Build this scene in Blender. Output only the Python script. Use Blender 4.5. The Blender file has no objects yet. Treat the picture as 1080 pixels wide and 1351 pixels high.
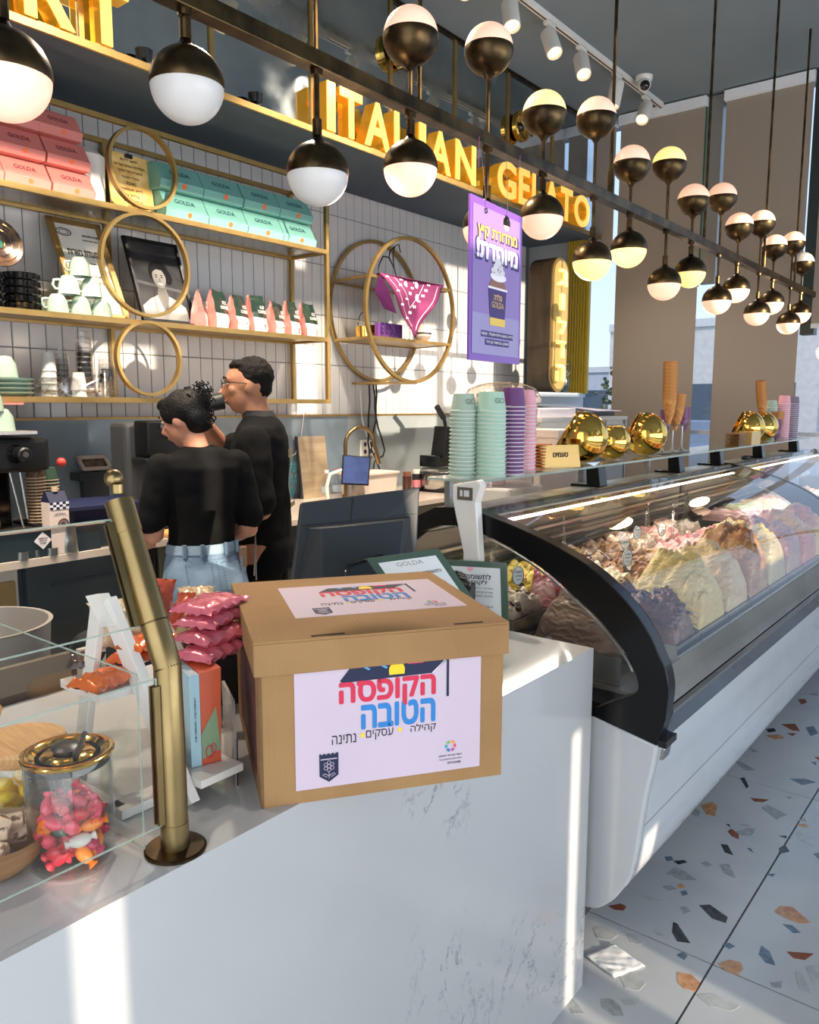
import bpy, bmesh, math, random
from mathutils import Vector, Matrix, noise
sc = bpy.context.scene
COL = sc.collection
R = math.radians
PI = math.pi
random.seed(7)

# ---------------- camera ----------------
CAM_H = 1.5
pitch, yaw, roll = R(7.66), R(38.68), R(0.10)
fh = Vector((math.cos(yaw), math.sin(yaw), 0)); rt0 = Vector((math.sin(yaw), -math.cos(yaw), 0)); zz = Vector((0, 0, 1))
fwd = fh * math.cos(pitch) - zz * math.sin(pitch)
up0 = fh * math.sin(pitch) + zz * math.cos(pitch)
rt = rt0 * math.cos(roll) + up0 * math.sin(roll)
upv = up0 * math.cos(roll) - rt0 * math.sin(roll)
cd = bpy.data.cameras.new('camera'); cam = bpy.data.objects.new('camera', cd); COL.objects.link(cam)
cd.sensor_fit = 'VERTICAL'; cd.sensor_height = 36.0; cd.lens = 1046.0 / 1351.0 * 36.0
cd.clip_start = 0.02; cd.clip_end = 200
cam.matrix_world = Matrix(((rt.x, upv.x, -fwd.x, 0), (rt.y, upv.y, -fwd.y, 0), (rt.z, upv.z, -fwd.z, CAM_H), (0, 0, 0, 1)))
sc.camera = cam

# ---------------- sky, sun, added fill light, exposure ----------------
sc.view_settings.view_transform = 'Standard'
sc.view_settings.look = 'None'
sc.view_settings.exposure = 0.32
sc.view_settings.gamma = 1.0
sc.view_settings.use_curve_mapping = False
SUN_DIR = Vector((0.14, 1.0, -0.155)).normalized()
w = bpy.data.worlds.new('sky'); sc.world = w; w.use_nodes = True
nt = w.node_tree; bg = nt.nodes['Background']
tc = nt.nodes.new('ShaderNodeTexCoord'); sx = nt.nodes.new('ShaderNodeSeparateXYZ'); rp = nt.nodes.new('ShaderNodeValToRGB')
nt.links.new(tc.outputs['Generated'], sx.inputs[0]); nt.links.new(sx.outputs['Z'], rp.inputs['Fac'])
rp.color_ramp.elements[0].position = 0.0; rp.color_ramp.elements[0].color = (0.62, 0.74, 0.90, 1)
rp.color_ramp.elements[1].position = 0.6; rp.color_ramp.elements[1].color = (0.25, 0.45, 0.85, 1)
nt.links.new(rp.outputs[0], bg.inputs[0]); bg.inputs[1].default_value = 1.25

sd = bpy.data.lights.new('sun', 'SUN'); sd.energy = 6.5; sd.angle = R(0.35); sd.color = (1.0, 0.82, 0.62)
so = bpy.data.objects.new('sun', sd); COL.objects.link(so); so.location = (0, -6, 6)
so.rotation_euler = SUN_DIR.to_track_quat('-Z', 'Y').to_euler()

def area(name, loc, direction, sx_, sy_, power, color=(1, 1, 1)):
    ld = bpy.data.lights.new(name, 'AREA'); ld.shape = 'RECTANGLE'; ld.size = sx_; ld.size_y = sy_; ld.energy = power; ld.color = color
    lo = bpy.data.objects.new(name, ld); COL.objects.link(lo); lo.location = loc
    lo.rotation_euler = Vector(direction).to_track_quat('-Z', 'Y').to_euler()
    return lo
# soft area fills added just inside the front and side walls
area('front_fill', (2.6, -3.9, 1.5), (0, .9, .42), 7.2, 2.7, 250, (0.90, 0.95, 1.0))  # added fill, tilted up to brighten the ceiling
area('side_fill', (-1.0, 1.0, 1.7), (1, 0.35, .25), 3.6, 2.8, 60, (0.9, 0.95, 1.0))  # added side fill, the wall behind it has no doorway

# ---------------- helpers ----------------
def lin(c):
    return tuple(((x / 255) / 12.92 if x / 255 <= 0.04045 else ((x / 255 + 0.055) / 1.055) ** 2.4) for x in c)
MATS = {}
def pm(name, rgb, rough=.5, metal=0., var=0., vs=6., bump=0., bs=40., emit=None, es=0., coat=0., rgb2=None, trans=0., ior=1.45, alpha=1., stretch=(1, 1, 1), sub=0., spec=.5, aniso=0.):
    if name in MATS: return MATS[name]
    m = bpy.data.materials.new(name); m.use_nodes = True; t = m.node_tree; b = t.nodes['Principled BSDF']
    c = (*lin(rgb), 1)
    b.inputs['Base Color'].default_value = c; b.inputs['Roughness'].default_value = rough; b.inputs['Metallic'].default_value = metal
    b.inputs['Specular IOR Level'].default_value = spec
    b.inputs['IOR'].default_value = ior; b.inputs['Coat Weight'].default_value = coat; b.inputs['Coat Roughness'].default_value = .08
    b.inputs['Transmission Weight'].default_value = trans; b.inputs['Alpha'].default_value = alpha
    if emit: b.inputs['Emission Color'].default_value = (*lin(emit), 1); b.inputs['Emission Strength'].default_value = es
    if sub: b.inputs['Subsurface Weight'].default_value = sub; b.inputs['Subsurface Radius'].default_value = (.02, .01, .006)
    tcn = t.nodes.new('ShaderNodeTexCoord'); mp = t.nodes.new('ShaderNodeMapping'); mp.inputs['Scale'].default_value = stretch
    t.links.new(tcn.outputs['Object'], mp.inputs[0])
    nz = t.nodes.new('ShaderNodeTexNoise'); nz.inputs['Scale'].default_value = vs; nz.inputs['Detail'].default_value = 4
    t.links.new(mp.outputs[0], nz.inputs[0])
    mx = t.nodes.new('ShaderNodeMix'); mx.data_type = 'RGBA'
    c2 = (*lin(rgb2), 1) if rgb2 else tuple(min(1, x * (1 - max(var, .04))) for x in c[:3]) + (1,)
    mx.inputs[6].default_value = c; mx.inputs[7].default_value = c2
    rr = t.nodes.new('ShaderNodeValToRGB'); rr.color_ramp.elements[0].position = .38; rr.color_ramp.elements[1].position = .62
    t.links.new(nz.outputs[0], rr.inputs[0]); t.links.new(rr.outputs[0], mx.inputs[0]); t.links.new(mx.outputs[2], b.inputs['Base Color'])
    if bump:
        n2 = t.nodes.new('ShaderNodeTexNoise'); n2.inputs['Scale'].default_value = bs; n2.inputs['Detail'].default_value = 3
        t.links.new(mp.outputs[0], n2.inputs[0])
        bp = t.nodes.new('ShaderNodeBump'); bp.inputs['Strength'].default_value = bump; bp.inputs['Distance'].default_value = .01
        t.links.new(n2.outputs[0], bp.inputs['Height']); t.links.new(bp.outputs[0], b.inputs['Normal'])
    MATS[name] = m
    return m
def pane_mat(name, tint=(1, 1, 1), refl=1.0, rough=0.0, ior=1.5):
    if name in MATS: return MATS[name]
    m = bpy.data.materials.new(name); m.use_nodes = True; t = m.node_tree; t.nodes.clear()
    o = t.nodes.new('ShaderNodeOutputMaterial'); tr = t.nodes.new('ShaderNodeBsdfTransparent'); gl = t.nodes.new('ShaderNodeBsdfGlossy')
    tr.inputs[0].default_value = (*tint, 1); gl.inputs['Roughness'].default_value = rough; gl.inputs[0].default_value = (1, 1, 1, 1)
    lw = t.nodes.new('ShaderNodeLayerWeight'); lw.inputs[0].default_value = .5
    pw = t.nodes.new('ShaderNodeMath'); pw.operation = 'POWER'; pw.inputs[1].default_value = 4.5
    ml = t.nodes.new('ShaderNodeMath'); ml.operation = 'MULTIPLY_ADD'; ml.inputs[1].default_value = .9 * min(refl, 1.05); ml.inputs[2].default_value = .035 * refl
    mx = t.nodes.new('ShaderNodeMixShader')
    t.links.new(lw.outputs['Facing'], pw.inputs[0]); t.links.new(pw.outputs[0], ml.inputs[0]); t.links.new(ml.outputs[0], mx.inputs[0]); t.links.new(tr.outputs[0], mx.inputs[1]); t.links.new(gl.outputs[0], mx.inputs[2]); t.links.new(mx.outputs[0], o.inputs[0])
    MATS[name] = m
    return m
ORG = {}
def worg(o):
    v = Vector((0, 0, 0))
    while o: v += Vector(o.location); o = o.parent
    return v
class MB:
    def __init__(s, M=None): s.v = []; s.f = []; s.M = M
    def add(s, vs, fs, M=None):
        n = len(s.v); M = M or s.M
        s.v += [tuple(M @ Vector(p)) if M else tuple(p) for p in vs]
        s.f += [tuple(i + n for i in f) for f in fs]
        return s
    def box(s, a, b, M=None):
        x0, y0, z0 = a; x1, y1, z1 = b
        return s.add([(x0, y0, z0), (x1, y0, z0), (x1, y1, z0), (x0, y1, z0), (x0, y0, z1), (x1, y0, z1), (x1, y1, z1), (x0, y1, z1)],
                     [(0, 3, 2, 1), (4, 5, 6, 7), (0, 1, 5, 4), (1, 2, 6, 5), (2, 3, 7, 6), (3, 0, 4, 7)], M)
    def cbox(s, c, d, M=None):
        return s.box((c[0] - d[0] / 2, c[1] - d[1] / 2, c[2] - d[2] / 2), (c[0] + d[0] / 2, c[1] + d[1] / 2, c[2] + d[2] / 2), M)
    def prism(s, pts, vec, M=None):
        n = len(pts); v = Vector(vec)
        return s.add([tuple(p) for p in pts] + [tuple(Vector(p) + v) for p in pts],
                     [tuple(range(n))[::-1], tuple(range(n, 2 * n))] + [(i, (i + 1) % n, (i + 1) % n + n, i + n) for i in range(n)], M)
    def lathe(s, prof, seg=24, c=(0, 0, 0), M=None, cap=True, ax='z', a0=0, a1=2 * PI):
        vs = []; fs = []; n = len(prof); full = abs(a1 - a0 - 2 * PI) < 1e-6; k = seg if full else seg + 1
        for i in range(k):
            a = a0 + (a1 - a0) * i / seg
            for r, z in prof:
                p = (r * math.cos(a), r * math.sin(a), z)
                if ax == 'y': p = (p[0], p[2], p[1])
                if ax == 'x': p = (p[2], p[0], p[1])
                vs.append((p[0] + c[0], p[1] + c[1], p[2] + c[2]))
        for i in range(seg):
            j = (i + 1) % k
            for q in range(n - 1): fs.append((i * n + q, j * n + q, j * n + q + 1, i * n + q + 1))
        if cap and full:
            if prof[0][0] > 1e-5: fs.append(tuple(i * n for i in range(k))[::-1])
            if prof[-1][0] > 1e-5: fs.append(tuple(i * n + n - 1 for i in range(k)))
        return s.add(vs, fs, M)
    def cyl(s, c, r, h, seg=20, M=None, ax='z', r2=None):
        return s.lathe([(r, 0), (r if r2 is None else r2, h)], seg, c, M, ax=ax)
    def tube(s, path, r, seg=10, closed=False, M=None, rs=None):
        P = [Vector(p) for p in path]; n = len(P); vs = []; fs = []
        prevn = None
        for i in range(n):
            if closed: t = (P[(i + 1) % n] - P[i - 1])
            else: t = P[min(i + 1, n - 1)] - P[max(i - 1, 0)]
            t.normalize()
            if prevn is None: nn = t.orthogonal().normalized()
            else:
                nn = prevn - t * prevn.dot(t)
                nn = nn.normalized() if nn.length > 1e-6 else t.orthogonal().normalized()
            prevn = nn; b = t.cross(nn)
            rr = rs[i] if rs else r
            for k in range(seg):
                a = 2 * PI * k / seg
                vs.append(tuple(P[i] + (nn * math.cos(a) + b * math.sin(a)) * rr))
        m = n if closed else n - 1
        for i in range(m):
            j = (i + 1) % n
            for k in range(seg): fs.append((i * seg + k, i * seg + (k + 1) % seg, j * seg + (k + 1) % seg, j * seg + k))
        if not closed: fs.append(tuple(range(seg))[::-1]); fs.append(tuple(range((n - 1) * seg, n * seg)))
        return s.add(vs, fs, M)
    def bar(s, path, w, h, up=(0, 0, 1), closed=False, M=None):
        P = [Vector(p) for p in path]; n = len(P); vs = []; fs = []
        for i in range(n):
            if closed: t = (P[(i + 1) % n] - P[i - 1]).normalized()
            else: t = (P[min(i + 1, n - 1)] - P[max(i - 1, 0)]).normalized()
            u = Vector(up); sd_ = t.cross(u).normalized(); u = sd_.cross(t).normalized()
            for a, b in ((-1, -1), (1, -1), (1, 1), (-1, 1)): vs.append(tuple(P[i] + sd_ * w / 2 * a + u * h / 2 * b))
        m = n if closed else n - 1
        for i in range(m):
            j = (i + 1) % n
            for k in range(4): fs.append((i * 4 + k, i * 4 + (k + 1) % 4, j * 4 + (k + 1) % 4, j * 4 + k))
        if not closed: fs.append((3, 2, 1, 0)); fs.append(tuple((n - 1) * 4 + k for k in range(4)))
        return s.add(vs, fs, M)
    def ell(s, c, r, seg=20, rings=12, M=None):
        rx, ry, rz = (r, r, r) if not hasattr(r, '__len__') else r
        vs = [(c[0], c[1], c[2] - rz)]; fs = []
        for i in range(1, rings):
            t = -PI / 2 + PI * i / rings
            for k in range(seg):
                a = 2 * PI * k / seg
                vs.append((c[0] + rx * math.cos(t) * math.cos(a), c[1] + ry * math.cos(t) * math.sin(a), c[2] + rz * math.sin(t)))
        vs.append((c[0], c[1], c[2] + rz)); N = len(vs) - 1
        for k in range(seg): fs.append((0, 1 + (k + 1) % seg, 1 + k))
        for i in range(rings - 2):
            for k in range(seg):
                a = 1 + i * seg + k; b = 1 + i * seg + (k + 1) % seg
                fs.append((a, b, b + seg, a + seg))
        o = 1 + (rings - 2) * seg
        for k in range(seg): fs.append((o + k, o + (k + 1) % seg, N))
        return s.add(vs, fs, M)
    def loft(s, rings, seg=16, M=None):
        # rings: (center, rx, ry, axis_u, axis_v)
        vs = []; fs = []
        for c, rx, ry, u, v in rings:
            c = Vector(c); u = Vector(u); v = Vector(v)
            for k in range(seg):
                a = 2 * PI * k / seg
                vs.append(tuple(c + u * rx * math.cos(a) + v * ry * math.sin(a)))
        for i in range(len(rings) - 1):
            for k in range(seg): fs.append((i * seg + k, i * seg + (k + 1) % seg, (i + 1) * seg + (k + 1) % seg, (i + 1) * seg + k))
        fs.append(tuple(range(seg))[::-1]); fs.append(tuple(range((len(rings) - 1) * seg, len(rings) * seg)))
        return s.add(vs, fs, M)
    def mesh(s, name, m, smooth=False, org=None):
        me = bpy.data.meshes.new(name)
        vs = s.v if org is None else [(p[0] - org[0], p[1] - org[1], p[2] - org[2]) for p in s.v]
        me.from_pydata(vs, [], s.f); me.validate(); me.update()
        bm = bmesh.new(); bm.from_mesh(me); bmesh.ops.recalc_face_normals(bm, faces=bm.faces); bm.to_mesh(me); bm.free()
        if m: me.materials.append(m)
        if smooth:
            me.polygons.foreach_set('use_smooth', [True] * len(me.polygons)); me.set_sharp_from_angle(angle=R(38 if smooth is True else smooth))
        return me
    def build(s, name, m, parent=None, smooth=False, bevel=0, local=False, label=None, solid=0):
        if parent is None or local: org = None
        else: org = worg(parent)
        o = bpy.data.objects.new(name, s.mesh(name, m, smooth, org)); COL.objects.link(o)
        if parent: o.parent = parent
        if bevel:
            bv = o.modifiers.new('bevel', 'BEVEL'); bv.width = bevel; bv.segments = 2; bv.limit_method = 'ANGLE'; bv.angle_limit = R(40)
        if solid:
            sm = o.modifiers.new('solid', 'SOLIDIFY'); sm.thickness = solid
        if label: o['label'] = label
        return o
def thing(name, label, cat, loc=(0, 0, 0), rz=0, group=None):
    o = bpy.data.objects.new(name, None); COL.objects.link(o); o.location = loc; o.rotation_euler = (0, 0, rz); o.empty_display_size = .05
    o['label'] = label; o['category'] = cat
    if group: o['group'] = group
    return o
def tag(o, label, cat, group=None):
    o['label'] = label; o['category'] = cat
    if group: o['group'] = group
    return o
ORDS = 'first second third fourth fifth sixth seventh eighth ninth tenth eleventh twelfth thirteenth fourteenth fifteenth sixteenth seventeenth eighteenth nineteenth twentieth'.split()
def pos_in(k, n): return 'topmost' if k == n - 1 else ('lowest' if k == 0 else ORDS[k] + ' from the bottom')
def struct(o): o['kind'] = 'structure'; return o
def stuff(o): o['kind'] = 'stuff'; return o
def copy_tree(o, loc, rz=None, label=None, group=None, parent=None, scale=None):
    c = o.copy(); COL.objects.link(c)
    if parent is not None: c.parent = parent
    if loc is not None: c.location = loc
    if rz is not None: c.rotation_euler = (c.rotation_euler[0], c.rotation_euler[1], rz)
    if scale: c.scale = scale
    if label: c['label'] = label
    if group: c['group'] = group
    for ch in [x for x in o.children]:
        copy_tree(ch, None, parent=c)
    return c
def frame_m(o, xd, yd):
    x = Vector(xd).normalized(); y = Vector(yd).normalized(); z = x.cross(y).normalized()
    return Matrix(((x.x, y.x, z.x, o[0]), (x.y, y.y, z.y, o[1]), (x.z, y.z, z.z, o[2]), (0, 0, 0, 1)))
TXT = {}
TMP = bpy.data.scenes.new('workbench')
def eval_mesh(ob):
    TMP.collection.objects.link(ob); vl = TMP.view_layers[0]; vl.update(); dg = vl.depsgraph
    me = bpy.data.meshes.new_from_object(ob.evaluated_get(dg)); bpy.data.objects.remove(ob); return me
from mathutils.geometry import tessellate_polygon
def contours_to_mesh(me):
    # outline loops -> letters: every outer loop filled on its own, with the holes that lie in it
    nb = {}
    for e in me.edges:
        p, q = e.vertices; nb.setdefault(p, []).append(q); nb.setdefault(q, []).append(p)
    seen = set(); loops = []
    for st in range(len(me.vertices)):
        if st in seen or st not in nb: continue
        lp = [st]; seen.add(st); cur = st
        while True:
            nx = [k for k in nb[cur] if k not in seen]
            if not nx: break
            cur = min(nx) if len(lp) == 1 else nx[0]; seen.add(cur); lp.append(cur)
        loops.append([Vector((me.vertices[k].co.x, me.vertices[k].co.y, 0)) for k in lp])
    def sa(L): return sum(L[i].x * L[(i + 1) % len(L)].y - L[(i + 1) % len(L)].x * L[i].y for i in range(len(L))) / 2
    def inside(p, L):
        c = False; n = len(L)
        for i in range(n):
            a_, b_ = L[i], L[(i + 1) % n]
            if (a_.y > p.y) != (b_.y > p.y) and p.x < (b_.x - a_.x) * (p.y - a_.y) / (b_.y - a_.y) + a_.x: c = not c
        return c
    loops = [L for L in loops if len(L) > 2 and abs(sa(L)) > 1e-6]
    big = max(loops, key=lambda L: abs(sa(L))); sg = sa(big) > 0
    hole = [L for L in loops if (sa(L) > 0) != sg and any(inside(L[0], K) for K in loops if K is not L and abs(sa(K)) > abs(sa(L)))]; outer = [L for L in loops if not any(L is h for h in hole)]
    vs = []; fs = []
    for O in outer:
        H = [h for h in hole if inside(h[0], O) and abs(sa(h)) < abs(sa(O))]
        polys = [O] + H; base = len(vs); flat = [p for L in polys for p in L]; n = len(flat)
        tr = tessellate_polygon(polys)
        vs += [Vector((p.x, p.y, -.5)) for p in flat] + [Vector((p.x, p.y, .5)) for p in flat]
        for t in tr: fs.append(tuple(base + n + k for k in t)); fs.append(tuple(base + k for k in t[::-1]))
        o = base
        for L in polys:
            m_ = len(L)
            for i in range(m_): j = (i + 1) % m_; fs.append((o + i, o + j, o + j + n, o + i + n))
            o += m_
    return vs, fs
def text_mb(body, height, M, depth=.001, off=0., width=None, align='c', res=2):
    """lettering mesh: body text, cap height, in frame M (x right, y up, z out)"""
    bold = off if any(ord(q) > 255 for q in body) else 0.
    if bold: off = 0.
    key = (body, off, res)
    if key not in TXT:
        cu = bpy.data.curves.new('lettering', 'FONT'); cu.body = body; cu.size = 1; cu.offset = off; cu.resolution_u = res; heb_ = any(ord(q) > 255 for q in body)
        if heb_: cu.dimensions = '2D'; cu.fill_mode = 'NONE'
        else: cu.extrude = .5
        ob = bpy.data.objects.new('lettering', cu); me = eval_mesh(ob)
        if not heb_: TXT[key] = ([v.co.copy() for v in me.vertices], [tuple(p.vertices) for p in me.polygons])
        else: TXT[key] = contours_to_mesh(me)
        bpy.data.meshes.remove(me); bpy.data.curves.remove(cu)
    vs, fs = TXT[key]
    x0 = min(v.x for v in vs); x1 = max(v.x for v in vs); y0 = min(v.y for v in vs); y1 = max(v.y for v in vs)
    sy = height / (y1 - y0); sxx = sy if width is None else width / (x1 - x0)
    ox = {'c': (x0 + x1) / 2, 'l': x0, 'r': x1}[align]; oy = (y0 + y1) / 2
    mb = MB()
    for q in (range(7) if bold else (None,)):
        bx = 0 if q in (None, 6) else math.cos(q * PI / 3) * bold; by = 0 if q in (None, 6) else math.sin(q * PI / 3) * bold
        mb.add([tuple(M @ Vector(((v.x + bx - ox) * sxx, (v.y + by - oy) * sy, (v.z + .5) * depth + (.00001 * q if q else 0)))) for v in vs], fs)
    return mb
def FY(x, y, z): return frame_m((x, y, z), (1, 0, 0), (0, 0, 1))   # faces -Y
def FX(x, y, z): return frame_m((x, y, z), (0, -1, 0), (0, 0, 1))  # faces -X
def heb(s): return s[::-1]
def fuse(mb, name, m, voxel=.008, parent=None, smooth_it=3, disp=None):
    """join overlapping closed shapes into one continuous skin"""
    org = worg(parent) if parent else Vector((0, 0, 0))
    me = mb.mesh(name, m); ob = bpy.data.objects.new(name, me)
    md = ob.modifiers.new('r', 'REMESH'); md.mode = 'VOXEL'; md.voxel_size = voxel; md.use_smooth_shade = True
    sm = ob.modifiers.new('s', 'SMOOTH'); sm.factor = .5; sm.iterations = smooth_it
    me2 = eval_mesh(ob)
    nr = [v.normal.copy() for v in me2.vertices] if disp else None; cs = [v.co.copy() for v in me2.vertices]; out = []
    for i, c in enumerate(cs):
        if disp: c = c + disp(c, nr[i])
        c = c - org; out += [c.x, c.y, c.z]
    me2.vertices.foreach_set('co', out); me2.update()
    me2.name = name
    if not me2.materials: me2.materials.append(m)
    me2.polygons.foreach_set('use_smooth', [True] * len(me2.polygons))
    o = bpy.data.objects.new(name, me2); COL.objects.link(o)
    if parent: o.parent = parent
    return o

# ---------------- materials ----------------
BRASS = pm('satin_brass', (150, 130, 90), .33, 1, var=.25, vs=9, bump=.02)
BRASSD = pm('aged_brass', (96, 78, 52), .34, 1, rgb2=(58, 47, 34), vs=14)
BRASSW = pm('shelf_brass', (178, 148, 92), .42, .85, var=.15, vs=12)
GOLD = pm('polished_gold', (232, 186, 92), .09, 1, var=.1, vs=5)
GOLDL = pm('gold_letter', (242, 186, 84), .14, 1, var=.12, vs=8)
STEEL = pm('brushed_steel', (176, 176, 172), .28, 1, var=.15, vs=10, stretch=(1, 1, 8))
DSTEEL = pm('dark_steel', (92, 96, 98), .35, .9, var=.2)
BLACK = pm('black_plastic', (20, 21, 24), .35, 0, var=.2)
BLACKG = pm('gloss_black', (10, 11, 13), .12, 0, coat=.6)
DARKGREY = pm('dark_grey_plastic', (52, 58, 64), .42, 0, var=.1, bump=.04, bs=300)
WHITE = pm('white_lacquer', (226, 224, 220), .25, 0, var=.03, coat=.3)
WHITEM = pm('white_matte', (222, 220, 215), .6, var=.05)
PAPER = pm('white_paper', (228, 220, 226), .75, var=.03)
INK = pm('black_ink', (34, 30, 40), .7)
NAVY = pm('navy_ink', (28, 34, 66), .6)
GREYP = pm('grey_paint', (150, 156, 162), .6, var=.06, bump=.02)
GLASS = pane_mat('clear_glass', (.985, .99, .985), .55)
GLASSC = pane_mat('case_glass', (.96, .96, .95), .75)
GLASSE = pm('glass_edge', (176, 192, 182), .1, 0, alpha=.55, spec=.8)
CLEAR = pane_mat('clear_acrylic', (.93, .94, .93), 1.6, .05)
# ================= SETTING =================
XF = 6.25      # far wall
YW = 3.66      # back wall
ZC = 3.77      # ceiling
YM = 3.085     # mirror / soffit front
ZL = 2.867     # soffit underside
YS = -4.0     # shop front
# floor: terrazzo tiles 1.17 m
def terrazzo_mat():
    m = pm('terrazzo', (188, 190, 190), .16, 0, rgb2=(176, 179, 182), vs=3)
    t = m.node_tree; b = t.nodes['Principled BSDF']
    src = b.inputs['Base Color'].links[0].from_socket
    tcn = t.nodes.new('ShaderNodeTexCoord'); vo = t.nodes.new('ShaderNodeTexVoronoi'); vo.inputs['Scale'].default_value = 60
    t.links.new(tcn.outputs['Object'], vo.inputs['Vector'])
    r = t.nodes.new('ShaderNodeValToRGB'); r.color_ramp.elements[0].position = .03; r.color_ramp.elements[1].position = .09
    r.color_ramp.elements[0].color = (1, 1, 1, 1); r.color_ramp.elements[1].color = (0, 0, 0, 1)
    t.links.new(vo.outputs['Distance'], r.inputs[0])
    mx = t.nodes.new('ShaderNodeMix'); mx.data_type = 'RGBA'; mx.inputs[7].default_value = (.42, .40, .38, 1)
    ml = t.nodes.new('ShaderNodeMath'); ml.operation = 'MULTIPLY'; ml.inputs[1].default_value = .35
    t.links.new(r.outputs[0], ml.inputs[0]); t.links.new(ml.outputs[0], mx.inputs[0]); t.links.new(src, mx.inputs[6]); t.links.new(mx.outputs[2], b.inputs['Base Color'])
    return m
TZ = terrazzo_mat()
fl = struct(MB().box((-1.1, YS - .1, -.06), (XF + .2, YW + .2, -.004)).build('floor', pm('grout', (96, 96, 96), .8)))
for i in range(-3, 5):
    for j in range(-5, 3):
        x0 = 2.05 + 1.17 * (i - 1); y0 = .588 + 1.17 * j; x1 = min(x0 + 1.166, XF); y1 = min(y0 + 1.166, YW)
        x0 = max(x0, -1.1); y0 = max(y0, YS)
        if x1 - x0 < .05 or y1 - y0 < .05: continue
        MB().box((x0 + .002, y0 + .002, -.03), (x1, y1, 0)).build('floor_tile', TZ, fl)
CH = {'o': pm('chip_ochre', (196, 150, 110), .18, rgb2=(172, 120, 82), vs=40), 'r': pm('chip_rust', (142, 84, 54), .18, rgb2=(120, 66, 44), vs=40),
      'k': pm('chip_black', (38, 42, 46), .15, rgb2=(62, 66, 70), vs=50), 'g': pm('chip_grey', (160, 164, 164), .18, rgb2=(138, 143, 144), vs=60),
      'b': pm('chip_slate', (106, 126, 142), .18, rgb2=(84, 100, 116), vs=40), 'w': pm('chip_pale', (182, 184, 182), .18, rgb2=(164, 168, 166), vs=30)}
def chip(pts, c):
    MB().prism([(x, y, -.004) for x, y in pts], (0, 0, .0046)).build('stone_chip', CH[c], fl)
chip([(2.109,0.916),(2.144,0.890),(2.140,0.871),(2.117,0.870),(2.103,0.895)], 'r')
chip([(2.284,0.703),(2.308,0.679),(2.281,0.617),(2.249,0.613),(2.246,0.651)], 'k')
chip([(2.157,0.735),(2.158,0.723),(2.097,0.663),(2.081,0.695),(2.110,0.720)], 'k')
chip([(1.959,0.650),(1.974,0.618),(1.959,0.590),(1.919,0.588),(1.911,0.614),(1.921,0.634)], 'o')
chip([(1.742,0.769),(1.760,0.747),(1.751,0.720),(1.724,0.697),(1.709,0.720),(1.717,0.754)], 'g')
chip([(1.680,0.838),(1.698,0.822),(1.685,0.799),(1.670,0.778),(1.650,0.801)], 'g')
chip([(2.061,0.577),(2.096,0.557),(2.106,0.530),(2.083,0.516),(2.049,0.521),(2.043,0.548)], 'o')
chip([(2.230,0.443),(2.268,0.382),(2.225,0.395),(2.213,0.421)], 'r')
chip([(2.395,0.517),(2.435,0.511),(2.454,0.481),(2.408,0.419),(2.382,0.445),(2.383,0.491)], 'o')
chip([(2.349,0.483),(2.360,0.459),(2.341,0.432),(2.325,0.447)], 'b')
chip([(2.149,0.591),(2.167,0.578),(2.162,0.560),(2.139,0.570)], 'b')
chip([(2.024,0.676),(2.049,0.667),(2.041,0.651),(2.018,0.652)], 'b')
chip([(2.382,0.843),(2.437,0.830),(2.433,0.792),(2.407,0.751),(2.380,0.791)], 'g')
chip([(2.468,0.851),(2.496,0.824),(2.490,0.811),(2.458,0.829)], 'k')
chip([(2.474,0.882),(2.492,0.865),(2.474,0.852),(2.454,0.865)], 'b')
chip([(2.515,0.775),(2.535,0.763),(2.525,0.741),(2.502,0.752)], 'g')
chip([(2.672,0.760),(2.682,0.740),(2.628,0.705),(2.628,0.733)], 'k')
chip([(2.544,0.725),(2.568,0.701),(2.498,0.659),(2.502,0.694)], 'g')
chip([(2.772,0.767),(2.799,0.763),(2.777,0.731),(2.743,0.721),(2.747,0.745)], 'r')
chip([(2.818,0.789),(2.826,0.779),(2.808,0.767)], 'k')
chip([(2.790,0.744),(2.842,0.716),(2.850,0.694),(2.796,0.693),(2.771,0.724)], 'g')
chip([(2.843,0.755),(2.866,0.722),(2.854,0.714)], 'g')
chip([(2.701,0.683),(2.712,0.674),(2.686,0.655)], 'b')
chip([(2.770,0.597),(2.808,0.586),(2.771,0.563),(2.735,0.586)], 'k')
chip([(2.902,0.908),(2.952,0.880),(2.936,0.856),(2.852,0.837),(2.843,0.865)], 'o')
chip([(2.813,0.919),(2.869,0.915),(2.849,0.890),(2.807,0.884)], 'g')
chip([(3.078,0.777),(3.108,0.715),(3.071,0.729),(3.058,0.756)], 'r')
chip([(3.025,0.722),(3.064,0.707),(3.031,0.632),(2.968,0.653)], 'g')
chip([(2.925,0.577),(2.955,0.546),(2.912,0.519),(2.859,0.508),(2.872,0.555)], 'w')
chip([(2.977,0.588),(3.002,0.566),(2.995,0.551),(2.969,0.559)], 'o')
chip([(3.223,0.856),(3.239,0.844),(3.170,0.808),(3.147,0.810)], 'k')
chip([(3.363,0.919),(3.383,0.902),(3.338,0.825),(3.306,0.857)], 'g')
chip([(3.344,0.699),(3.383,0.650),(3.377,0.607),(3.318,0.646)], 'b')
chip([(3.917,0.871),(3.967,0.821),(3.885,0.781),(3.873,0.811)], 'r')
chip([(3.822,0.824),(3.850,0.788),(3.804,0.795)], 'r')
chip([(3.734,0.893),(3.785,0.845),(3.755,0.817),(3.712,0.851)], 'o')
chip([(3.812,0.913),(3.847,0.885),(3.815,0.867),(3.779,0.892)], 'k')
chip([(3.947,0.771),(3.992,0.747),(3.914,0.709),(3.857,0.730)], 'b')
chip([(4.315,0.888),(4.346,0.861),(4.301,0.842),(4.251,0.856)], 'r')
chip([(4.435,0.867),(4.493,0.828),(4.434,0.816)], 'g')
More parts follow.
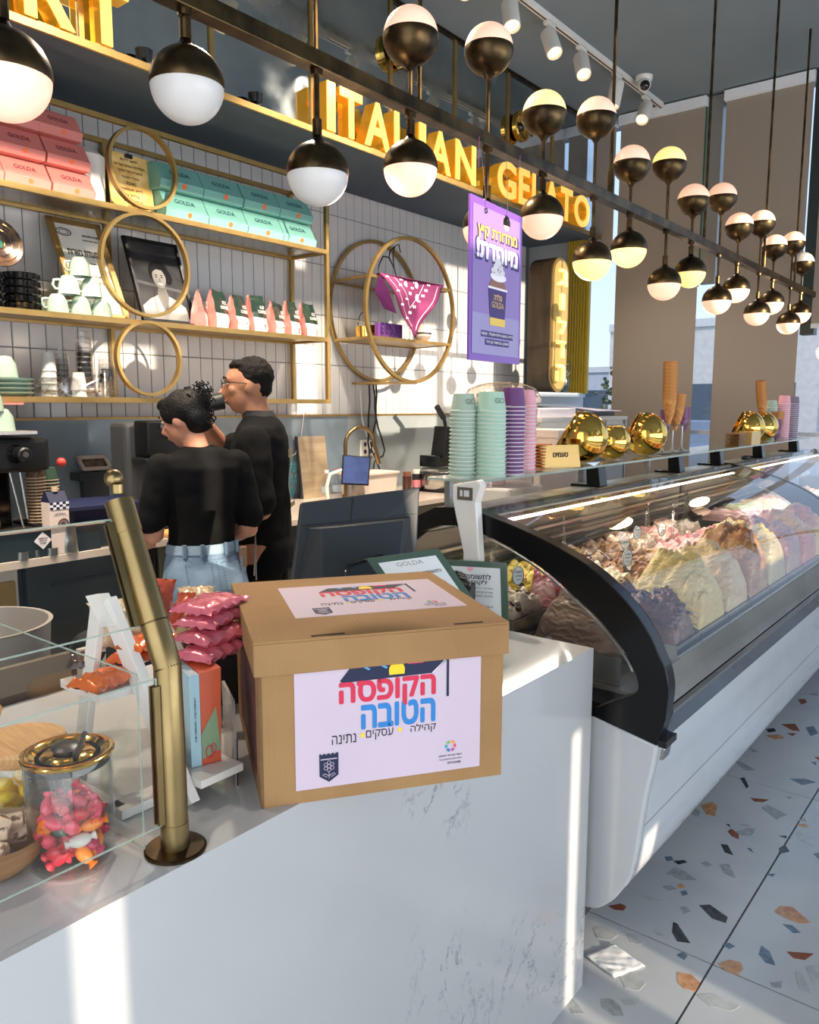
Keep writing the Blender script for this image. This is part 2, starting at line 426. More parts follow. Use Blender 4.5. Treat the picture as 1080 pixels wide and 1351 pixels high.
chip([(3.553,0.916),(3.529,0.862),(3.510,0.886)], 'g')
chip([(2.307,0.827),(2.331,0.809),(2.323,0.784),(2.297,0.801)], 'g')
chip([(2.344,0.793),(2.360,0.784),(2.347,0.766),(2.331,0.782)], 'o')
chip([(2.315,0.772),(2.333,0.761),(2.319,0.748),(2.299,0.758)], 'b')
chip([(2.215,0.862),(2.242,0.837),(2.236,0.791),(2.212,0.825)], 'w')
chip([(1.984,0.906),(2.019,0.883),(2.001,0.836),(1.968,0.842),(1.952,0.877)], 'w')
chip([(2.022,0.819),(2.042,0.798),(2.026,0.767),(1.999,0.772),(1.995,0.795)], 'w')
chip([(2.241,0.745),(2.255,0.729),(2.240,0.711),(2.213,0.722)], 'g')
chip([(1.910,0.581),(1.939,0.551),(1.940,0.482),(1.909,0.493),(1.891,0.543)], 'w')
chip([(2.074,0.447),(2.102,0.422),(2.069,0.418),(2.060,0.436)], 'g')
chip([(2.198,0.389),(2.228,0.361),(2.162,0.334),(2.138,0.356)], 'w')
chip([(2.159,0.405),(2.165,0.389),(2.097,0.351),(2.099,0.381)], 'w')
chip([(2.582,0.590),(2.605,0.566),(2.580,0.568)], 'b')
chip([(1.773,0.730),(1.807,0.688),(1.776,0.686),(1.760,0.709)], 'w')
chip([(2.094,0.769),(2.103,0.748),(2.079,0.729),(2.071,0.748)], 'w')
chip([(3.626,0.666),(3.643,0.646),(3.603,0.643)], 'r')
chip([(3.563,0.667),(3.581,0.649),(3.543,0.641)], 'b')
chip([(1.853,0.767),(1.888,0.741),(1.869,0.699),(1.830,0.702),(1.815,0.733)], 'w')
chip([(3.009,0.596),(3.043,0.575),(3.021,0.565)], 'g')
chip([(2.853,0.619),(2.873,0.597),(2.854,0.592)], 'k')
chip([(2.807,0.497),(2.831,0.480),(2.776,0.469)], 'b')
chip([(3.175,0.674),(3.185,0.651),(3.161,0.656)], 'g')
chip([(1.674,0.885),(1.696,0.857),(1.666,0.848),(1.654,0.870)], 'w')
chip([(2.271,0.011),(2.303,0.008),(2.319,0.034),(2.285,0.041)], 'b')
chip([(4.153,-0.665),(4.157,-0.629),(4.130,-0.622),(4.124,-0.660)], 'b')
chip([(4.490,0.647),(4.498,0.656),(4.488,0.688),(4.474,0.682),(4.471,0.657)], 'b')
chip([(3.642,-0.188),(3.643,-0.216),(3.671,-0.226),(3.672,-0.195)], 'g')
chip([(1.747,-0.074),(1.763,-0.100),(1.796,-0.083),(1.774,-0.066)], 'g')
chip([(5.692,0.003),(5.694,-0.041),(5.727,-0.087),(5.728,-0.040)], 'k')
chip([(5.294,-0.259),(5.324,-0.278),(5.347,-0.256),(5.329,-0.233)], 'w')
chip([(2.629,-0.335),(2.624,-0.319),(2.584,-0.299),(2.559,-0.309),(2.579,-0.334),(2.595,-0.347)], 'b')
chip([(2.341,-0.094),(2.333,-0.117),(2.348,-0.150),(2.377,-0.137),(2.371,-0.115)], 'g')
chip([(2.288,-0.606),(2.302,-0.599),(2.310,-0.566),(2.300,-0.564),(2.286,-0.583)], 'r')
chip([(1.362,0.703),(1.374,0.720),(1.359,0.747),(1.339,0.744),(1.342,0.716)], 'g')
chip([(3.158,-0.166),(3.129,-0.188),(3.107,-0.211),(3.106,-0.242),(3.131,-0.231),(3.159,-0.187)], 'g')
chip([(1.757,-0.500),(1.760,-0.486),(1.755,-0.473),(1.745,-0.471),(1.743,-0.490)], 'g')
chip([(1.688,-0.688),(1.728,-0.727),(1.767,-0.690),(1.707,-0.649)], 'o')
chip([(3.436,0.050),(3.455,0.059),(3.453,0.081),(3.450,0.093),(3.436,0.091),(3.429,0.060)], 'k')
chip([(4.185,0.112),(4.160,0.100),(4.169,0.080),(4.189,0.091)], 'w')
chip([(2.924,0.474),(2.934,0.451),(2.946,0.445),(2.974,0.443),(2.965,0.471),(2.951,0.478)], 'b')
chip([(4.858,-0.433),(4.834,-0.435),(4.820,-0.451),(4.813,-0.469),(4.836,-0.474),(4.862,-0.468)], 'k')
chip([(5.011,-0.309),(4.986,-0.300),(4.957,-0.303),(4.930,-0.326),(4.944,-0.337),(4.991,-0.326)], 'b')
chip([(5.216,-0.597),(5.210,-0.586),(5.196,-0.582),(5.187,-0.589),(5.187,-0.603),(5.203,-0.607)], 'k')
chip([(3.137,0.045),(3.130,0.071),(3.096,0.097),(3.084,0.072),(3.106,0.045)], 'g')
chip([(4.686,-0.668),(4.681,-0.636),(4.642,-0.624),(4.636,-0.646),(4.656,-0.673)], 'g')
chip([(2.875,-0.328),(2.843,-0.315),(2.831,-0.350),(2.847,-0.378),(2.880,-0.384),(2.886,-0.351)], 'g')
chip([(5.326,0.212),(5.305,0.220),(5.262,0.197),(5.285,0.183),(5.319,0.195)], 'b')
chip([(1.620,0.475),(1.606,0.457),(1.617,0.442),(1.632,0.458)], 'g')
chip([(4.609,-0.054),(4.599,-0.077),(4.617,-0.087),(4.632,-0.062)], 'w')
chip([(2.565,0.218),(2.576,0.235),(2.569,0.276),(2.545,0.271),(2.542,0.243)], 'k')
chip([(5.480,-0.681),(5.496,-0.672),(5.506,-0.651),(5.481,-0.640),(5.470,-0.663)], 'g')
chip([(2.426,-0.806),(2.437,-0.817),(2.454,-0.819),(2.456,-0.805),(2.442,-0.798)], 'g')
chip([(4.790,0.356),(4.778,0.347),(4.772,0.334),(4.775,0.319),(4.786,0.323),(4.794,0.342)], 'w')
chip([(5.276,0.704),(5.286,0.695),(5.314,0.700),(5.317,0.719),(5.305,0.733),(5.285,0.727)], 'w')
chip([(2.212,0.504),(2.170,0.500),(2.146,0.476),(2.151,0.452),(2.201,0.480)], 'b')
chip([(4.367,-0.691),(4.421,-0.705),(4.423,-0.649),(4.375,-0.643)], 'r')
chip([(4.805,-0.239),(4.828,-0.234),(4.845,-0.203),(4.832,-0.174),(4.814,-0.171),(4.795,-0.216)], 'b')
chip([(3.279,-0.292),(3.274,-0.273),(3.253,-0.267),(3.240,-0.286),(3.252,-0.302)], 'k')
chip([(3.214,-0.568),(3.222,-0.600),(3.263,-0.619),(3.252,-0.576)], 'w')
chip([(2.088,-0.349),(2.092,-0.329),(2.075,-0.321),(2.061,-0.326),(2.073,-0.346)], 'r')
chip([(1.447,-0.166),(1.464,-0.165),(1.473,-0.152),(1.453,-0.155)], 'b')
chip([(4.931,0.662),(4.903,0.679),(4.877,0.675),(4.852,0.647),(4.873,0.635),(4.928,0.645)], 'w')
chip([(2.819,-0.566),(2.824,-0.598),(2.867,-0.616),(2.878,-0.596),(2.885,-0.583),(2.843,-0.565)], 'r')
chip([(2.712,0.134),(2.660,0.143),(2.645,0.113),(2.681,0.090)], 'r')
chip([(2.768,-0.398),(2.774,-0.374),(2.755,-0.348),(2.741,-0.369)], 'w')
chip([(3.130,0.397),(3.151,0.410),(3.143,0.457),(3.120,0.461),(3.113,0.424)], 'b')
chip([(4.049,0.166),(4.052,0.193),(4.038,0.209),(4.021,0.220),(4.009,0.194),(4.018,0.169)], 'w')
chip([(4.397,-0.266),(4.361,-0.255),(4.333,-0.272),(4.327,-0.306),(4.384,-0.297)], 'g')
chip([(3.308,0.342),(3.302,0.317),(3.336,0.283),(3.354,0.287),(3.361,0.296),(3.338,0.331)], 'w')
chip([(1.370,0.375),(1.373,0.364),(1.394,0.354),(1.408,0.361),(1.385,0.384)], 'b')
chip([(5.495,-0.150),(5.511,-0.195),(5.571,-0.195),(5.571,-0.160),(5.531,-0.137)], 'k')
chip([(1.188,0.791),(1.182,0.771),(1.206,0.740),(1.237,0.750),(1.234,0.791)], 'g')
chip([(4.274,-0.021),(4.282,-0.067),(4.302,-0.078),(4.302,-0.040)], 'w')
chip([(4.673,-0.324),(4.657,-0.319),(4.640,-0.320),(4.635,-0.330),(4.644,-0.333),(4.658,-0.332)], 'k')
chip([(3.080,-0.323),(3.093,-0.314),(3.088,-0.283),(3.066,-0.285),(3.060,-0.309)], 'r')
chip([(3.465,-0.449),(3.449,-0.405),(3.423,-0.405),(3.439,-0.438)], 'b')
chip([(1.425,-0.522),(1.413,-0.534),(1.424,-0.552),(1.438,-0.544),(1.437,-0.531)], 'r')
chip([(4.102,0.507),(4.091,0.489),(4.105,0.479),(4.114,0.492)], 'k')
chip([(5.343,-0.624),(5.382,-0.622),(5.394,-0.583),(5.378,-0.560),(5.341,-0.583)], 'r')
chip([(1.316,-0.711),(1.312,-0.723),(1.323,-0.736),(1.333,-0.719)], 'r')
chip([(4.429,-0.356),(4.424,-0.367),(4.429,-0.380),(4.441,-0.381),(4.449,-0.365),(4.445,-0.356)], 'k')
chip([(1.789,0.121),(1.803,0.119),(1.814,0.134),(1.798,0.133)], 'g')
chip([(3.941,-0.328),(3.947,-0.356),(3.970,-0.372),(3.980,-0.355),(3.973,-0.338)], 'g')
chip([(4.130,-0.411),(4.144,-0.439),(4.182,-0.448),(4.205,-0.412),(4.179,-0.390)], 'b')
chip([(2.202,-0.763),(2.163,-0.757),(2.145,-0.780),(2.176,-0.790)], 'r')
chip([(3.876,-0.640),(3.875,-0.654),(3.886,-0.670),(3.904,-0.660),(3.898,-0.638)], 'g')
chip([(3.237,0.246),(3.240,0.259),(3.237,0.272),(3.221,0.276),(3.218,0.263),(3.231,0.246)], 'k')
chip([(2.965,-0.044),(2.992,-0.054),(3.008,-0.044),(3.005,-0.014),(2.984,-0.012),(2.964,-0.029)], 'r')
chip([(3.027,-0.745),(3.012,-0.722),(2.972,-0.742),(2.973,-0.772),(3.019,-0.775)], 'g')
chip([(3.804,-0.327),(3.835,-0.338),(3.862,-0.319),(3.854,-0.295),(3.820,-0.305)], 'g')
chip([(2.065,-0.744),(2.062,-0.719),(2.031,-0.701),(2.025,-0.722),(2.039,-0.739)], 'g')
chip([(2.342,-0.427),(2.335,-0.444),(2.354,-0.481),(2.370,-0.471),(2.360,-0.434)], 'g')
chip([(3.654,0.131),(3.657,0.116),(3.691,0.101),(3.715,0.102),(3.707,0.118),(3.675,0.131)], 'b')
chip([(2.783,0.363),(2.749,0.363),(2.732,0.341),(2.753,0.324),(2.775,0.328)], 'w')
chip([(3.918,0.127),(3.913,0.106),(3.914,0.070),(3.931,0.062),(3.944,0.082),(3.939,0.115)], 'b')
chip([(3.718,-0.292),(3.739,-0.307),(3.780,-0.271),(3.758,-0.253),(3.730,-0.258)], 'b')
chip([(2.279,-0.444),(2.261,-0.442),(2.246,-0.460),(2.248,-0.475),(2.275,-0.460)], 'r')
chip([(1.664,0.332),(1.632,0.308),(1.643,0.264),(1.679,0.287)], 'b')
# back wall: core, plaster, tiles
bw = struct(MB().box((-1.1, YW + .012, 0), (XF + .2, YW + .2, ZC)).build('wall_back', pm('tile_grout', (92, 96, 102), .8)))
TILE = pm('glazed_white_tile', (202, 200, 198), .22, 0, rgb2=(186, 188, 190), vs=1.7, coat=.35, bump=.06, bs=9)
zs = [1.437, 1.757, 2.068, 2.38, 2.70, 2.867]
tw = .0785
far_tiles = MB()
protos = {}
def tile_geo(h):
    mb = MB(); e = .003; a = (tw - .0035) / 2; b = (h - .0035) / 2
    vs = [(-a, 0, -b), (a, 0, -b), (a, 0, b), (-a, 0, b), (-a + e, -e, -b + e), (a - e, -e, -b + e), (a - e, -e, b - e), (-a + e, -e, b - e)]
    return vs, [(0, 1, 5, 4), (1, 2, 6, 5), (2, 3, 7, 6), (3, 0, 4, 7), (4, 5, 6, 7)]
nx = int((XF - .85) / tw)
for r_ in range(5):
    h = zs[r_ + 1] - zs[r_]; zc = (zs[r_] + zs[r_ + 1]) / 2
    vs, fs = tile_geo(h)
    for i in range(nx + 1):
        x = .86 + (i + .5) * tw
        if x > XF - .03: continue
        if 1.40 < x < 4.72:
            if r_ not in protos:
                o = MB().add(vs, fs).build('tile', TILE, bw, local=True); protos[r_] = o
            else:
                o = protos[r_].copy(); COL.objects.link(o)
            o.parent = bw; o.location = (x, YW + .012, zc)
        else: far_tiles.add([(v[0] + x, v[1] + YW + .012, v[2] + zc) for v in vs], fs)
ft = stuff(far_tiles.build('wall_tiling', TILE, bw))
# blue back-painted glass splashback
SB = pm('blue_glass_splashback', (122, 142, 158), .12, 0, rgb2=(132, 150, 162), vs=1.5, coat=.8)
sp = MB().box((-1.0, YW - .002, .9), (3.9, YW + .012, 1.43)).build('splashback_panel', SB, bw)
MB().box((3.903, YW - .002, .9), (XF, YW + .012, 1.43)).build('splashback_panel', pm('splash_grey', (150, 160, 164), .15, coat=.7, var=.1, vs=2), bw)
MB().box((-1.0, YW - .012, 1.428), (5.6, YW + .012, 1.44)).build('edge_strip', BRASSW, bw)
# soffit over the back counter, mirror above it, ceiling
CEIL = pm('blue_grey_ceiling', (118, 130, 138), .75, rgb2=(110, 123, 132), vs=1.2, bump=.03, bs=60)
SOF = pm('soffit_paint', (70, 84, 96), .7, rgb2=(64, 78, 90), vs=2)
struct(MB().box((-1.1, YM, ZL), (XF, YW + .2, ZC)).build('wall_soffit', SOF))
struct(MB().box((-1.1, YS - .1, ZC), (XF + .2, YW + .2, ZC + .1)).build('ceiling', CEIL))
mir = thing('wall_mirror', 'antiqued mirror band above the gold letters with brass bars', 'mirror', (0, YM, ZL))
def mirror_mat():
    m = pm('antique_mirror', (196, 204, 208), .035, 1, rgb2=(168, 178, 184), vs=2.2)
    t = m.node_tree; b = t.nodes['Principled BSDF']
    tcn = t.nodes.new('ShaderNodeTexCoord'); nz = t.nodes.new('ShaderNodeTexNoise'); nz.inputs['Scale'].default_value = 3; nz.inputs['Detail'].default_value = 8
    r = t.nodes.new('ShaderNodeMapRange'); r.inputs[1].default_value = .5; r.inputs[2].default_value = .8; r.inputs[3].default_value = .03; r.inputs[4].default_value = .45
    t.links.new(tcn.outputs['Object'], nz.inputs[0]); t.links.new(nz.outputs[0], r.inputs[0]); t.links.new(r.outputs[0], b.inputs['Roughness'])
    return m
MM = mirror_mat()
ms = [.53 + .586 * k for k in range(-1, 9)]
ms = [1.785 - .6 * 3 + .6 * k for k in range(0, 12)]
ms = [-1.1] + [m_ for m_ in [1.785 + .626 * k for k in range(-4, 8)] if -1 < m_ < XF - .1] + [XF]
for a, b in zip(ms[:-1], ms[1:]):
    MB().box((a + .006, YM - .008, ZL + .02), (b - .006, YM - .001, ZC - .012)).build('mirror_panel', MM, mir)
    if a > -1: MB().box((a - .011, YM - .018, ZL + .0), (a + .011, YM - .006, ZC)).build('mullion', BRASSW, mir)
MB().box((-1.1, YM - .022, ZC - .022), (XF, YM - .002, ZC - .001)).build('top_rail', BRASSD, mir)
ledge = struct(MB().box((-1.1, YM - .11, ZL - .02), (XF, YM + .005, ZL)).build('trim_ledge', SOF))
MB().box((-1.1, YM - .118, ZL - .024), (XF, YM - .105, ZL + .004)).build('trim', BRASSW, ledge)
# side wall and unseen front wall, its gaps shaped to cast the sun patches
struct(MB().box((-1.3, YS, 0), (-1.1, YW + .2, ZC)).build('wall_side', pm('plaster', (206, 204, 200), .8)))
def front_wall():
    # unseen wall cut to throw the sun patches indoors: (x0,x1,z0,z1) openings
    ops = OPENINGS
    xs = sorted({-1.3, XF + .2} | {v for o in ops for v in o[:2]}); zs_ = sorted({0, ZC} | {v for o in ops for v in o[2:]})
    mb = MB()
    for i in range(len(xs) - 1):
        run = None
        for j in range(len(zs_) - 1):
            cx = (xs[i] + xs[i + 1]) / 2; cz = (zs_[j] + zs_[j + 1]) / 2
            hole = any(o[0] < cx < o[1] and o[2] < cz < o[3] for o in ops)
            if not hole:
                if run is None: run = zs_[j]
            elif run is not None:
                mb.box((xs[i], YS - .02, run), (xs[i + 1], YS, zs_[j])); run = None
        if run is not None: mb.box((xs[i], YS - .02, run), (xs[i + 1], YS, ZC))
    return struct(mb.build('wall_front', pm('front_gap_wall', (186, 178, 168), .85)))
def opening(xa, xb, za, zb, y):
    # region lit on a plane at depth y -> gap in the shop front
    k = (y - YS) / SUN_DIR.y
    return (xa - SUN_DIR.x * k, xb - SUN_DIR.x * k, za - SUN_DIR.z * k, zb - SUN_DIR.z * k)
OPENINGS = [opening(.414, .472, -.05, .95, .825), opening(1.79, 1.98, -.25, .05, .6), opening(1.84, 1.93, .05, .42, .7), opening(1.655, 1.70, -.05, .72, .825), opening(1.735, 1.80, .87, 1.40, 2.3),
            opening(5.0, 6.2, 1.5, 2.8, YW), opening(4.2, 4.9, 1.3, 2.1, YW), opening(2.0, 2.45, 1.55, 1.8, YW), opening(3.42, 3.62, 1.45, 1.87, YW),
            opening(1.2, 3.5, 2.385, 2.52, 3.36), opening(1.6, 2.5, 1.93, 2.06, 3.4), opening(2.9, 3.3, .9, 1.15, 1.0)]
OPENINGS = [(a, b, max(0.02, c), min(ZC - .02, d)) for a, b, c, d in OPENINGS]
front_wall()
# far wall: header, low wall, piers, windows with roller blinds
fw = struct(MB().box((XF, YS - .1, 0), (XF + .15, 1.38, 1.0)).box((XF, 1.38, 0), (XF + .15, YW + .2, .55)).box((XF, YS, ZC - .05), (XF + .15, YW + .2, ZC)).box((XF, 3.2, 0), (XF + .15, YW + .2, ZC)).build('wall_far', GREYP))
FR = pm('white_window_frame', (206, 212, 220), .4)
GRN = pm('green_glass_edge', (40, 96, 78), .2)
def window(n, y0, y1, z0=.55):
    wf = struct(MB().box((XF + .06, y0, z0), (XF + .1, y0 + .035, ZC - .05)).box((XF + .06, y1 - .035, z0), (XF + .1, y1, ZC - .05)).box((XF + .06, y0, z0), (XF + .1, y1, z0 + .05)).box((XF + .06, y0, 1.28), (XF + .1, y1, 1.31)).build('window_%d' % n, FR))
    MB().box((XF + .075, y0 + .03, z0 + .04), (XF + .083, y1 - .03, ZC - .06)).build('pane', GLASS, wf)
for n, (a, b) in enumerate([(2.72, 3.2), (1.93, 2.72), (1.24, 1.93), (.2, 1.24)]): window(n + 1, a, b)
BL = pm('taupe_blind_fabric', (148, 138, 128), .9, var=.05, vs=200, emit=None)
def blind(y0, y1, z0, label, n):
    t = thing('roller_blind', label, 'blind', (XF - .05, (y0 + y1) / 2, z0), group='roller blinds on the far windows')
    MB().box((XF - .052, y0, z0), (XF - .048, y1, ZC - .07)).build('fabric', BL, t)
    MB().box((XF - .085, y0 - .01, ZC - .08), (XF - .02, y1 + .01, ZC - .012)).build('headrail', pm('headrail_white', (226, 232, 240), .4), t)
    MB().box((XF - .058, y0, z0 - .02), (XF - .042, y1, z0 + .012)).build('bottom_bar', FR, t)
blind(2.87, 3.04, 2.75, 'narrow raised roller blind above the flowers beside the mirror corner', 0)
blind(2.17, 2.83, .6, 'taupe roller blind pulled down, nearest the mirror corner', 1)
blind(1.44, 2.02, .6, 'taupe roller blind pulled down with sunlit streaks at its foot', 2)
blind(.3, 1.36, 2.06, 'taupe roller blind stopped halfway at the right edge', 3)
cl = struct(MB().box((XF - .03, 2.05, 2.42), (XF + .05, 2.17, ZC - .01)).build('pillar_far', pm('pillar_silver', (150, 150, 146), .35, .5)))
MB().box((XF - .045, 2.165, 2.4), (XF - .03, 2.18, ZC - .01)).build('trim', GRN, cl)
p2 = struct(MB().box((XF - .05, 1.34, 2.0), (XF + .05, 1.43, ZC - .01)).build('pillar_edge', pm('pillar_dark', (40, 52, 52), .4)))
# plaster strip and yellow fluted panel beside the sign
yp = MB()
tag(yp.box((XF - .045, 3.065, 1.60), (XF - .01, 3.27, 2.86)).build('wall_panel', pm('mustard_panel', (176, 150, 44), .5, var=.1)), 'mustard yellow fluted panel behind the flowers', 'panel')
yo = bpy.data.objects['wall_panel']
for k in range(8): MB().box((XF - .054, 3.072 + k * .0248, 1.60), (XF - .045, 3.084 + k * .0248, 2.86)).build('flute', MATS['mustard_panel'], yo)
# street outside
st = struct(MB().box((XF + .4, -6, -.3), (60, 30, -.2)).build('street', pm('asphalt', (150, 150, 148), .9)))
def bld(x, y0, y1, z, c, label):
    b = thing('building', label, 'building', (x, (y0 + y1) / 2, -.2))
    MB().box((x, y0, -.2), (x + 6, y1, z)).build('wall', pm('facade_%d' % int(x), c, .8, var=.1), b)
    ny = int((y1 - y0) / 2.4); nz_ = int(z / 2.6)
    for i in range(ny):
        for j in range(nz_):
            MB().box((x - .05, y0 + .6 + i * 2.4, .8 + j * 2.6), (x + .02, y0 + 2.0 + i * 2.4, 2.2 + j * 2.6)).build('window', pm('far_window', (78, 92, 104), .2), b)
    MB().box((x - .1, y0, z), (x + 6.1, y1, z + .25)).build('cornice', pm('far_cornice', (214, 214, 210), .8), b)
bld(26, 3, 12, 4.0, (216, 212, 206), 'pale low building across the street seen through the window gap by the flowers')
bld(34, 12.5, 22, 3.0, (198, 200, 204), 'long grey building further down the street')
def car(x, y, c, label):
    t = thing('car', label, 'car', (x, y, -.2))
    MB().prism([(x - 2, y, .1), (x + 2, y, .1), (x + 2, y, .7), (x + 1.3, y, .75), (x + .8, y, 1.2), (x - .9, y, 1.2), (x - 1.4, y, .75), (x - 2, y, .65)], (0, 1.6, 0)).build('body', pm('carpaint' + label[:5], c, .2, coat=1), t, bevel=.05)
    for a in (-1.2, 1.2):
        for b_ in (0, 1.5): MB().cyl((x + a, y + b_, .12), .32, .12, 16, ax='y').build('wheel', BLACK, t)
    MB().prism([(x + 1.15, y - .01, .8), (x + .75, y - .01, 1.13), (x - .85, y - .01, 1.13), (x - 1.2, y - .01, .8)], (0, 1.62, 0)).build('window', MATS['far_window'], t)
car(19, 8.2, (206, 206, 210), 'white car parked outside, seen through the window gap')
car(17.5, 4.6, (120, 124, 132), 'dark grey car parked across the street outside the window')
tr = thing('street_tree', 'small dark street tree outside between the blinds', 'tree', (15, 6.6, -.2))
MB().tube([(15, 6.6, -.2), (15.05, 6.6, .9), (15, 6.65, 1.5)], .06).build('trunk', pm('bark', (84, 70, 58), .9), tr)
fo = MB()
for k in range(220): fo.ell((15 + random.gauss(0, .22), 6.6 + random.gauss(0, .2), 1.75 + random.gauss(0, .28)), random.uniform(.025, .06), 6, 4)
fo.build('crown', pm('tree_leaves', (70, 84, 62), .8), tr)
# ================= CHANDELIER =================
YB = 1.33
OPAL = pm('opal_glass', (255, 226, 206), .3, emit=(255, 188, 148), es=.5)
OPALY = pm('opal_glass_warm', (255, 240, 190), .3, emit=(255, 218, 112), es=.75)
OPALO = pm('opal_glass_off', (216, 214, 212), .3)
ch = thing('linear_chandelier', 'long brass bar chandelier carrying pairs of two-tone globes', 'chandelier', (3, YB, 2.25))
MB().box((-.6, YB - .019, 2.234), (6.062, YB + .019, 2.27)).build('bar', BRASSD, ch, bevel=.002)
for x in (.55, 1.70, 2.84, 3.86, 4.85, 5.55): MB().tube([(x, YB, 2.27), (x, YB, ZC)], .0065, 8).build('hanging_rod', BRASSD, ch)
for x in (2.84, 4.85): MB().cyl((x, YB, 2.27), .012, .09, 10).build('rod_sleeve', BRASSD, ch)
RG = .0705
def globe(x, z, up, m):
    s = 1 if up else -1
    # metal cup + opal dome as sub-part
    pr = [(.008, -RG - .012), (.014, -RG - .002), (.02, -RG + .003)] + [(RG * math.cos(a), RG * math.sin(a)) for a in [R(-74 + 8 * i) for i in range(10)]] + [(RG * .985, .004)]
    pr = [(r, z_ * s) for r, z_ in pr]
    o = MB().lathe(pr, 32, (x, YB, z), cap=False).build('globe', BRASSD, ch, smooth=60)
    pd = [(RG * .975 * math.cos(R(a)), s * RG * .975 * math.sin(R(a))) for a in range(3, 91, 7)] + [(0, s * RG * .975)]
    d = MB().lathe(pd, 32, (x, YB, z), cap=False).build('opal_shade', m, ch, smooth=60)
    d.parent = o; 
    return o
Y_, P_, O_ = OPALY, OPAL, OPALO
xa = [.984 + .6785 * k for k in range(-1, 8)]   # short stems
xb = [.64 + .689 * k for k in range(0, 8)]      # long stems
ma_b = [P_, O_, P_, P_, Y_, Y_, P_, P_, P_]; ma_t = [P_, P_, P_, Y_, P_, P_, P_, P_, O_]
mb_b = [P_, O_, P_, Y_, P_, P_, P_, P_]; mb_t = [P_, P_, P_, P_, Y_, P_, P_, P_]
for i, x in enumerate(xa):
    MB().tube([(x, YB, 2.11 + RG), (x, YB, 2.45 - RG - .02)], .006, 8).build('stem', BRASSD, ch)
    MB().cyl((x, YB, 2.112 + RG), .011, .035, 12).build('collar', BRASSD, ch); MB().cyl((x, YB, 2.223), .014, .012, 12).build('collar', BRASSD, ch)
    globe(x, 2.101, False, ma_b[i]); globe(x, 2.417, True, ma_t[i])
for i, x in enumerate(xb):
    MB().tube([(x, YB, 2.02 + RG), (x, YB, 2.50 - RG - .01)], .006, 8).build('stem', BRASSD, ch)
    MB().cyl((x, YB, 2.026 + RG), .011, .035, 12).build('collar', BRASSD, ch); MB().cyl((x, YB, 2.223), .014, .012, 12).build('collar', BRASSD, ch)
    globe(x, 2.015, False, mb_b[i]); globe(x, 2.502, True, mb_t[i])
# warm glow from the chandelier
for x, z in ((1.6, 2.0), (2.8, 1.95), (4.2, 1.95), (5.5, 1.95)):
    ld = bpy.data.lights.new('globe_glow', 'POINT'); ld.energy = 2.2; ld.color = (1, .74, .5); ld.shadow_soft_size = .07
    lo = bpy.data.objects.new('globe_glow', ld); COL.objects.link(lo); lo.location = (x, YB + .12, z - .02)

# round brass wall lamps on the mirror
def dish_lamp(x, z, lab):
    t = thing('wall_lamp', lab, 'wall lamp', (x, YM - .02, z), group='round brass lamps on the mirror')
    MB().lathe([(.0, -.0), (.085, -.0), (.1, -.02), (.1, -.05), (.088, -.055), (.07, -.03), (.03, -.022), (0, -.022)], 32, (x, YM - .02, z), ax='y').build('dish', GOLD, t, smooth=30)
    MB().ell((x, YM - .05, z), (.032, .02, .032), 16, 10).build('bulb_cap', BLACKG, t, smooth=60)
dish_lamp(2.24, 3.63, 'brass dish lamp on the mirror near the top left edge')
dish_lamp(3.70, 3.49, 'brass dish lamp on the mirror behind the pink-lit upper globe')
dish_lamp(5.02, 3.42, 'brass dish lamp on the mirror behind the yellow-lit upper globe')
def uplight(x, lab):
    t = thing('spotlight', lab, 'spotlight', (x, YM - .05, ZL), group='small spotlights on the ledge')
    MB().lathe([(.012, 0), (.012, .03), (.03, .035), (.036, .075), (.03, .078), (.02, .06)], 20, (x, YM - .06, ZL + .0)).build('lamp_head', BLACKG, t, smooth=True)
uplight(2.03, 'small dark spotlight on the ledge beside the first gold T'); uplight(2.62, 'small dark spotlight on the ledge left of the word ITALIAN'); uplight(4.18, 'small dark spotlight on the ledge under the N of ITALIAN')

# gold letters
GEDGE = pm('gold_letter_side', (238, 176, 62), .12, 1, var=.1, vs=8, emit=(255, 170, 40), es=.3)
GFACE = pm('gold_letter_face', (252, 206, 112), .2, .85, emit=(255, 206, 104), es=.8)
def letter(c, x0, x1, lab, word):
    zc = ZL + .012 + .118
    t = thing('sign_letter', lab, 'sign letter', ((x0 + x1) / 2, YM - .115, ZL + .004))
    y = YM - .115
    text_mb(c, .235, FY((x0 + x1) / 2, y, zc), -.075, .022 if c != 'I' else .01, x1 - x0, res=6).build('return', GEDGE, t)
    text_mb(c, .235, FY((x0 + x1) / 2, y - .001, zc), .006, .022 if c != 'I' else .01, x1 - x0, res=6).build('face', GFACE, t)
    MB().box(((x0 + x1) / 2 - .04, y + .01, ZL + .002), ((x0 + x1) / 2 + .04, y + .05, ZL + .013)).build('foot', BRASSW, t)
for c, a, b, l in [('G', .62, .84, 'partly seen first gold letter G'), ('U', 1.24, 1.47, 'gold letter U of the cut-off first word, at the left picture edge'), ('R', 1.51, 1.70, 'gold letter R of the cut-off first word'), ('T', 1.73, 1.93, 'gold letter T ending the first word, before the gap')]:
    if c != 'G': letter(c, a, b, l, 1)
for c, a, b, l in [('I', 3.035, 3.095, 'gold letter I that begins ITALIAN'), ('T', 3.13, 3.30, 'gold letter T in ITALIAN'), ('A', 3.32, 3.53, 'first gold letter A in ITALIAN, after the T'), ('L', 3.565, 3.70, 'gold letter L in ITALIAN'), ('I', 3.79, 3.85, 'gold letter I in the middle of ITALIAN'), ('A', 3.89, 4.10, 'second gold letter A in ITALIAN, before the N'), ('N', 4.15, 4.37, 'gold letter N that ends ITALIAN')]: letter(c, a, b, l, 2)
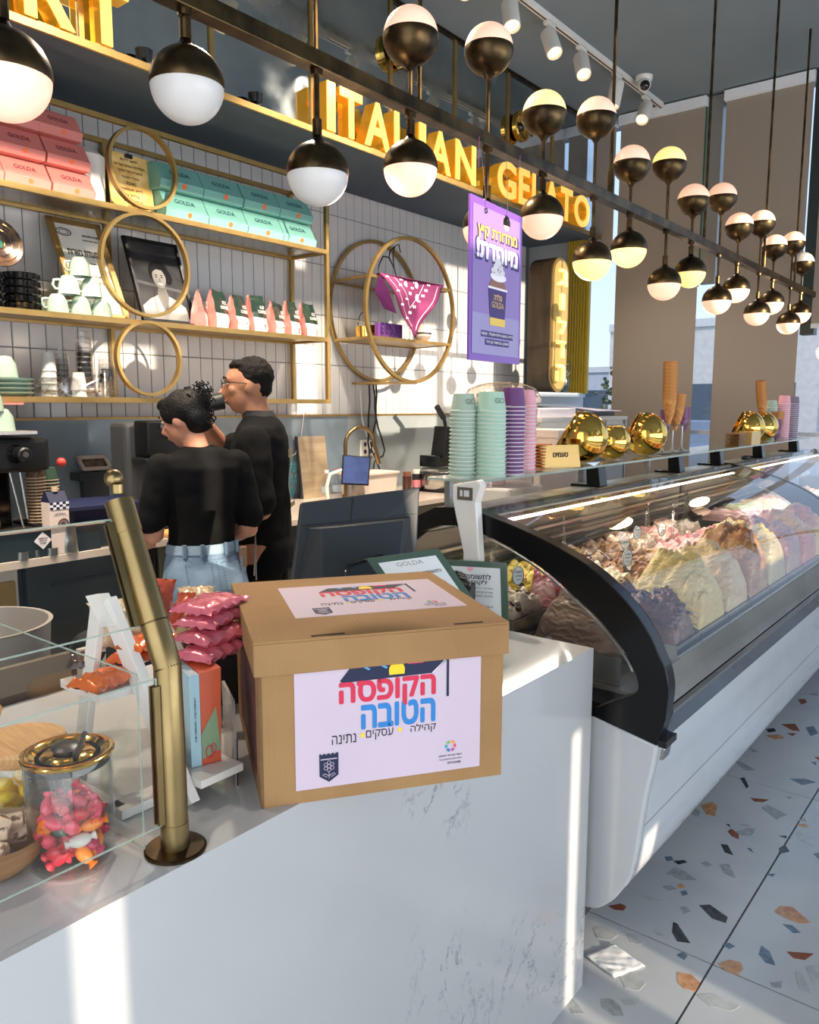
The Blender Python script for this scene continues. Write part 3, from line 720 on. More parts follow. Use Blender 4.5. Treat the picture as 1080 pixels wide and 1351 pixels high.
for c, a, b, l in [('G', 4.63, 4.86, 'gold letter G that begins GELATO'), ('E', 4.90, 5.04, 'gold letter E in GELATO'), ('L', 5.08, 5.21, 'gold letter L in GELATO, behind a globe'), ('A', 5.25, 5.47, 'gold letter A in GELATO'), ('T', 5.50, 5.68, 'gold letter T in GELATO'), ('O', 5.72, 5.97, 'gold letter O that ends GELATO')]: letter(c, a, b, l, 3)

# ceiling track with spots
tk = thing('track_light', 'white ceiling track carrying the cylinder spotlights', 'track light', (4.5, 2.5, ZC - .03))
YT = 2.49
MB().box((1.2, YT - .018, ZC - .034), (6.15, YT + .018, ZC)).build('track', WHITEM, tk)
MB().box((1.2, YT - .004, ZC - .037), (6.15, YT + .004, ZC - .034)).build('groove', pm('track_slot', (60, 56, 52), .6), tk)
def spot(x, tx, ty, lab):
    t = thing('track_spotlight', lab, 'spotlight', (x, YT, ZC - .037), group='white track spotlights')
    MB().box((x - .05, YT - .016, ZC - .06), (x + .05, YT + .016, ZC - .037)).build('adapter', WHITEM, t, bevel=.004)
    MB().cyl((x, YT, ZC - .10), .009, .045, 10).build('stem', WHITEM, t)
    d = Vector((tx, ty, -1)).normalized(); z = d; xx = z.orthogonal().normalized(); yy = z.cross(xx)
    o = Vector((x, YT, ZC - .115)) - d * .03
    M = Matrix(((xx.x, yy.x, z.x, o.x), (xx.y, yy.y, z.y, o.y), (xx.z, yy.z, z.z, o.z), (0, 0, 0, 1)))
    MB().lathe([(.03, 0), (.045, .004), (.047, .012), (.047, .165), (.043, .17), (.04, .15), (.0, .15)], 24, M=M, cap=False).lathe([(0, 0), (.03, 0)], 24, M=M, cap=False).build('lamp_head', WHITEM, t, smooth=35)
    MB().lathe([(0, .152), (.039, .152)], 24, M=M, cap=False).build('lens', pm('spot_lens', (255, 240, 214), .3, emit=(255, 214, 150), es=1.6), t)
for i, (x, tx, ty) in enumerate([(1.7, -.3, -.4), (2.3, .35, -.4), (3.0, -.3, -.45), (3.52, -.25, -.42), (3.98, -.35, -.35), (4.42, -.3, -.5), (4.83, -.5, -.45), (5.36, -.2, .1), (5.86, -.8, -.1)]):
    spot(x, tx, ty, 'white cylinder spotlight, number %s along the ceiling track from the far end' % ['nine', 'eight', 'seven', 'six', 'five', 'four', 'three', 'two', 'one'][i])
cm = thing('security_camera', 'small white dome security camera on the ceiling beside the track', 'camera', (5.60, 2.42, ZC))
MB().lathe([(.06, 0), (.055, -.03), (.05, -.035)], 24, (5.60, 2.40, ZC)).build('base', WHITE, cm, smooth=True)
MB().ell((5.58, 2.39, ZC - .06), .048, 20, 14).build('dome', WHITE, cm, smooth=60)
MB().ell((5.55, 2.37, ZC - .078), .034, 16, 10).build('lens', BLACKG, cm, smooth=60)

# ================= SHELF UNIT =================
YF, YK = 3.345, 3.642
su = thing('shelf_unit', 'brass framed wall shelving with three rings on its front', 'shelf unit', (2.2, 3.5, 1.5))
XL, XR = .95, 3.405
SZ = [1.53, 1.888, 2.385]
for k, (y, nm) in enumerate([(YF, 'front_post'), (YK, 'back_post')]):
    for x in (XR, 2.20 if y == YK else None, XL):
        if x is None: continue
        MB().box((x - .011, y - .011, 1.52), (x + .011, y + .011, 2.76)).build(nm, BRASSW, su)
for y in (YF, YK):
    MB().box((XL, y - .0105, 2.738), (XR, y + .0105, 2.76)).build('top_rail', BRASSW, su)
MB().box((XR - .0105, YF, 2.738), (XR + .0105, YK, 2.76)).build('side_rail', BRASSW, su)
FROST = pane_mat('smoked_shelf_glass', (.62, .62, .6), 1.2, .25)
for i, z in enumerate(SZ):
    MB().box((XL, YF - .012, z - .02), (XR + .01, YF + .012, z + .004)).box((XL, YK - .012, z - .02), (XR + .01, YK + .012, z + .004)).box((XR - .011, YF, z - .02), (XR + .011, YK, z + .004)).build('shelf_frame', BRASSW, su)
    MB().box((XL, YF + .013, z - .008), (XR - .012, YK - .013, z)).build('shelf_board', pm('shelf_board_brass', (168, 142, 96), .4, .6, var=.1) if i < 2 else FROST, su)
def ring(cx, cz, r, y, m=BRASSW, w=.022, d=.026, parent=None, name='ring', n=56):
    P = [(cx + r * math.cos(2 * PI * k / n), y, cz + r * math.sin(2 * PI * k / n)) for k in range(n)]
    return MB().bar(P, w, d, up=(0, 1, 0), closed=True).build(name, m, parent, smooth=30)
ring(2.207, 2.572, .172, YF - .012, parent=su, w=.014, d=.03); ring(2.203, 2.142, .228, YF - .012, parent=su, w=.014, d=.03); ring(2.199, 1.716, .168, YF - .012, parent=su, w=.014, d=.03)

# twin ring shelf
rs = thing('ring_shelf', 'twin brass ring wall shelf with two shelves and a purple scarf', 'shelf', (4.15, 3.45, 1.5))
ring(4.195, 2.13, .462, 3.64, parent=rs, w=.022, d=.016, name='back_ring', n=72); ring(4.12, 2.105, .452, 3.28, parent=rs, w=.022, d=.022, name='front_ring', n=72)
for z, x0, x1 in ((2.28, 3.70, 4.54), (1.915, 3.72, 4.53)):
    MB().box((x0, 3.27, z - .009), (x1, 3.29, z + .009)).box((x0 + .05, 3.63, z - .009), (x1 + .08, 3.65, z + .009)).bar([(x0 + .01, 3.28, z), (x0 + .05, 3.64, z)], .018, .018).bar([(x1 - .01, 3.28, z), (x1 + .07, 3.64, z)], .018, .018).build('shelf_frame', BRASSW, rs)
    MB().prism([(x0 + .02, 3.285, z - .003), (x1 - .02, 3.285, z - .003), (x1 + .06, 3.635, z - .003), (x0 + .05, 3.635, z - .003)], (0, 0, .006)).build('shelf_board', MATS['shelf_board_brass'] if z < 2 else FROST, rs)
MB().box((3.95, 3.25, 1.638), (4.14, 3.66, 1.65)).build('foot_plate', BRASSW, rs)

# ---- gift boxes ----
def gift_box_geo(wd, ht, dp, col, sticker):
    """slanted-front carton: origin front-bottom centre, front faces -Y"""
    s = MB(); a = wd / 2
    prof = [(0, 0), (-.012, ht * .32), (-.004, ht * .34), (.045, ht * .97), (.05, ht), (dp, ht), (dp, 0)]
    s.prism([(-a, y, z) for y, z in prof], (wd, 0, 0))
    return s
def gift_box(x, z, wd, ht, m, mi, lab, grp, yoff=0, rz=0, cat='box'):
    t = thing('gift_box', lab, cat, (x, YF + .02 + yoff, z), rz, grp)
    gift_box_geo(wd, ht, .24, m, None).build('carton', m, t, local=True, bevel=.002)
    n = Vector((0, -ht * .63, .049)).normalized(); yd = Vector((0, .049, ht * .63)).normalized()
    tx = text_mb('GOLDA', ht * .19, frame_m((0, .018, ht * .66), (1, 0, 0), yd), .0008, 0, wd * .47); tx.build('lettering', mi, t, local=True)
    M = frame_m((0.01, -.0075, ht * .2), (1, 0, 0), (0, -.012, ht * .32)); MB().lathe([(0, 0), (wd * .055, 0), (wd * .055, .001), (0, .001)], 14, M=M, cap=False).build('sticker', pm('orange_sticker', (222, 104, 52), .5), t, local=True)
    return t
PK = pm('pink_carton', (204, 122, 114), .55, var=.03); PKI = pm('pink_box_ink', (120, 60, 74), .6)
TL = pm('teal_carton', (112, 168, 160), .55, var=.03); TLI = pm('teal_box_ink', (52, 92, 104), .6)
z0 = 2.39
names = ['first', 'second', 'third', 'fourth']
for i, x in enumerate((1.29, 1.49, 1.685, 1.885)):
    gift_box(x, z0, .192, .118, PK, PKI, 'pink gift box in the bottom row of the pink stack, %s from the right' % names[3 - i], 'pink gift boxes on the top shelf')
for i, x in enumerate((1.27, 1.475, 1.67, 1.87)):
    gift_box(x, z0 + .1185, .192, .118, PK, PKI, 'pink gift box in the middle row of the pink stack, %s from the right' % names[3 - i], 'pink gift boxes on the top shelf', .004)
for i, x in enumerate((1.46, 1.655, 1.845)):
    gift_box(x, z0 + .237, .19, .112, PK, PKI, 'pink gift box in the top row of the pink stack, %s from the right' % names[2 - i], 'pink gift boxes on the top shelf', .012)
for i, x in enumerate((2.465, 2.715, 2.965, 3.215)):
    gift_box(x, z0, .246, .132, TL, TLI, 'teal gift box in the bottom row, %s from the left, sunlit at its foot' % names[i], 'teal gift boxes on the top shelf')
for i, x in enumerate((2.445, 2.695, 2.95, 3.20)):
    gift_box(x, z0 + .133, .246, .128, TL, TLI, 'teal gift box in the top row, %s from the left' % names[i], 'teal gift boxes on the top shelf', .008)
# parchment sign
pt = thing('parchment_sign', 'yellow parchment notice with burnt edges behind the top ring', 'sign', (2.22, 3.45, 2.39), R(0))
PAR = pm('parchment', (216, 172, 92), .8, rgb2=(236, 208, 140), vs=14, bump=.05)
MB().prism([(2.11, 3.44, 2.39), (2.335, 3.44, 2.39), (2.335, 3.475, 2.66), (2.225, 3.477, 2.665), (2.11, 3.475, 2.66)], (0, .008, .001)).build('board', PAR, pt)
for k, (t_, wd) in enumerate([('חשוב לדעת', .09), ('הגלידה שלנו טרייה', .16), ('מיוצרת מדי בוקר', .13), ('בכל סניף', .09), ('באהבה', .05), ('ללא תוספות', .11), ('גלידה', .07), ('בתיאבון', .1), ('תודה', .06)]):
    zz_ = 2.635 - k * .027; yy_ = 3.44 + (zz_ - 2.39) * .13 - .002
    text_mb(heb(t_), .013, frame_m((2.222, yy_ - .001, zz_), (1, 0, 0), (0, .13, 1)), .001, 0, wd).build('lettering', pm('brown_ink', (70, 44, 20), .7), pt)
MB().box((2.205, 3.462, 2.645), (2.24, 3.478, 2.662)).build('clip', BLACK, pt)
MB().lathe([(.07, 0), (.08, .03), (.085, .22), (.05, .25)], 24, (2.02, 3.50, 2.39)).build('x', WHITE, smooth=True)
vase = bpy.data.objects['x']; vase.name = 'canister'; tag(vase, 'cream round canister between the pink boxes and the parchment', 'canister')
# certificate in gold frame leaning
def leaning_frame(x0, x1, z0_, z1_, yb, yt, fm, name, lab, cat, bw=.018, sk=0., inner=None):
    t = thing(name, lab, cat, ((x0 + x1) / 2, yb, z0_))
    def P(u, v, o=0): return (x0 + (x1 - x0) * u + sk * (1 - v), yb + (yt - yb) * v - o, z0_ + (z1_ - z0_) * v)
    wv = bw / (z1_ - z0_); wu = bw / (x1 - x0)
    for u0, u1, v0, v1 in ((0, 1, 0, wv), (0, 1, 1 - wv, 1), (0, wu, 0, 1), (1 - wu, 1, 0, 1)):
        MB().prism([P(u0, v0, .012), P(u1, v0, .012), P(u1, v1, .012), P(u0, v1, .012)], (0, .022, 0)).build('frame_side', fm, t)
    MB().prism([P(wu, wv), P(1 - wu, wv), P(1 - wu, 1 - wv), P(wu, 1 - wv)], (0, .006, 0)).build('picture', inner or PAPER, t)
    MB().prism([P(.02, .02, -.008), P(.98, .02, -.008), P(.98, .98, -.008), P(.02, .98, -.008)], (0, .006, 0)).build('backing', pm('frame_backing', (90, 80, 70), .8), t)
    return t, P
GF = pm('gold_wood_frame', (158, 128, 76), .45, .5, var=.2)
cert, CP = leaning_frame(1.87, 2.13, 1.89, 2.345, 3.42, 3.60, GF, 'certificate', 'gold framed kosher certificate leaning behind the stacked mint cups', 'certificate', .026, .03, pm('cert_paper', (206, 204, 196), .7, var=.05))
def cert_text(P, body, u, v, h, wd, off=0, m=INK):
    o = P(u, v, .003); o2 = P(u, v + .1, .003); yd = Vector(o2) - Vector(o)
    return text_mb(heb(body), h, frame_m(o, (1, 0, 0), yd), .001, off, wd).build('lettering', m, cert)
cert_text(CP, 'תעודת כשרות', .5, .66, .03, .15, .01); cert_text(CP, 'רשות ארצית לכשרות הרבנות', .74, .85, .012, .08); cert_text(CP, 'המחלקה למתן תעודות', .74, .8, .010, .09)
cert_text(CP, 'מאושר בזאת כי בית העסק', .45, .56, .01, .12); cert_text(CP, 'למהדרין חלב ישראל', .45, .43, .016, .16, .005); cert_text(CP, 'תוקף התעודה עד סוף השנה', .5, .36, .010, .15)
cc = CP(.25, .86, .003); M = frame_m(cc, (1, 0, 0), (0, .18, .455))
MB().tube([M @ Vector((.035 * math.cos(a * PI / 12), .018 * math.sin(a * PI / 12), 0)) for a in range(24)], .0018, 5, True).tube([M @ Vector((.022 * math.cos(a * PI / 12), .011 * math.sin(a * PI / 12), 0)) for a in range(24)], .0012, 5, True).build('emblem', INK, cert)
# portrait photo in black frame
BWD = pm('photo_dark', (40, 40, 42), .8, spec=.2, rgb2=(60, 60, 62), vs=4)
por, PP = leaning_frame(2.20, 2.50, 1.89, 2.30, 3.40, 3.52, BLACK, 'portrait_photo', 'black framed monochrome portrait of a smiling woman in a pale collar', 'picture', .014, .02, BWD)
Mp = frame_m(PP(.5, .5, .003), (1, 0, 0), (0, .12, .41))
def flat(pts, name, m, d): MB().prism([Mp @ Vector((x, y, d)) for x, y in pts], Mp.to_3x3() @ Vector((0, 0, .0006))).build(name, m, por)
def eli(cx, cy, rx, ry, n=22, a0=0, a1=2 * PI): return [(cx + rx * math.cos(a0 + (a1 - a0) * i / n), cy + ry * math.sin(a0 + (a1 - a0) * i / n)) for i in range(n)]
flat([(-.14, -.2), (.14, -.2), (.14, .03), (-.14, .05)], 'photo_ground', pm('photo_grey', (54, 54, 56), .9, spec=.1), .0002)
flat([(-.14, .0), (.14, -.03), (.14, -.045), (-.14, -.015)], 'photo_stripe', pm('photo_stripe_grey', (84, 84, 86), .9, spec=.1), .0006)
flat([(-.13, -.19), (.13, -.19), (.12, -.12), (.07, -.085), (.03, -.068), (-.03, -.068), (-.075, -.09), (-.125, -.13)], 'photo_blouse', pm('photo_white', (140, 138, 135), .9, spec=.1), .0010)
flat([(-.02, -.02), (.022, -.02), (.032, -.075), (.012, -.14), (.002, -.158), (-.012, -.13), (-.03, -.075)], 'photo_neck', pm('photo_mid', (96, 95, 93), .9, spec=.1), .0016)
flat(eli(.002, .046, .058, .062), 'photo_hair', pm('photo_hair_dark', (26, 26, 28), .9, spec=.1), .0012)
flat(eli(.05, .028, .022, .036), 'photo_hair', MATS['photo_hair_dark'], .0013)
flat(eli(-.003, .022, .037, .052), 'photo_face', pm('photo_light', (122, 120, 118), .9, spec=.1), .0022)
flat([(-.041, .045), (-.035, .05), (-.01, .066), (.02, .062), (.034, .035), (.045, .06), (.025, .095), (-.02, .098), (-.045, .07)], 'photo_fringe', MATS['photo_hair_dark'], .0028)
for sx__ in (-1, 1): flat(eli(-.003 + sx__ * .015, .026, .006, .0028, 10), 'photo_eye', MATS['photo_hair_dark'], .0028); flat([(-.003 + sx__ * .008, .034), (-.003 + sx__ * .023, .034), (-.003 + sx__ * .022, .0375), (-.003 + sx__ * .009, .037)], 'photo_brow', MATS['photo_hair_dark'], .0028)
flat([(-.005, .02), (0, .02), (.004, .003), (-.008, .003)], 'photo_nose', MATS['photo_mid'], .0028)
flat([(-.019, -.006), (.014, -.006), (.006, -.015), (-.011, -.015)], 'photo_mouth', pm('photo_teeth', (168, 166, 162), .9, spec=.1), .0028)
for s_ in (-1, 1): flat([(s_ * .006, -.16), (s_ * .034, -.07), (s_ * .058, -.082), (s_ * .03, -.15)], 'photo_collar', pm('photo_collar_grey', (156, 154, 150), .9, spec=.1), .0020)
# plate and black bowls, cups
pl = thing('plate', 'dark decorated plate standing against the tiles above the black bowls', 'plate', (1.585, 3.52, 2.06))
Mq = frame_m((1.60, 3.50, 2.17), (1, 0, 0), (0, .25, 1))
MB().lathe([(0, .002), (.05, .003), (.07, .012), (.105, .02), (.107, .016), (.07, .004), (.05, -.004), (0, -.005)], 40, M=Mq, cap=False).build('plate_body', pm('iridescent_ceramic', (62, 52, 56), .18, .3, rgb2=(120, 92, 70), vs=26, coat=.8), pl, smooth=True)
MB().lathe([(0, .0085), (.026, .0085), (.026, .0095), (0, .0095)], 24, M=Mq, cap=False).build('centre', pm('teal_glaze', (64, 110, 100), .2, coat=.8), pl)
for r_ in (.03, .06, .085): MB().lathe([(r_, .022 if r_ > .07 else .012), (r_ + .002, .023 if r_ > .07 else .013)], 32, M=Mq, cap=False).build('gilt_line', GOLD, pl)
for j in range(5):
    for i, x in enumerate((1.50, 1.665)):
        b = MB().lathe([(.05, 0), (.066, .004), (.074, .026), (.076, .030), (.072, .030), (.063, .006), (0, .005)], 14, (x, 3.44, 1.893 + j * .031), cap=False)
        for k in range(14):
            a = 2 * PI * k / 14; b.box((-.006, .069, .006), (.006, .078, .027), Matrix.Translation((x, 3.44, 1.893 + j * .031)) @ Matrix.Rotation(a, 4, 'Z'))
        tag(b.build('bowl', BLACKG), 'black ribbed bowl in the %s stack, %s from the bottom' % (('left', 'right')[i], ['first', 'second', 'third', 'fourth', 'fifth'][j]), 'bowl', 'black bowls under the plate')
MINT = pm('mint_glaze', (158, 180, 164), .2, coat=.6, var=.04)
def mint_cup(x, y, z, lab, sc_=1., grp='mint cups stacked on the middle shelf', rz=PI):
    t = thing('coffee_cup', lab, 'cup', (x, y, z), rz, grp)
    MB().lathe([(.046 * sc_, 0), (.045 * sc_, .004), (.04 * sc_, .05 * sc_), (.027 * sc_, .072 * sc_), (.024 * sc_, .077 * sc_), (.02 * sc_, .078 * sc_), (0, .074 * sc_)], 24, cap=False).build('cup_body', MINT, t, smooth=True, local=True)
    MB().tube([(.038 * sc_, 0, .058 * sc_), (.062 * sc_, 0, .055 * sc_), (.068 * sc_, 0, .035 * sc_), (.058 * sc_, 0, .02 * sc_), (.04 * sc_, 0, .02 * sc_)], .005 * sc_, 8).build('handle', MINT, t, smooth=60, local=True)
    return t
yc = 3.40; mint_cup(1.80, yc, 1.893, 'upturned mint cup, left of three in the bottom row of the cup pyramid', 1.05, rz=PI)
mint_cup(1.905, yc, 1.893, 'upturned mint cup, middle of three in the bottom row of the cup pyramid', 1.05); mint_cup(2.005, yc, 1.893, 'upturned mint cup, right of three in the bottom row of the cup pyramid', 1.05)
mint_cup(1.855, yc, 1.978, 'upturned mint cup on the left of the middle row of the pyramid', 1.05); mint_cup(1.96, yc, 1.978, 'upturned mint cup on the right of the middle row of the pyramid', 1.05, rz=PI)
mint_cup(1.91, yc, 2.062, 'upturned mint cup at the peak of the cup pyramid', 1.05)
mint_cup(1.745, 3.46, 1.893, 'upturned mint cup beside the black bowls', .8, rz=1)
# coffee bags
BF = pm('bag_front', (34, 56, 48), .28, .1, coat=.5, bump=.25, bs=30); BP = pm('bag_side', (222, 140, 130), .32, .1, coat=.4, bump=.2, bs=30); BT = pm('bag_bottom', (176, 206, 202), .35, coat=.3, bump=.2, bs=40)
def coffee_bag(x, rz, h, lab, seed, lean=0):
    rnd = random.Random(seed)
    t = thing('coffee_bag', lab, 'coffee bag', (x, 3.42, 1.892), rz, 'foil bags of iced coffee on the middle shelf')
    wv, dv = .056, .040
    def ring_(z):
        k = z / h; d = dv * (1 - .86 * max(0, (k - .25) / .75)); bl = 1 + .08 * math.sin(k * PI)
        j = lambda: rnd.uniform(-.0035, .0035)
        return [(-wv * bl + j(), -d + j()), (-wv * .35 + j(), -d * 1.15 + j()), (wv * .35 + j(), -d * 1.15 + j()), (wv * bl + j(), -d + j()), (wv * bl * .93 + j(), 0), (wv * bl + j(), d + j()), (0, d * 1.1), (-wv * bl + j(), d + j()), (-wv * bl * .93 + j(), 0)]
    zs_ = [0, h * .12, h * .25, h * .4, h * .55, h * .7, h * .85, h * .93, h]
    rings = [[(p[0] + lean * z, p[1], z + (rnd.uniform(-.006, .006) if z == h else 0)) for p in ring_(z)] for z in zs_]
    bt = MB(); fr_ = MB(); sd_ = MB(); nn = 9
    for i in range(len(zs_) - 1):
        for k in range(nn):
            q = [rings[i][k], rings[i][(k + 1) % nn], rings[i + 1][(k + 1) % nn], rings[i + 1][k]]
            tgt = (bt if zs_[i] < h * .38 else fr_) if k < 3 else (sd_ if k in (3, 4, 7, 8) else fr_)
            tgt.add(q, [(0, 1, 2, 3)])
    fr_.add(rings[-1], [tuple(range(nn))]); sd_.add(rings[0], [tuple(range(nn))[::-1]])
    fr_.build('bag_front', BF, t, smooth=50, local=True); sd_.build('bag_gusset', BP, t, smooth=50, local=True); bt.build('bag_panel', BT, t, smooth=50, local=True)
    for k, s_ in enumerate(('ICE', 'COFFEE')):
        text_mb(s_, .017, frame_m((.008 + lean * h * .6, -dv * 1.0 + .0, h * .68 - k * .024), (1, 0, 0), (lean, .14, 1)), .0012, .01, .034 + .034 * k).build('lettering', pm('bag_white_ink', (222, 222, 216), .5), t, local=True)
    MB().tube([(.028 + .01 * math.cos(a), -.0445, .03 + .014 * math.sin(a)) for a in [2 * PI * i / 12 for i in range(12)]], .002, 5, True).build('ring_mark', pm('coral_ink', (226, 110, 96), .5), t, local=True)
for i, (x, rz, h, ln) in enumerate([(2.555, .85, .18, 0), (2.665, .35, .195, .03), (2.80, .35, .18, 0), (2.925, .2, .195, 0), (3.06, .4, .175, .1), (3.18, .35, .19, 0), (3.315, .2, .19, -.03)]):
    coffee_bag(x, rz, h, 'pink and green foil coffee bag, %s from the left on the middle shelf' % ['first', 'second', 'third', 'fourth', 'fifth', 'sixth', 'seventh'][i], i, ln)
# glasses and plastic cups on the bottom shelf
CUPP = pane_mat('clear_plastic', (.95, .955, .96), 2.0, .1)
PCUP = pm('frosted_plastic', (206, 206, 204), .3, alpha=.75)
def cup_stack(x, y, z, r0, r1, hc, n, pitch_, m, lab, grp, name='plastic_cup', cat='cup', inv=True, tilt=None):
    for i in range(n):
        t = MB()
        pr = [(r1, 0), (r1 + .0025, .003), (r1, .006), (r0, hc), (r0 - .003, hc), (r0 - .006, hc - .003)] if inv else [(0, 0), (r0, 0), (r1, hc - .004), (r1 + .003, hc - .002), (r1, hc)]
        o = t.lathe(pr, 20, cap=False).build(name, m, smooth=35)
        o.location = (x, y, z + i * pitch_)
        tag(o, lab + ', ' + pos_in(i, n), cat, grp)
g = 'clear and white plastic cups on the bottom shelf'
cup_stack(1.78, 3.47, 1.533, .024, .033, .085, 5, .028, PCUP, 'white translucent cup in the left stack of the bottom shelf', g)
cup_stack(1.865, 3.52, 1.533, .028, .038, .1, 6, .024, CUPP, 'clear plastic cup in the tall stack behind the glasses', g)
cup_stack(1.965, 3.50, 1.533, .03, .04, .11, 9, .024, CUPP, 'clear plastic cup in the tallest stack by the lowest ring', g)
cup_stack(2.045, 3.45, 1.533, .03, .04, .11, 5, .022, CUPP, 'clear plastic cup in the short stack nearest the lowest ring', g)
cup_stack(1.88, 3.40, 1.533, .024, .033, .08, 2, .03, PCUP, 'white translucent cup standing between the lying glasses', g)
DG = pane_mat('cut_glass', (.92, .93, .93), 2.4, .08)
for i, (x, M) in enumerate([(1.74, Matrix.Rotation(PI / 2, 4, 'X') @ Matrix.Rotation(.5, 4, 'Y')), (1.83, Matrix.Rotation(PI / 2, 4, 'X') @ Matrix.Rotation(-.2, 4, 'Y')), (1.93, Matrix.Rotation(1.2, 4, 'Y'))]):
    t = thing('drinking_glass', ['dimpled glass lying on the left of the bottom shelf', 'glass lying with its open mouth towards the room', 'dimpled glass lying against the tall clear cups'][i], 'glass', (x, 3.40, 1.58), 0, 'dimpled glasses lying on the bottom shelf')
    s = MB().lathe([(0, -.045), (.03, -.045), (.042, .05), (.039, .05), (.027, -.035), (0, -.035)], 24, cap=False, M=M)
    s.build('glass_body', DG, t, smooth=40, local=True)
    d = MB()
    for k in range(70):
        a = random.random() * 6.28; h_ = random.uniform(-.04, .03); rr_ = .036 + .12 * (h_) * .5
        d.ell(tuple(M @ Vector((rr_ * math.cos(a), rr_ * math.sin(a), h_))), .0035, 6, 4)
    d.build('dimples', DG, t, smooth=60, local=True)
GB = pm('green_glass_ware', (150, 176, 166), .15, alpha=.8)
for j in range(4):
    o = MB().lathe([(.05, 0), (.085, .014), (.087, .02), (.08, .018), (.045, .005), (0, .004)], 24, (1.60, 3.44, 1.534 + j * .019), cap=False).build('glass_saucer', GB, smooth=True)
    tag(o, 'green glass saucer in the stack at the left end, %s from the bottom' % names[j], 'saucer', 'green glass saucers')
mint_cup(1.575, 3.44, 1.613, 'green glass cup upturned on the stack of saucers', 1.15, 'mint cup on saucers', 2.0)
# items on ring shelf
BAN = pm('purple_bandana', (112, 34, 82), .8, var=.1, bump=.05)
sc_t = thing('bandana', 'purple patterned scarf draped over the front of the ring shelf', 'scarf', (4.1, 3.26, 2.28))
def scarf():
    s = MB(); n = 22; vs = []; fs = []
    # triangle A top-left, B top-right, C bottom
    A = Vector((3.765, 3.252, 2.298)); B_ = Vector((4.425, 3.252, 2.298)); C_ = Vector((4.10, 3.235, 1.93))
    idx = {}
    for i in range(n + 1):
        for j in range(n + 1 - i):
            u = i / n; v = j / n; p = A * (1 - u - v) + B_ * u + C_ * v
            f_ = (v) ; p.y += -.018 * math.sin(u * 9 + v * 4) * min(1, v * 3) - .012 * math.sin(v * 7 - u * 3)
            p.x += .01 * math.sin(v * 9); idx[(i, j)] = len(vs); vs.append(tuple(p))
    for i in range(n):
        for j in range(n - i):
            fs.append((idx[(i, j)], idx[(i + 1, j)], idx[(i, j + 1)]))
            if j < n - i - 1: fs.append((idx[(i + 1, j)], idx[(i + 1, j + 1)], idx[(i, j + 1)]))
    s.add(vs, fs); return s, A, B_, C_
s, A_, B_, C_ = scarf(); so_ = s.build('cloth', BAN, sc_t, smooth=60, solid=.003)
MB().add([(3.765, 3.25, 2.30), (4.425, 3.25, 2.30), (4.42, 3.40, 2.293), (3.83, 3.42, 2.293)], [(0, 1, 2, 3)]).build('cloth_top', BAN, sc_t, solid=.003)
MB().add([(3.765, 3.25, 2.298), (3.84, 3.24, 2.2), (3.93, 3.25, 2.07), (3.86, 3.3, 2.1), (3.775, 3.3, 2.2)], [(0, 1, 2, 3, 4)]).build('cloth_fold', pm('purple_fold', (96, 30, 92), .8), sc_t, solid=.003)
PW = pm('pale_pink_print', (240, 214, 226), .8)
def spt(u, v):
    p = A_ * (1 - u - v) + B_ * u + C_ * v; p.y += -.018 * math.sin(u * 9 + v * 4) * min(1, v * 3) - .012 * math.sin(v * 7 - u * 3) - .004; p.x += .01 * math.sin(v * 9); return p
prn = MB()
rnd = random.Random(5)
for i in range(9):
    for j in range(9 - i):
        if (i + j) % 2 or i + j > 7: continue
        u, v = .06 + i * .11, .04 + j * .105
        for du in (0, .028):
            if u + du + v < .93: prn.ell(tuple(spt(u + du, v)), (.0075, .002, .011 if (i * j) % 3 else .007), 8, 6)
for c_ in ((.30, .12), (.52, .08), (.40, .30)): prn.ell(tuple(spt(*c_)), (.018, .0025, .024), 12, 8)
prn.tube([spt(.08 + .0 * k, .02 + .9 * k / 14 * .93) for k in range(14)], .0018, 5).tube([spt(.2, .02 + .5 * k / 10) for k in range(10)], .0018, 5).tube([spt(.2 + .45 * k / 10, .5 - .45 * k / 10) for k in range(11)], .0018, 5).tube([spt(.1 + .78 * k / 14, .86 - .82 * k / 14) for k in range(15)], .0018, 5)
prn.build('print', PW, sc_t)
et = thing('purple_tray', 'purple moulded tray with round hollows on the lower ring shelf', 'tray', (4.0, 3.36, 1.925))
MB().box((3.86, 3.34, 1.925), (4.10, 3.38, 2.02)).build('tray_body', pm('purple_plastic', (120, 70, 150), .4), et, bevel=.008)
for i in range(5):
    for j in range(3): MB().lathe([(0, 0), (.012, .002), (.017, -.004)], 12, (3.89 + i * .045, 3.339, 1.945 + j * .028), ax='y', cap=False).build('hollow', pm('deep_purple', (58, 28, 84), .6), et)
gb = thing('globe_ornament', 'cream ball with a dark band on the lower ring shelf', 'ornament', (4.33, 3.36, 1.925))
MB().ell((4.33, 3.36, 1.985), .062, 28, 18).build('ball', pm('cream_ball', (226, 208, 196), .4), gb, smooth=60)
MB().lathe([(.0635, -.006), (.0637, 0), (.0635, .006), (.060, .006), (.060, -.006)], 28, (4.33, 3.36, 1.98), cap=False).build('band', INK, gb)
for i, x in enumerate((4.22, 4.27)):
    tag(MB().lathe([(.02, 0), (.024, .11), (.021, .11), (.017, .004), (0, .004)], 18, (x, 3.40, 1.925), cap=False).build('shot_glass', CUPP, smooth=True), ['clear glass behind the tip of the scarf', 'clear glass beside the cream ball'][i], 'glass', 'clear glasses on the ring shelf')
gk = thing('brass_kettle', 'small gold wire basket at the left of the lower ring shelf', 'basket', (3.84, 3.45, 1.925))
MB().lathe([(.045, 0), (.05, .005), (.055, .07), (.052, .07), (.047, .01), (0, .008)], 24, (3.84, 3.45, 1.925), cap=False).build('basket_body', GOLD, gk, smooth=True)
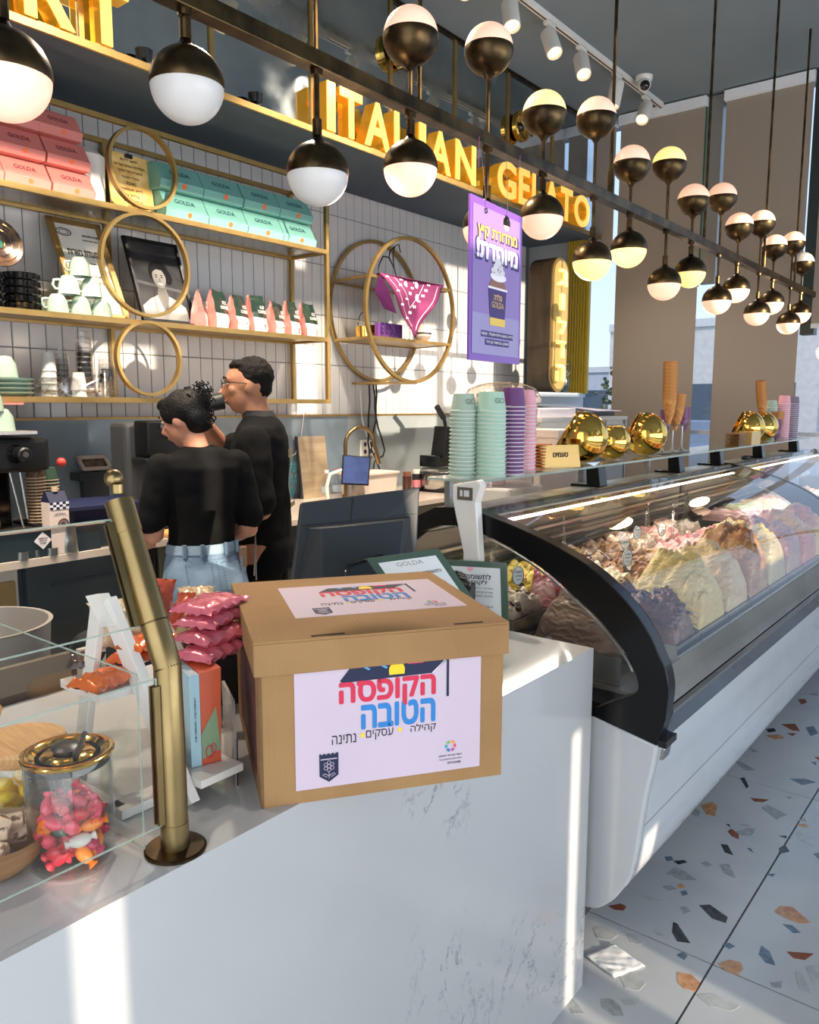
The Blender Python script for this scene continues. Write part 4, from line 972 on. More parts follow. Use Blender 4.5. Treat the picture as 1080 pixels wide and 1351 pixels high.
MB().tube([(3.84 + .053 * math.cos(a), 3.45, 1.995 + .09 * math.sin(a)) for a in [PI * i / 12 for i in range(13)]], .003, 6).build('handle', GOLD, gk, smooth=60)
gd = thing('brass_dome', 'round brass bowl on the lower ring shelf behind the scarf', 'bowl', (4.02, 3.48, 1.925))
MB().lathe([(.03, 0), (.085, .04), (.095, .09), (.09, .09), (.08, .045), (0, .01)], 30, (4.02, 3.50, 1.925), cap=False).build('bowl_body', GOLD, gd, smooth=True)
wp = thing('wire_plant', 'thin black wire sprig standing on the upper ring shelf', 'ornament', (4.23, 3.5, 2.29))
MB().tube([(4.23, 3.5, 2.29), (4.225, 3.5, 2.36), (4.20, 3.5, 2.42), (4.19, 3.5, 2.5), (4.21, 3.5, 2.55), (4.25, 3.5, 2.57), (4.27, 3.5, 2.52)], .004, 6).build('stem', BLACK, wp)
MB().tube([(4.21, 3.5, 2.40), (4.15, 3.5, 2.47), (4.09, 3.5, 2.47), (4.05, 3.5, 2.41), (4.04, 3.5, 2.37)], .004, 6, rs=[.003, .006, .005, .004, .001]).tube([(4.21, 3.5, 2.55), (4.16, 3.5, 2.51), (4.15, 3.5, 2.47)], .004, 6).build('leaf', BLACK, wp)
# poster hanging from the chandelier bar
ps = thing('hanging_poster', 'purple framed poster of an ice cream cup hanging from the brass bar', 'poster', (1.97, 1.25, 1.62))
pa = Vector((1.932, YB, 1.861)); pb = Vector((2.273, YB + .035, 1.861)); xd = (pb - pa).normalized(); W_ = .323; H_ = .4325
def PO(u, v, o=0): n = Vector((xd.y, -xd.x, 0)); return Vector((1.808, 1.245, 1.6236)) + xd * W_ * u + Vector((0, 0, H_ * v)) + n * o
def pq(u0, u1, v0, v1, o, d, name, m): return MB().prism([PO(u0, v0, o), PO(u1, v0, o), PO(u1, v1, o), PO(u0, v1, o)], (PO(0, 0, d) - PO(0, 0, 0))).build(name, m, ps)
PUR = pm('purple_frame', (126, 76, 176), .3, coat=.3); 
pgm = pm('poster_lilac', (150, 124, 190), .45, coat=.1, rgb2=(142, 116, 184), vs=1)
pq(0, 1, 0, 1, -.004, .006, 'backing', PUR)
pq(.045, .955, .045, .955, .0025, .0006, 'print', pgm)
pq(.045, .955, .045, .30, .0032, .0004, 'print_floor', pm('poster_pale', (162, 152, 200), .45, coat=.1))
def ptext(b, h, u, v, wd, m, off=0, o=.004, dp=.0005, rot=0):
    n = (PO(0, 0, 1) - PO(0, 0, 0)); yd = Vector((0, 0, 1)); M = frame_m(PO(u, v, o), xd + Vector((0, 0, rot)), yd)
    return text_mb(b, h, M, dp, off, wd).build('lettering', m, ps)
YEL = pm('poster_yellow', (244, 206, 96), .5); PD = pm('poster_dark_purple', (62, 34, 110), .4); PWH = pm('poster_white', (246, 242, 250), .5)
ptext(heb('מהדורת קיץ'), .039, .51, .795, .257, PD, .05, .0036, rot=.0); ptext(heb('מהדורת קיץ'), .034, .5, .80, .243, YEL, .03, .0045)
ptext(heb('מיוחדת!'), .054, .51, .695, .265, PD, .06, .0036); ptext(heb('מיוחדת!'), .047, .5, .70, .25, PWH, .045, .0045)
pq(.2, .83, .155, .195, .004, .0004, 'caption_band', PD); pq(.28, .75, .105, .145, .004, .0004, 'caption_band', PD)
ptext(heb('גלידה בטעם פילס שוקולד, קוקוס'), .011, .515, .175, .2, PWH, 0, .0048); ptext(heb('ושוקו בניחוח קרמל'), .011, .515, .125, .14, PWH, 0, .0048)
def pp(pts, o, name, m, d=.0005): return MB().prism([PO(u, v, o) for u, v in pts], (PO(0, 0, d) - PO(0, 0, 0))).build(name, m, ps)
pp([(.37, .26), (.65, .26), (.68, .47), (.33, .47)], .004, 'printed_cup', PD); pp([(.365, .235), (.655, .235), (.66, .285), (.36, .285)], .0046, 'printed_cup_base', YEL); pp([(.32, .468), (.69, .468), (.69, .482), (.32, .482)], .0046, 'printed_cup_rim', PWH)
pp([(.33, .482), (.68, .482), (.62, .53), (.40, .53)], .0042, 'printed_waffle', pm('print_waffle', (150, 104, 90), .5))
for u, v, ru, rv in ((.51, .55, .155, .03), (.50, .585, .135, .028), (.51, .615, .10, .025), (.50, .645, .065, .022), (.505, .675, .03, .02)): pp([(u + ru * math.cos(a), v + rv * math.sin(a)) for a in [2 * PI * i / 20 for i in range(20)]], .0048 + (v - .5) * .004, 'printed_swirl', pm('print_cream', (226, 222, 230), .5) if int(v * 1000) % 2 else PWH)
rnd = random.Random(2)
for k in range(12): 
    u, v = .5 + rnd.uniform(-.1, .1), .56 + rnd.uniform(0, .09); pp([(u, v), (u + .018, v + .004), (u + .012, v + .012)], .0062, 'printed_chip', MATS['print_waffle'])
ptext('GOLDA', .017, .51, .37, .075, pm('poster_gold', (230, 190, 110), .4), 0, .0048); ptext(heb('גולדה'), .018, .51, .42, .05, MATS['poster_gold'], .02, .0048)
for u in (.26, .68):
    MB().tube([PO(u, .93, .002), PO(u, 1.0, .004), Vector((PO(u, 1, 0).x + .06, YB - .02, 2.236))], .0008, 5).build('string', pm('nylon', (120, 110, 110), .5), ps)
    MB().tube([PO(u + .02 * math.cos(a), .935 + .015 * math.sin(a), .006) for a in [2 * PI * i / 10 for i in range(10)]], .0014, 5, True).build('hook', DSTEEL, ps)
for i, (x, c) in enumerate(((1.94, 0), (2.05, 1))):
    MB().tube([(1.93 + .22 * i, YB - .03, 2.24), (1.93 + .22 * i, YB - .03, 2.16 + .04 * i)], .0008, 5).build('string_end', pm('pink_thread', (190, 110, 150), .7), ps)
# warm light of the ceiling track spots
for x, tx, ty, e in ((1.0, .3, .55, 150), (3.6, .0, .6, 150), (.4, .1, .15, 190), (1.7, .1, .35, 210), (3.0, .1, .4, 190), (4.4, -.1, .3, 170), (5.4, -.1, -.1, 110), (2.2, -.3, -.6, 190)):
    ld = bpy.data.lights.new('track_spot_light', 'SPOT'); ld.energy = e; ld.color = (1, .84, .66); ld.spot_size = R(100); ld.spot_blend = .9; ld.shadow_soft_size = .05
    lo = bpy.data.objects.new('track_spot_light', ld); COL.objects.link(lo); lo.location = (x, 2.43, ZC - .34); lo.rotation_euler = Vector((tx, ty, -1)).to_track_quat('-Z', 'Y').to_euler()
# ================= FAR SIDE: sign, flowers, cabinet =================
sg = thing('vertical_sign', 'tall pill-shaped light box with raised Hebrew letters on dark wood', 'sign', (5.8, 3.3, 1.605))
x0, x1, yf = 5.655, 5.93, 3.12
n = 12
def pill(x0, x1, z0, z1, y):
    r_ = (x1 - x0) / 2; cx = (x0 + x1) / 2
    return [(cx + r_ * math.cos(-PI + PI * i / n), y, z0 + r_ + r_ * math.sin(-PI + PI * i / n)) for i in range(n + 1)] + [(cx + r_ * math.cos(PI * i / n), y, z1 - r_ + r_ * math.sin(PI * i / n)) for i in range(n + 1)]
WD = pm('walnut_dark', (70, 56, 38), .5, rgb2=(54, 42, 28), vs=4, stretch=(4, 4, .6))
MB().prism(pill(x0, x1, 1.607, 2.66, yf), (0, .20, 0)).build('housing', WD, sg)
MB().prism(pill(x0 + .0, x1 - .0, 1.609, 2.658, yf - .012), (0, .012, 0)).build('gold_rim', BRASSW, sg)
MB().prism(pill(x0 + .025, x1 - .025, 1.63, 2.635, yf - .018), (0, .008, 0)).build('face', pm('sign_olive', (150, 132, 80), .5, emit=(170, 140, 70), es=.12), sg)
for i, c in enumerate('גולדה'):
    text_mb(c, .125 if c != 'ו' else .12, FY((x0 + x1) / 2, yf - .018, 2.50 - i * .185), .02, .02, .125 if c != 'ו' else .045, res=4).build('letter', pm('sign_letter_lit', (250, 226, 150), .3, emit=(255, 214, 110), es=.6), sg)
tag(MB().box((5.45, 3.09, 1.57), (XF - .005, 3.64, 1.605)).box((5.46, 3.11, 0), (XF - .005, 3.64, 1.57)).build('side_ledge', pm('pale_ledge', (170, 182, 196), .4)), 'pale blue grey ledge under the vertical sign and flowers', 'ledge')
FX0, FY0, FZ0 = 6.0, 3.17, 1.605
fl_t = thing('flower_vase', 'dark vase of white silk flowers below the vertical sign', 'vase', (FX0, FY0, FZ0))
MB().lathe([(.03, 0), (.045, .03), (.052, .09), (.045, .125), (.038, .125), (.038, .1), (0, .02)], 24, (FX0, FY0, FZ0), cap=False).build('vase_body', pm('dark_teal_glaze', (34, 48, 56), .2, coat=.6), fl_t, smooth=True)
rnd = random.Random(11)
for k in range(16):
    a = rnd.uniform(0, 6.28); r_ = rnd.uniform(.01, .07); c = Vector((FX0 - .02 + r_ * math.cos(a) * .8, FY0 + r_ * math.sin(a), FZ0 + .155 + rnd.uniform(-.02, .09)))
    s = MB()
    for q in range(7):
        b = 2 * PI * q / 7; M = Matrix.Translation(c) @ Matrix.Rotation(b, 4, 'Z') @ Matrix.Rotation(-.6, 4, 'Y')
        s.ell((.012, 0, 0), (.014, .009, .003), 8, 5, M)
    s.ell(tuple(c), .006, 8, 6); s.build('flower', pm('silk_white', (228, 222, 214), .7), fl_t, smooth=60)
s = MB()
for k in range(26):
    a = rnd.uniform(0, 6.28); r_ = rnd.uniform(.04, .10); s.tube([(FX0, FY0, FZ0 + .1), (FX0 + r_ * .5 * math.cos(a), FY0 + r_ * .6 * math.sin(a), FZ0 + .16), (FX0 + r_ * .7 * math.cos(a), FY0 + r_ * math.sin(a), FZ0 + .17 + rnd.uniform(0, .12))], .003, 5, rs=[.002, .005, .001])
stuff(s.build('foliage', pm('sage_leaf', (96, 112, 92), .7), fl_t, smooth=60))
cb = thing('side_cabinet', 'white cabinet with aluminium edges behind the ice cream case, papers on top', 'cabinet', (5.1, 2.6, 0))
MB().box((4.30, 2.42, .0), (5.52, 2.85, 1.40)).build('carcass', WHITEM, cb)
MB().box((4.28, 2.40, 1.40), (5.54, 2.87, 1.425)).build('top', pm('cab_top', (206, 204, 200), .3), cb)
for x in (4.84, 5.18, 5.52): MB().box((x - .012, 2.40, .08), (x + .012, 2.42, 1.40)).build('edge_strip', STEEL, cb)
for a, b in ((4.87, 5.16), (5.2, 5.5)): MB().box((a, 2.405, .1), (b, 2.42, 1.37)).build('door', pm('cab_door', (176, 186, 196), .3), cb)
bx = thing('carton', 'shallow white carton on the side cabinet', 'box', (4.55, 2.55, 1.426))
MB().box((4.32, 2.44, 1.426), (4.80, 2.70, 1.485)).build('box_body', PAPER, bx, bevel=.003)
dk = thing('folder', 'dark blue folder lying open on the side cabinet', 'folder', (5.1, 2.55, 1.426))
MB().prism([(4.84, 2.43, 1.428), (5.36, 2.42, 1.428), (5.38, 2.75, 1.45), (4.86, 2.77, 1.47)], (0, 0, .03)).build('cover', pm('navy_cover', (26, 28, 44), .35, coat=.4), dk, bevel=.002)
MB().prism([(5.12, 2.44, 1.46), (5.50, 2.43, 1.46), (5.52, 2.66, 1.474), (5.16, 2.70, 1.49)], (0, 0, .006)).build('sheet', pm('lilac_paper', (180, 176, 196), .6), dk)
for i, (a, b, c, d, z0, z1, l) in enumerate([(4.02, 4.26, 2.15, 2.38, 0, 1.36, 'plain tall white carton behind the gold pots'), (3.74, 3.98, 2.10, 2.3, 0, 1.26, 'lower white carton beside the plain one, behind the pink cups')]):
    t = thing('white_carton', l, 'box', ((a + b) / 2, (c + d) / 2, z0)); MB().box((a, c, z0), (b, d, z1)).build('box_body', pm('carton_warm_white', (206, 192, 184), .7), t, bevel=.004); MB().box((a - .006, c - .006, z1 - .04), (b + .006, d + .006, z1 + .004)).build('lid', MATS['carton_warm_white'], t, bevel=.003)
# ================= FRONT COUNTER =================
YC, XC, ZT = .825, 1.755, .91
def marble_mat(name, base, vein, amt=.8, rough=.12):
    m = pm(name, base, rough, coat=.3, rgb2=tuple(c - 7 for c in base), vs=1.3)
    t = m.node_tree; b = t.nodes['Principled BSDF']; src = b.inputs['Base Color'].links[0].from_socket
    tcn = t.nodes.new('ShaderNodeTexCoord'); mp = t.nodes.new('ShaderNodeMapping'); mp.inputs['Scale'].default_value = (1, 1, .55); mp.inputs['Rotation'].default_value = (0, .35, 0)
    t.links.new(tcn.outputs['Object'], mp.inputs[0])
    n1 = t.nodes.new('ShaderNodeTexNoise'); n1.inputs['Scale'].default_value = 3.2; n1.inputs['Detail'].default_value = 9; n1.inputs['Roughness'].default_value = .72; n1.inputs['Distortion'].default_value = .35
    t.links.new(mp.outputs[0], n1.inputs[0])
    a = t.nodes.new('ShaderNodeMath'); a.operation = 'SUBTRACT'; a.inputs[1].default_value = .5
    ab = t.nodes.new('ShaderNodeMath'); ab.operation = 'ABSOLUTE'
    r = t.nodes.new('ShaderNodeMapRange'); r.inputs[1].default_value = 0; r.inputs[2].default_value = .012; r.inputs[3].default_value = 1; r.inputs[4].default_value = 0
    t.links.new(n1.outputs[0], a.inputs[0]); t.links.new(a.outputs[0], ab.inputs[0]); t.links.new(ab.outputs[0], r.inputs[0])
    n2 = t.nodes.new('ShaderNodeTexNoise'); n2.inputs['Scale'].default_value = 2.1; n2.inputs['Detail'].default_value = 3
    t.links.new(tcn.outputs['Object'], n2.inputs[0])
    r2 = t.nodes.new('ShaderNodeMapRange'); r2.inputs[1].default_value = .52; r2.inputs[2].default_value = .62
    t.links.new(n2.outputs[0], r2.inputs[0])
    n3 = t.nodes.new('ShaderNodeTexNoise'); n3.inputs['Scale'].default_value = 45; n3.inputs['Detail'].default_value = 4
    t.links.new(tcn.outputs['Object'], n3.inputs[0])
    r3 = t.nodes.new('ShaderNodeMapRange'); r3.inputs[1].default_value = .4; r3.inputs[2].default_value = .62
    t.links.new(n3.outputs[0], r3.inputs[0])
    m1 = t.nodes.new('ShaderNodeMath'); m1.operation = 'MULTIPLY'; t.links.new(r.outputs[0], m1.inputs[0]); t.links.new(r2.outputs[0], m1.inputs[1])
    m2 = t.nodes.new('ShaderNodeMath'); m2.operation = 'MULTIPLY'; t.links.new(m1.outputs[0], m2.inputs[0]); t.links.new(r3.outputs[0], m2.inputs[1])
    m3 = t.nodes.new('ShaderNodeMath'); m3.operation = 'MULTIPLY'; m3.inputs[1].default_value = amt; t.links.new(m2.outputs[0], m3.inputs[0])
    mx = t.nodes.new('ShaderNodeMix'); mx.data_type = 'RGBA'; mx.inputs[7].default_value = (*lin(vein), 1)
    t.links.new(m3.outputs[0], mx.inputs[0]); t.links.new(src, mx.inputs[6]); t.links.new(mx.outputs[2], b.inputs['Base Color'])
    return m
MAR = marble_mat('white_marble', (182, 184, 186), (84, 88, 94))
ct = thing('front_counter', 'white marble waterfall counter in the foreground', 'counter', (.3, 1.1, 0))
MB().box((-1.09, YC + .02, ZT - .03), (XC - .02, 1.56, ZT)).build('counter_top', MAR, ct)
MB().box((-1.09, YC, 0), (XC, YC + .02, ZT)).build('front_panel', MAR, ct)
MB().box((XC - .02, YC + .02, 0), (XC, 1.56, ZT)).build('end_panel', MAR, ct)
MB().box((-1.05, 1.2, 0), (XC - .04, 1.54, ZT - .04)).build('carcass', pm('under_counter', (96, 92, 86), .6), ct)

# ---- donation box ----
bt = thing('donation_box', 'brown cardboard box with lid and Hebrew charity print on the counter corner', 'box', (.95, .93, ZT))
E1 = Vector((.825, -.565, 0)); E2 = Vector((.565, .825, 0)); A0 = Vector((.723, .857, ZT))
MBX = Matrix(((E1.x, E2.x, 0, A0.x), (E1.y, E2.y, 0, A0.y), (0, 0, 1, A0.z), (0, 0, 0, 1)))
BW, BD, BH = .382, .385, .245
def card_mat(name, c, c2, sc_=170):
    m = pm(name, c, .8, rgb2=c2, vs=6, bump=.1, bs=6)
    t = m.node_tree; b = t.nodes['Principled BSDF']
    tcn = t.nodes.new('ShaderNodeTexCoord'); mp = t.nodes.new('ShaderNodeMapping'); mp.inputs['Rotation'].default_value = (0, 0, R(34.4))
    wv = t.nodes.new('ShaderNodeTexWave'); wv.inputs['Scale'].default_value = 42; wv.inputs['Distortion'].default_value = .6; wv.inputs['Detail'].default_value = 1
    bp = t.nodes.new('ShaderNodeBump'); bp.inputs['Strength'].default_value = .16; bp.inputs['Distance'].default_value = .002
    t.links.new(tcn.outputs['Object'], mp.inputs[0]); t.links.new(mp.outputs[0], wv.inputs[0]); t.links.new(wv.outputs['Fac'], bp.inputs['Height']); t.links.new(bp.outputs[0], b.inputs['Normal'])
    return m
CARD = card_mat('corrugated_cardboard', (158, 122, 80), (148, 112, 72)); CARDE = pm('card_edge', (120, 90, 60), .9, var=.2, vs=60)
s = MB(MBX)
s.box((0, 0, 0), (BW, .004, BH)).box((0, BD - .004, 0), (BW, BD, BH)).box((0, .004, 0), (.004, BD - .004, BH)).box((BW - .004, .004, 0), (BW, BD - .004, BH)).box((.004, .004, 0), (BW - .004, BD - .004, .004))
s.build('body', CARD, bt)
LO = .007; LH0, LH1 = .203, .255
s = MB(MBX)
s.box((-LO, -LO, LH1 - .004), (BW + LO, BD + LO, LH1)).box((-LO, -LO, LH0), (BW + LO, -LO + .004, LH1 - .004)).box((-LO, BD + LO - .004, LH0), (BW + LO, BD + LO, LH1 - .004))
s.box((-LO, -LO + .004, LH0), (-LO + .004, BD + LO - .004, LH1 - .004)).box((BW + LO - .004, -LO + .004, LH0), (BW + LO, BD + LO - .004, LH1 - .004))
lid = s.build('lid', CARD, bt, bevel=.0012)
MB(MBX).box((.078, .0, LH1 - .0005), (.128, .006, LH1 + .0006)).build('slot', pm('slot_shadow', (46, 34, 24), .9), lid)
MB(MBX).box((.300, .0, LH1 - .0005), (.348, .006, LH1 + .0006)).build('slot', MATS['slot_shadow'], lid)
MB(MBX).box((-.0006, -.0006, .0), (.004, .004, LH0)).build('corner_fold', CARDE, bt)
LILAC = pm('lilac_print_paper', (200, 184, 200), .6, var=.02)
RED = pm('print_crimson', (206, 44, 76), .6); BLU = pm('print_blue', (44, 124, 196), .6); YLW = pm('print_yellow', (242, 204, 40), .6); PIN = pm('print_pink', (226, 60, 96), .6)
def charity_print(parent, O, xd, yd, W, H, full=True):
    """the printed sheet: O lower-left corner, W x H"""
    xd = Vector(xd).normalized(); yd = Vector(yd).normalized(); n = xd.cross(yd).normalized()
    k = W / .293
    def P(x, y, o=.0006): return O + xd * (x * k) + yd * (y * k) + n * o
    def poly(pts, m, o=.0008, name='print', d=.0003): return MB().prism([P(x, y, o) for x, y in pts], n * d).build(name, m, parent)
    sh = MB().prism([P(0, 0, 0), P(.293, 0, 0), P(.293, H / k, 0), P(0, H / k, 0)], n * .0005).build('printed_sheet', LILAC, parent)
    def T(b, x, y, h, wd, m, off=0, o=.0008, al='c'): return text_mb(heb(b), h * k, frame_m(P(x, y, o), xd, yd), .0003, off, wd * k, al, 4).build('lettering', m, parent)
    T('הקופסה', .1425, .138, .042, .149, RED, .036); T('הטובה', .159, .103, .036, .115, BLU, .036)
    T('קהילה', .1985, .075, .016, .041, INK, 0); T('עסקים', .129, .0735, .016, .043, INK, 0); T('נתינה', .0735, .0725, .014, .037, INK, 0)
    poly([(.158, .074), (.164, .074), (.164, .080), (.158, .080)], YLW); poly([(.099, .072), (.105, .072), (.105, .078), (.099, .078)], YLW)
    # awning-like lid graphic
    poly([(.068, .163), (.072, .160), (.212, .162), (.240, .1835), (.240, .1875), (.088, .1875)], NAVY)
    poly([(.236, .122), (.240, .122), (.240, .1875), (.236, .1875)], NAVY)
    poly([(.212, .1625), (.2135, .1625), (.2375, .184), (.236, .184)], pm('print_white', (240, 236, 240), .6), .0011)
    poly([(.144, .1655)] + [(.156 + .0125 * math.cos(a), .1725 + .0125 * math.sin(a)) for a in [PI * (1.0 - i / 12) for i in range(13)]] + [(.168, .1655)], YLW, .0011)
    poly([(.174, .180), (.198, .180), (.2, .187), (.173, .187)], PIN, .0011)
    for x in (.104, .131): poly([(x, .181), (x + .008, .176), (x + .011, .178), (x + .006, .181), (x + .012, .186), (x + .006, .187)], pm('print_light_blue', (90, 160, 214), .6), .0011)
    # crest: shield with embattled top and a grape cluster
    cx, cy = .050, .030
    poly([(cx - .0145, cy + .02)] + [p for i in range(5) for p in ((cx - .0145 + i * .0065, cy + .023), (cx - .0145 + i * .0065 + .003, cy + .023), (cx - .0145 + i * .0065 + .003, cy + .0205))][:14] + [(cx + .0145, cy + .02), (cx + .0145, cy - .012), (cx, cy - .022), (cx - .0145, cy - .012)], NAVY)
    poly([(cx - .0125, cy + .015), (cx + .0125, cy + .015), (cx + .0125, cy + .0135), (cx - .0125, cy + .0135)], LILAC, .0011)
    for gx, gy in [(0, .009), (-.005, .006), (.005, .006), (0, .003), (-.005, 0), (.005, 0), (0, -.003)]:
        MB().tube([P(cx + gx + .0026 * math.cos(a), cy + gy + .0026 * math.sin(a), .0013) for a in [2 * PI * i / 10 for i in range(10)]], .0004, 4, True).build('emblem_line', LILAC, parent)
    MB().tube([P(cx, cy - .005, .0013), P(cx, cy - .016, .0013)], .0005, 4).tube([P(cx, cy - .012, .0013), P(cx - .007, cy - .008, .0013), P(cx - .01, cy - .01, .0013), P(cx - .003, cy - .014, .0013)], .0005, 4).tube([P(cx, cy - .012, .0013), P(cx + .007, cy - .008, .0013), P(cx + .01, cy - .01, .0013), P(cx + .003, cy - .014, .0013)], .0005, 4).build('emblem_line', LILAC, parent)
    # round logo
    lx, ly = .2435, .040
    for q, c in enumerate([(226, 80, 110), (240, 150, 60), (110, 180, 90), (50, 160, 170), (70, 110, 180), (170, 90, 160)]):
        a = 2 * PI * q / 6; poly([(lx + r_ * math.cos(a + da), ly + r_ * math.sin(a + da)) for r_, da in ((.0052, -.4), (.0098, -.35), (.0098, .35), (.0052, .4))], pm('logo_%d' % q, c, .6))
    T('רשת קהילה לכולם', lx, ly - .0155, .0042, .038, INK, .0); T('עמותה לקידום התושבים בעיר', lx, ly - .0215, .0034, .038, pm('grey_ink', (120, 112, 124), .7), 0); T('שמחים לתת', lx + .006, ly - .0275, .0042, .022, INK, .0)
charity_print(bt, MBX @ Vector((.051, -.0006, .0205)), E1, (0, 0, 1), .293, .187)
O2 = MBX @ Vector((.071, .105, LH1 + .0002)); charity_print(lid, O2, E1, E2, .29, .215)
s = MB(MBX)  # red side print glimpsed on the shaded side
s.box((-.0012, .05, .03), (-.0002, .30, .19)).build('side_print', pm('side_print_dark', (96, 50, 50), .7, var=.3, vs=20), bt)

# ---- brass post and sneeze guard ----
gp = thing('sneeze_guard_post', 'bent brass tube post with round base plate holding the glass guard', 'post', (.58, .865, ZT))
PX, PY = .58, .865
MB().lathe([(0, 0), (.0405, 0), (.0405, .003), (.038, .005), (.019, .005)], 40, (PX, PY, ZT)).build('base_plate', BRASSD, gp, smooth=True)
pth = [(PX, PY, ZT + .004), (PX, PY, 1.05), (PX, PY + .002, 1.165), (PX, PY + .014, 1.19), (PX, PY + .03, 1.225), (PX, PY + .098, 1.372)]
MB().tube(pth, .0178, 28, rs=[.0178] * 6).build('tube', BRASS, gp, smooth=50)
MB().cyl((PX, PY, ZT + .005), .0186, .035, 28).build('sleeve', BRASS, gp, smooth=True)
dd = Vector((0, .068, .147)).normalized()
MB().tube([Vector((PX, PY + .098, 1.372)) - dd * .045, Vector((PX, PY + .098, 1.372)) + dd * .0], .0188, 28).build('top_sleeve', BRASS, gp, smooth=50)
for z_ in (1.166, 1.192): pass
MB().tube([(PX, PY + .001, 1.160), (PX, PY + .002, 1.162)], .0181, 28).build('bend_seam', BRASSD, gp, smooth=50); MB().tube([(PX, PY + .026, 1.217), (PX, PY + .027, 1.219)], .0181, 28).build('bend_seam', BRASSD, gp, smooth=50)
MB().ell((PX, PY + .108, 1.402), .0125, 20, 14).cyl((PX, PY + .1, 1.383), .008, .012, 16).build('finial', BRASS, gp, smooth=60)
s = MB(); s.box((PX - .0265, PY - .006, .955), (PX - .0175, PY - .002, 1.143)).box((PX - .0265, PY + .002, .955), (PX - .0175, PY + .006, 1.143)); s.build('clamp_rail', BRASS, gp)
q0 = Vector((PX - .022, PY + .034, 1.215)); q1 = Vector((PX - .022, PY + .088, 1.345)); nv = Vector((0, -dd.z, dd.y))
MB().bar([q0 + nv * .005, q1 + nv * .005], .009, .004, up=nv).bar([q0 - nv * .005, q1 - nv * .005], .009, .004, up=nv).build('clamp_rail', BRASS, gp)
def glass_panel(name, lab, corners, nvec, grp=None):
    o = MB().prism(corners, nvec).build(name, GLASS)
    tag(o, lab, 'glass panel', grp)
    c = [Vector(p) for p in corners]; v = Vector(nvec) * .5
    s = MB()
    for i in range(4):
        a, b = c[i] + v, c[(i + 1) % 4] + v; s.tube([a, b], .0014, 6)
    e = s.build('polished_edge', GLASSE); e.parent = o
    return o
glass_panel('guard_glass', 'lower upright glass pane of the counter guard', [(-.9, PY - .0015, .952), (PX - .019, PY - .0015, .952), (PX - .019, PY - .0015, 1.152), (-.9, PY - .0015, 1.152)], (0, .003, 0))
glass_panel('guard_glass', 'upper leaning glass pane of the counter guard', [Vector((-.9, q0.y, q0.z)) - nv * .0015, Vector((PX - .018, q0.y, q0.z)) - nv * .0015, Vector((PX - .018, q1.y, q1.z + .005)) - nv * .0015, Vector((-.9, q1.y, q1.z + .005)) - nv * .0015], nv * .003)
glass_panel('guard_glass', 'glass side return running back from the brass post', [(PX - .032, .89, .915), (PX - .032, 1.36, .915), (PX - .032, 1.36, 1.155), (PX - .032, .89, 1.155)], (.003, 0, 0))

# ---- candy jar ----
def jar(cx, cy, r, h, name, lab):
    t = thing(name, lab, 'jar', (cx, cy, ZT))
    MB().lathe([(0, .001), (r * .9, .001), (r, .008), (r, h - .01), (r * .96, h), (r * .92, h), (r * .96, h - .012), (r * .95, .011), (r * .86, .006), (0, .006)], 48, (cx, cy, ZT), cap=False).build('jar_glass', pane_mat('jar_glass_mat', (.97, .98, .98), 1.5), t, smooth=40)
    return t
JX, JY = .480, .944
jt = jar(JX, JY, .0535, .145, 'candy_jar', 'tall clear jar with gold lid and bright wrapped sweets')
MB().lathe([(.047, -.012), (.0515, -.010), (.0515, -.001), (.047, 0)], 40, (JX, JY, ZT + .147)).build('lid_seal', BLACK, jt, smooth=True)
MB().lathe([(0, 0), (.056, 0), (.057, .004), (.052, .006), (.046, .004), (.036, -.002), (.028, .004), (0, .004)], 48, (JX, JY, ZT + .147), cap=False).build('lid', GOLD, jt, smooth=50)
MB().lathe([(0, .008), (.018, .008), (.02, .012), (.012, .016), (0, .016)], 24, (JX, JY, ZT + .145), cap=False).build('lid_knob', BLACK, jt, smooth=True)
MB().tube([(JX - .006, JY - .03, ZT + .155), (JX + .035, JY + .02, ZT + .157)], .004, 8).build('lid_lever', BLACK, jt)
CC = [pm('candy_red', (214, 30, 50), .3, coat=.5), pm('candy_pink', (240, 70, 100), .3, coat=.5), pm('candy_orange', (250, 140, 20), .3, coat=.5), pm('candy_green', (40, 104, 70), .3, coat=.5), pm('candy_magenta', (190, 30, 84), .3, coat=.5), pm('candy_white', (222, 224, 214), .3, coat=.5)]
rnd = random.Random(4)
pl_ = []
for k in range(44):
    for tr_ in range(40):
        a = rnd.uniform(0, 6.28); rr_ = .033 * math.sqrt(rnd.random()); z_ = rnd.uniform(.022, .085)
        p = Vector((JX + rr_ * math.cos(a), JY + rr_ * math.sin(a), ZT + z_))
        if all((p - q).length > .0165 for q in pl_): break
    pl_.append(p)
    m = CC[rnd.choice([0, 0, 0, 1, 2, 3, 3, 4, 5] if z_ < .05 else [0, 1, 1, 2, 4])]
    M = Matrix.Translation(p) @ Matrix.Rotation(rnd.uniform(0, 6), 4, 'Z') @ Matrix.Rotation(rnd.uniform(-1, 1), 4, 'Y')
    t = MB().ell((0, 0, 0), (.0145, .0095, .0085), 12, 8, M).lathe([(.0015, .0), (.007, .008)], 8, (0, 0, 0), M @ Matrix.Rotation(PI / 2, 4, 'Y') @ Matrix.Translation((0, 0, .011)), cap=False).lathe([(.0015, 0), (.007, -.008)], 8, (0, 0, 0), M @ Matrix.Rotation(PI / 2, 4, 'Y') @ Matrix.Translation((0, 0, -.011)), cap=False).build('sweet', m, smooth=50)
    nm = {0: 'red', 1: 'pink', 2: 'orange', 3: 'green', 4: 'magenta', 5: 'white'}[CC.index(m)]
    tag(t, '%s wrapped sweet in the gold-lidded jar' % nm, 'sweet', 'wrapped %s sweets in the jar' % nm)
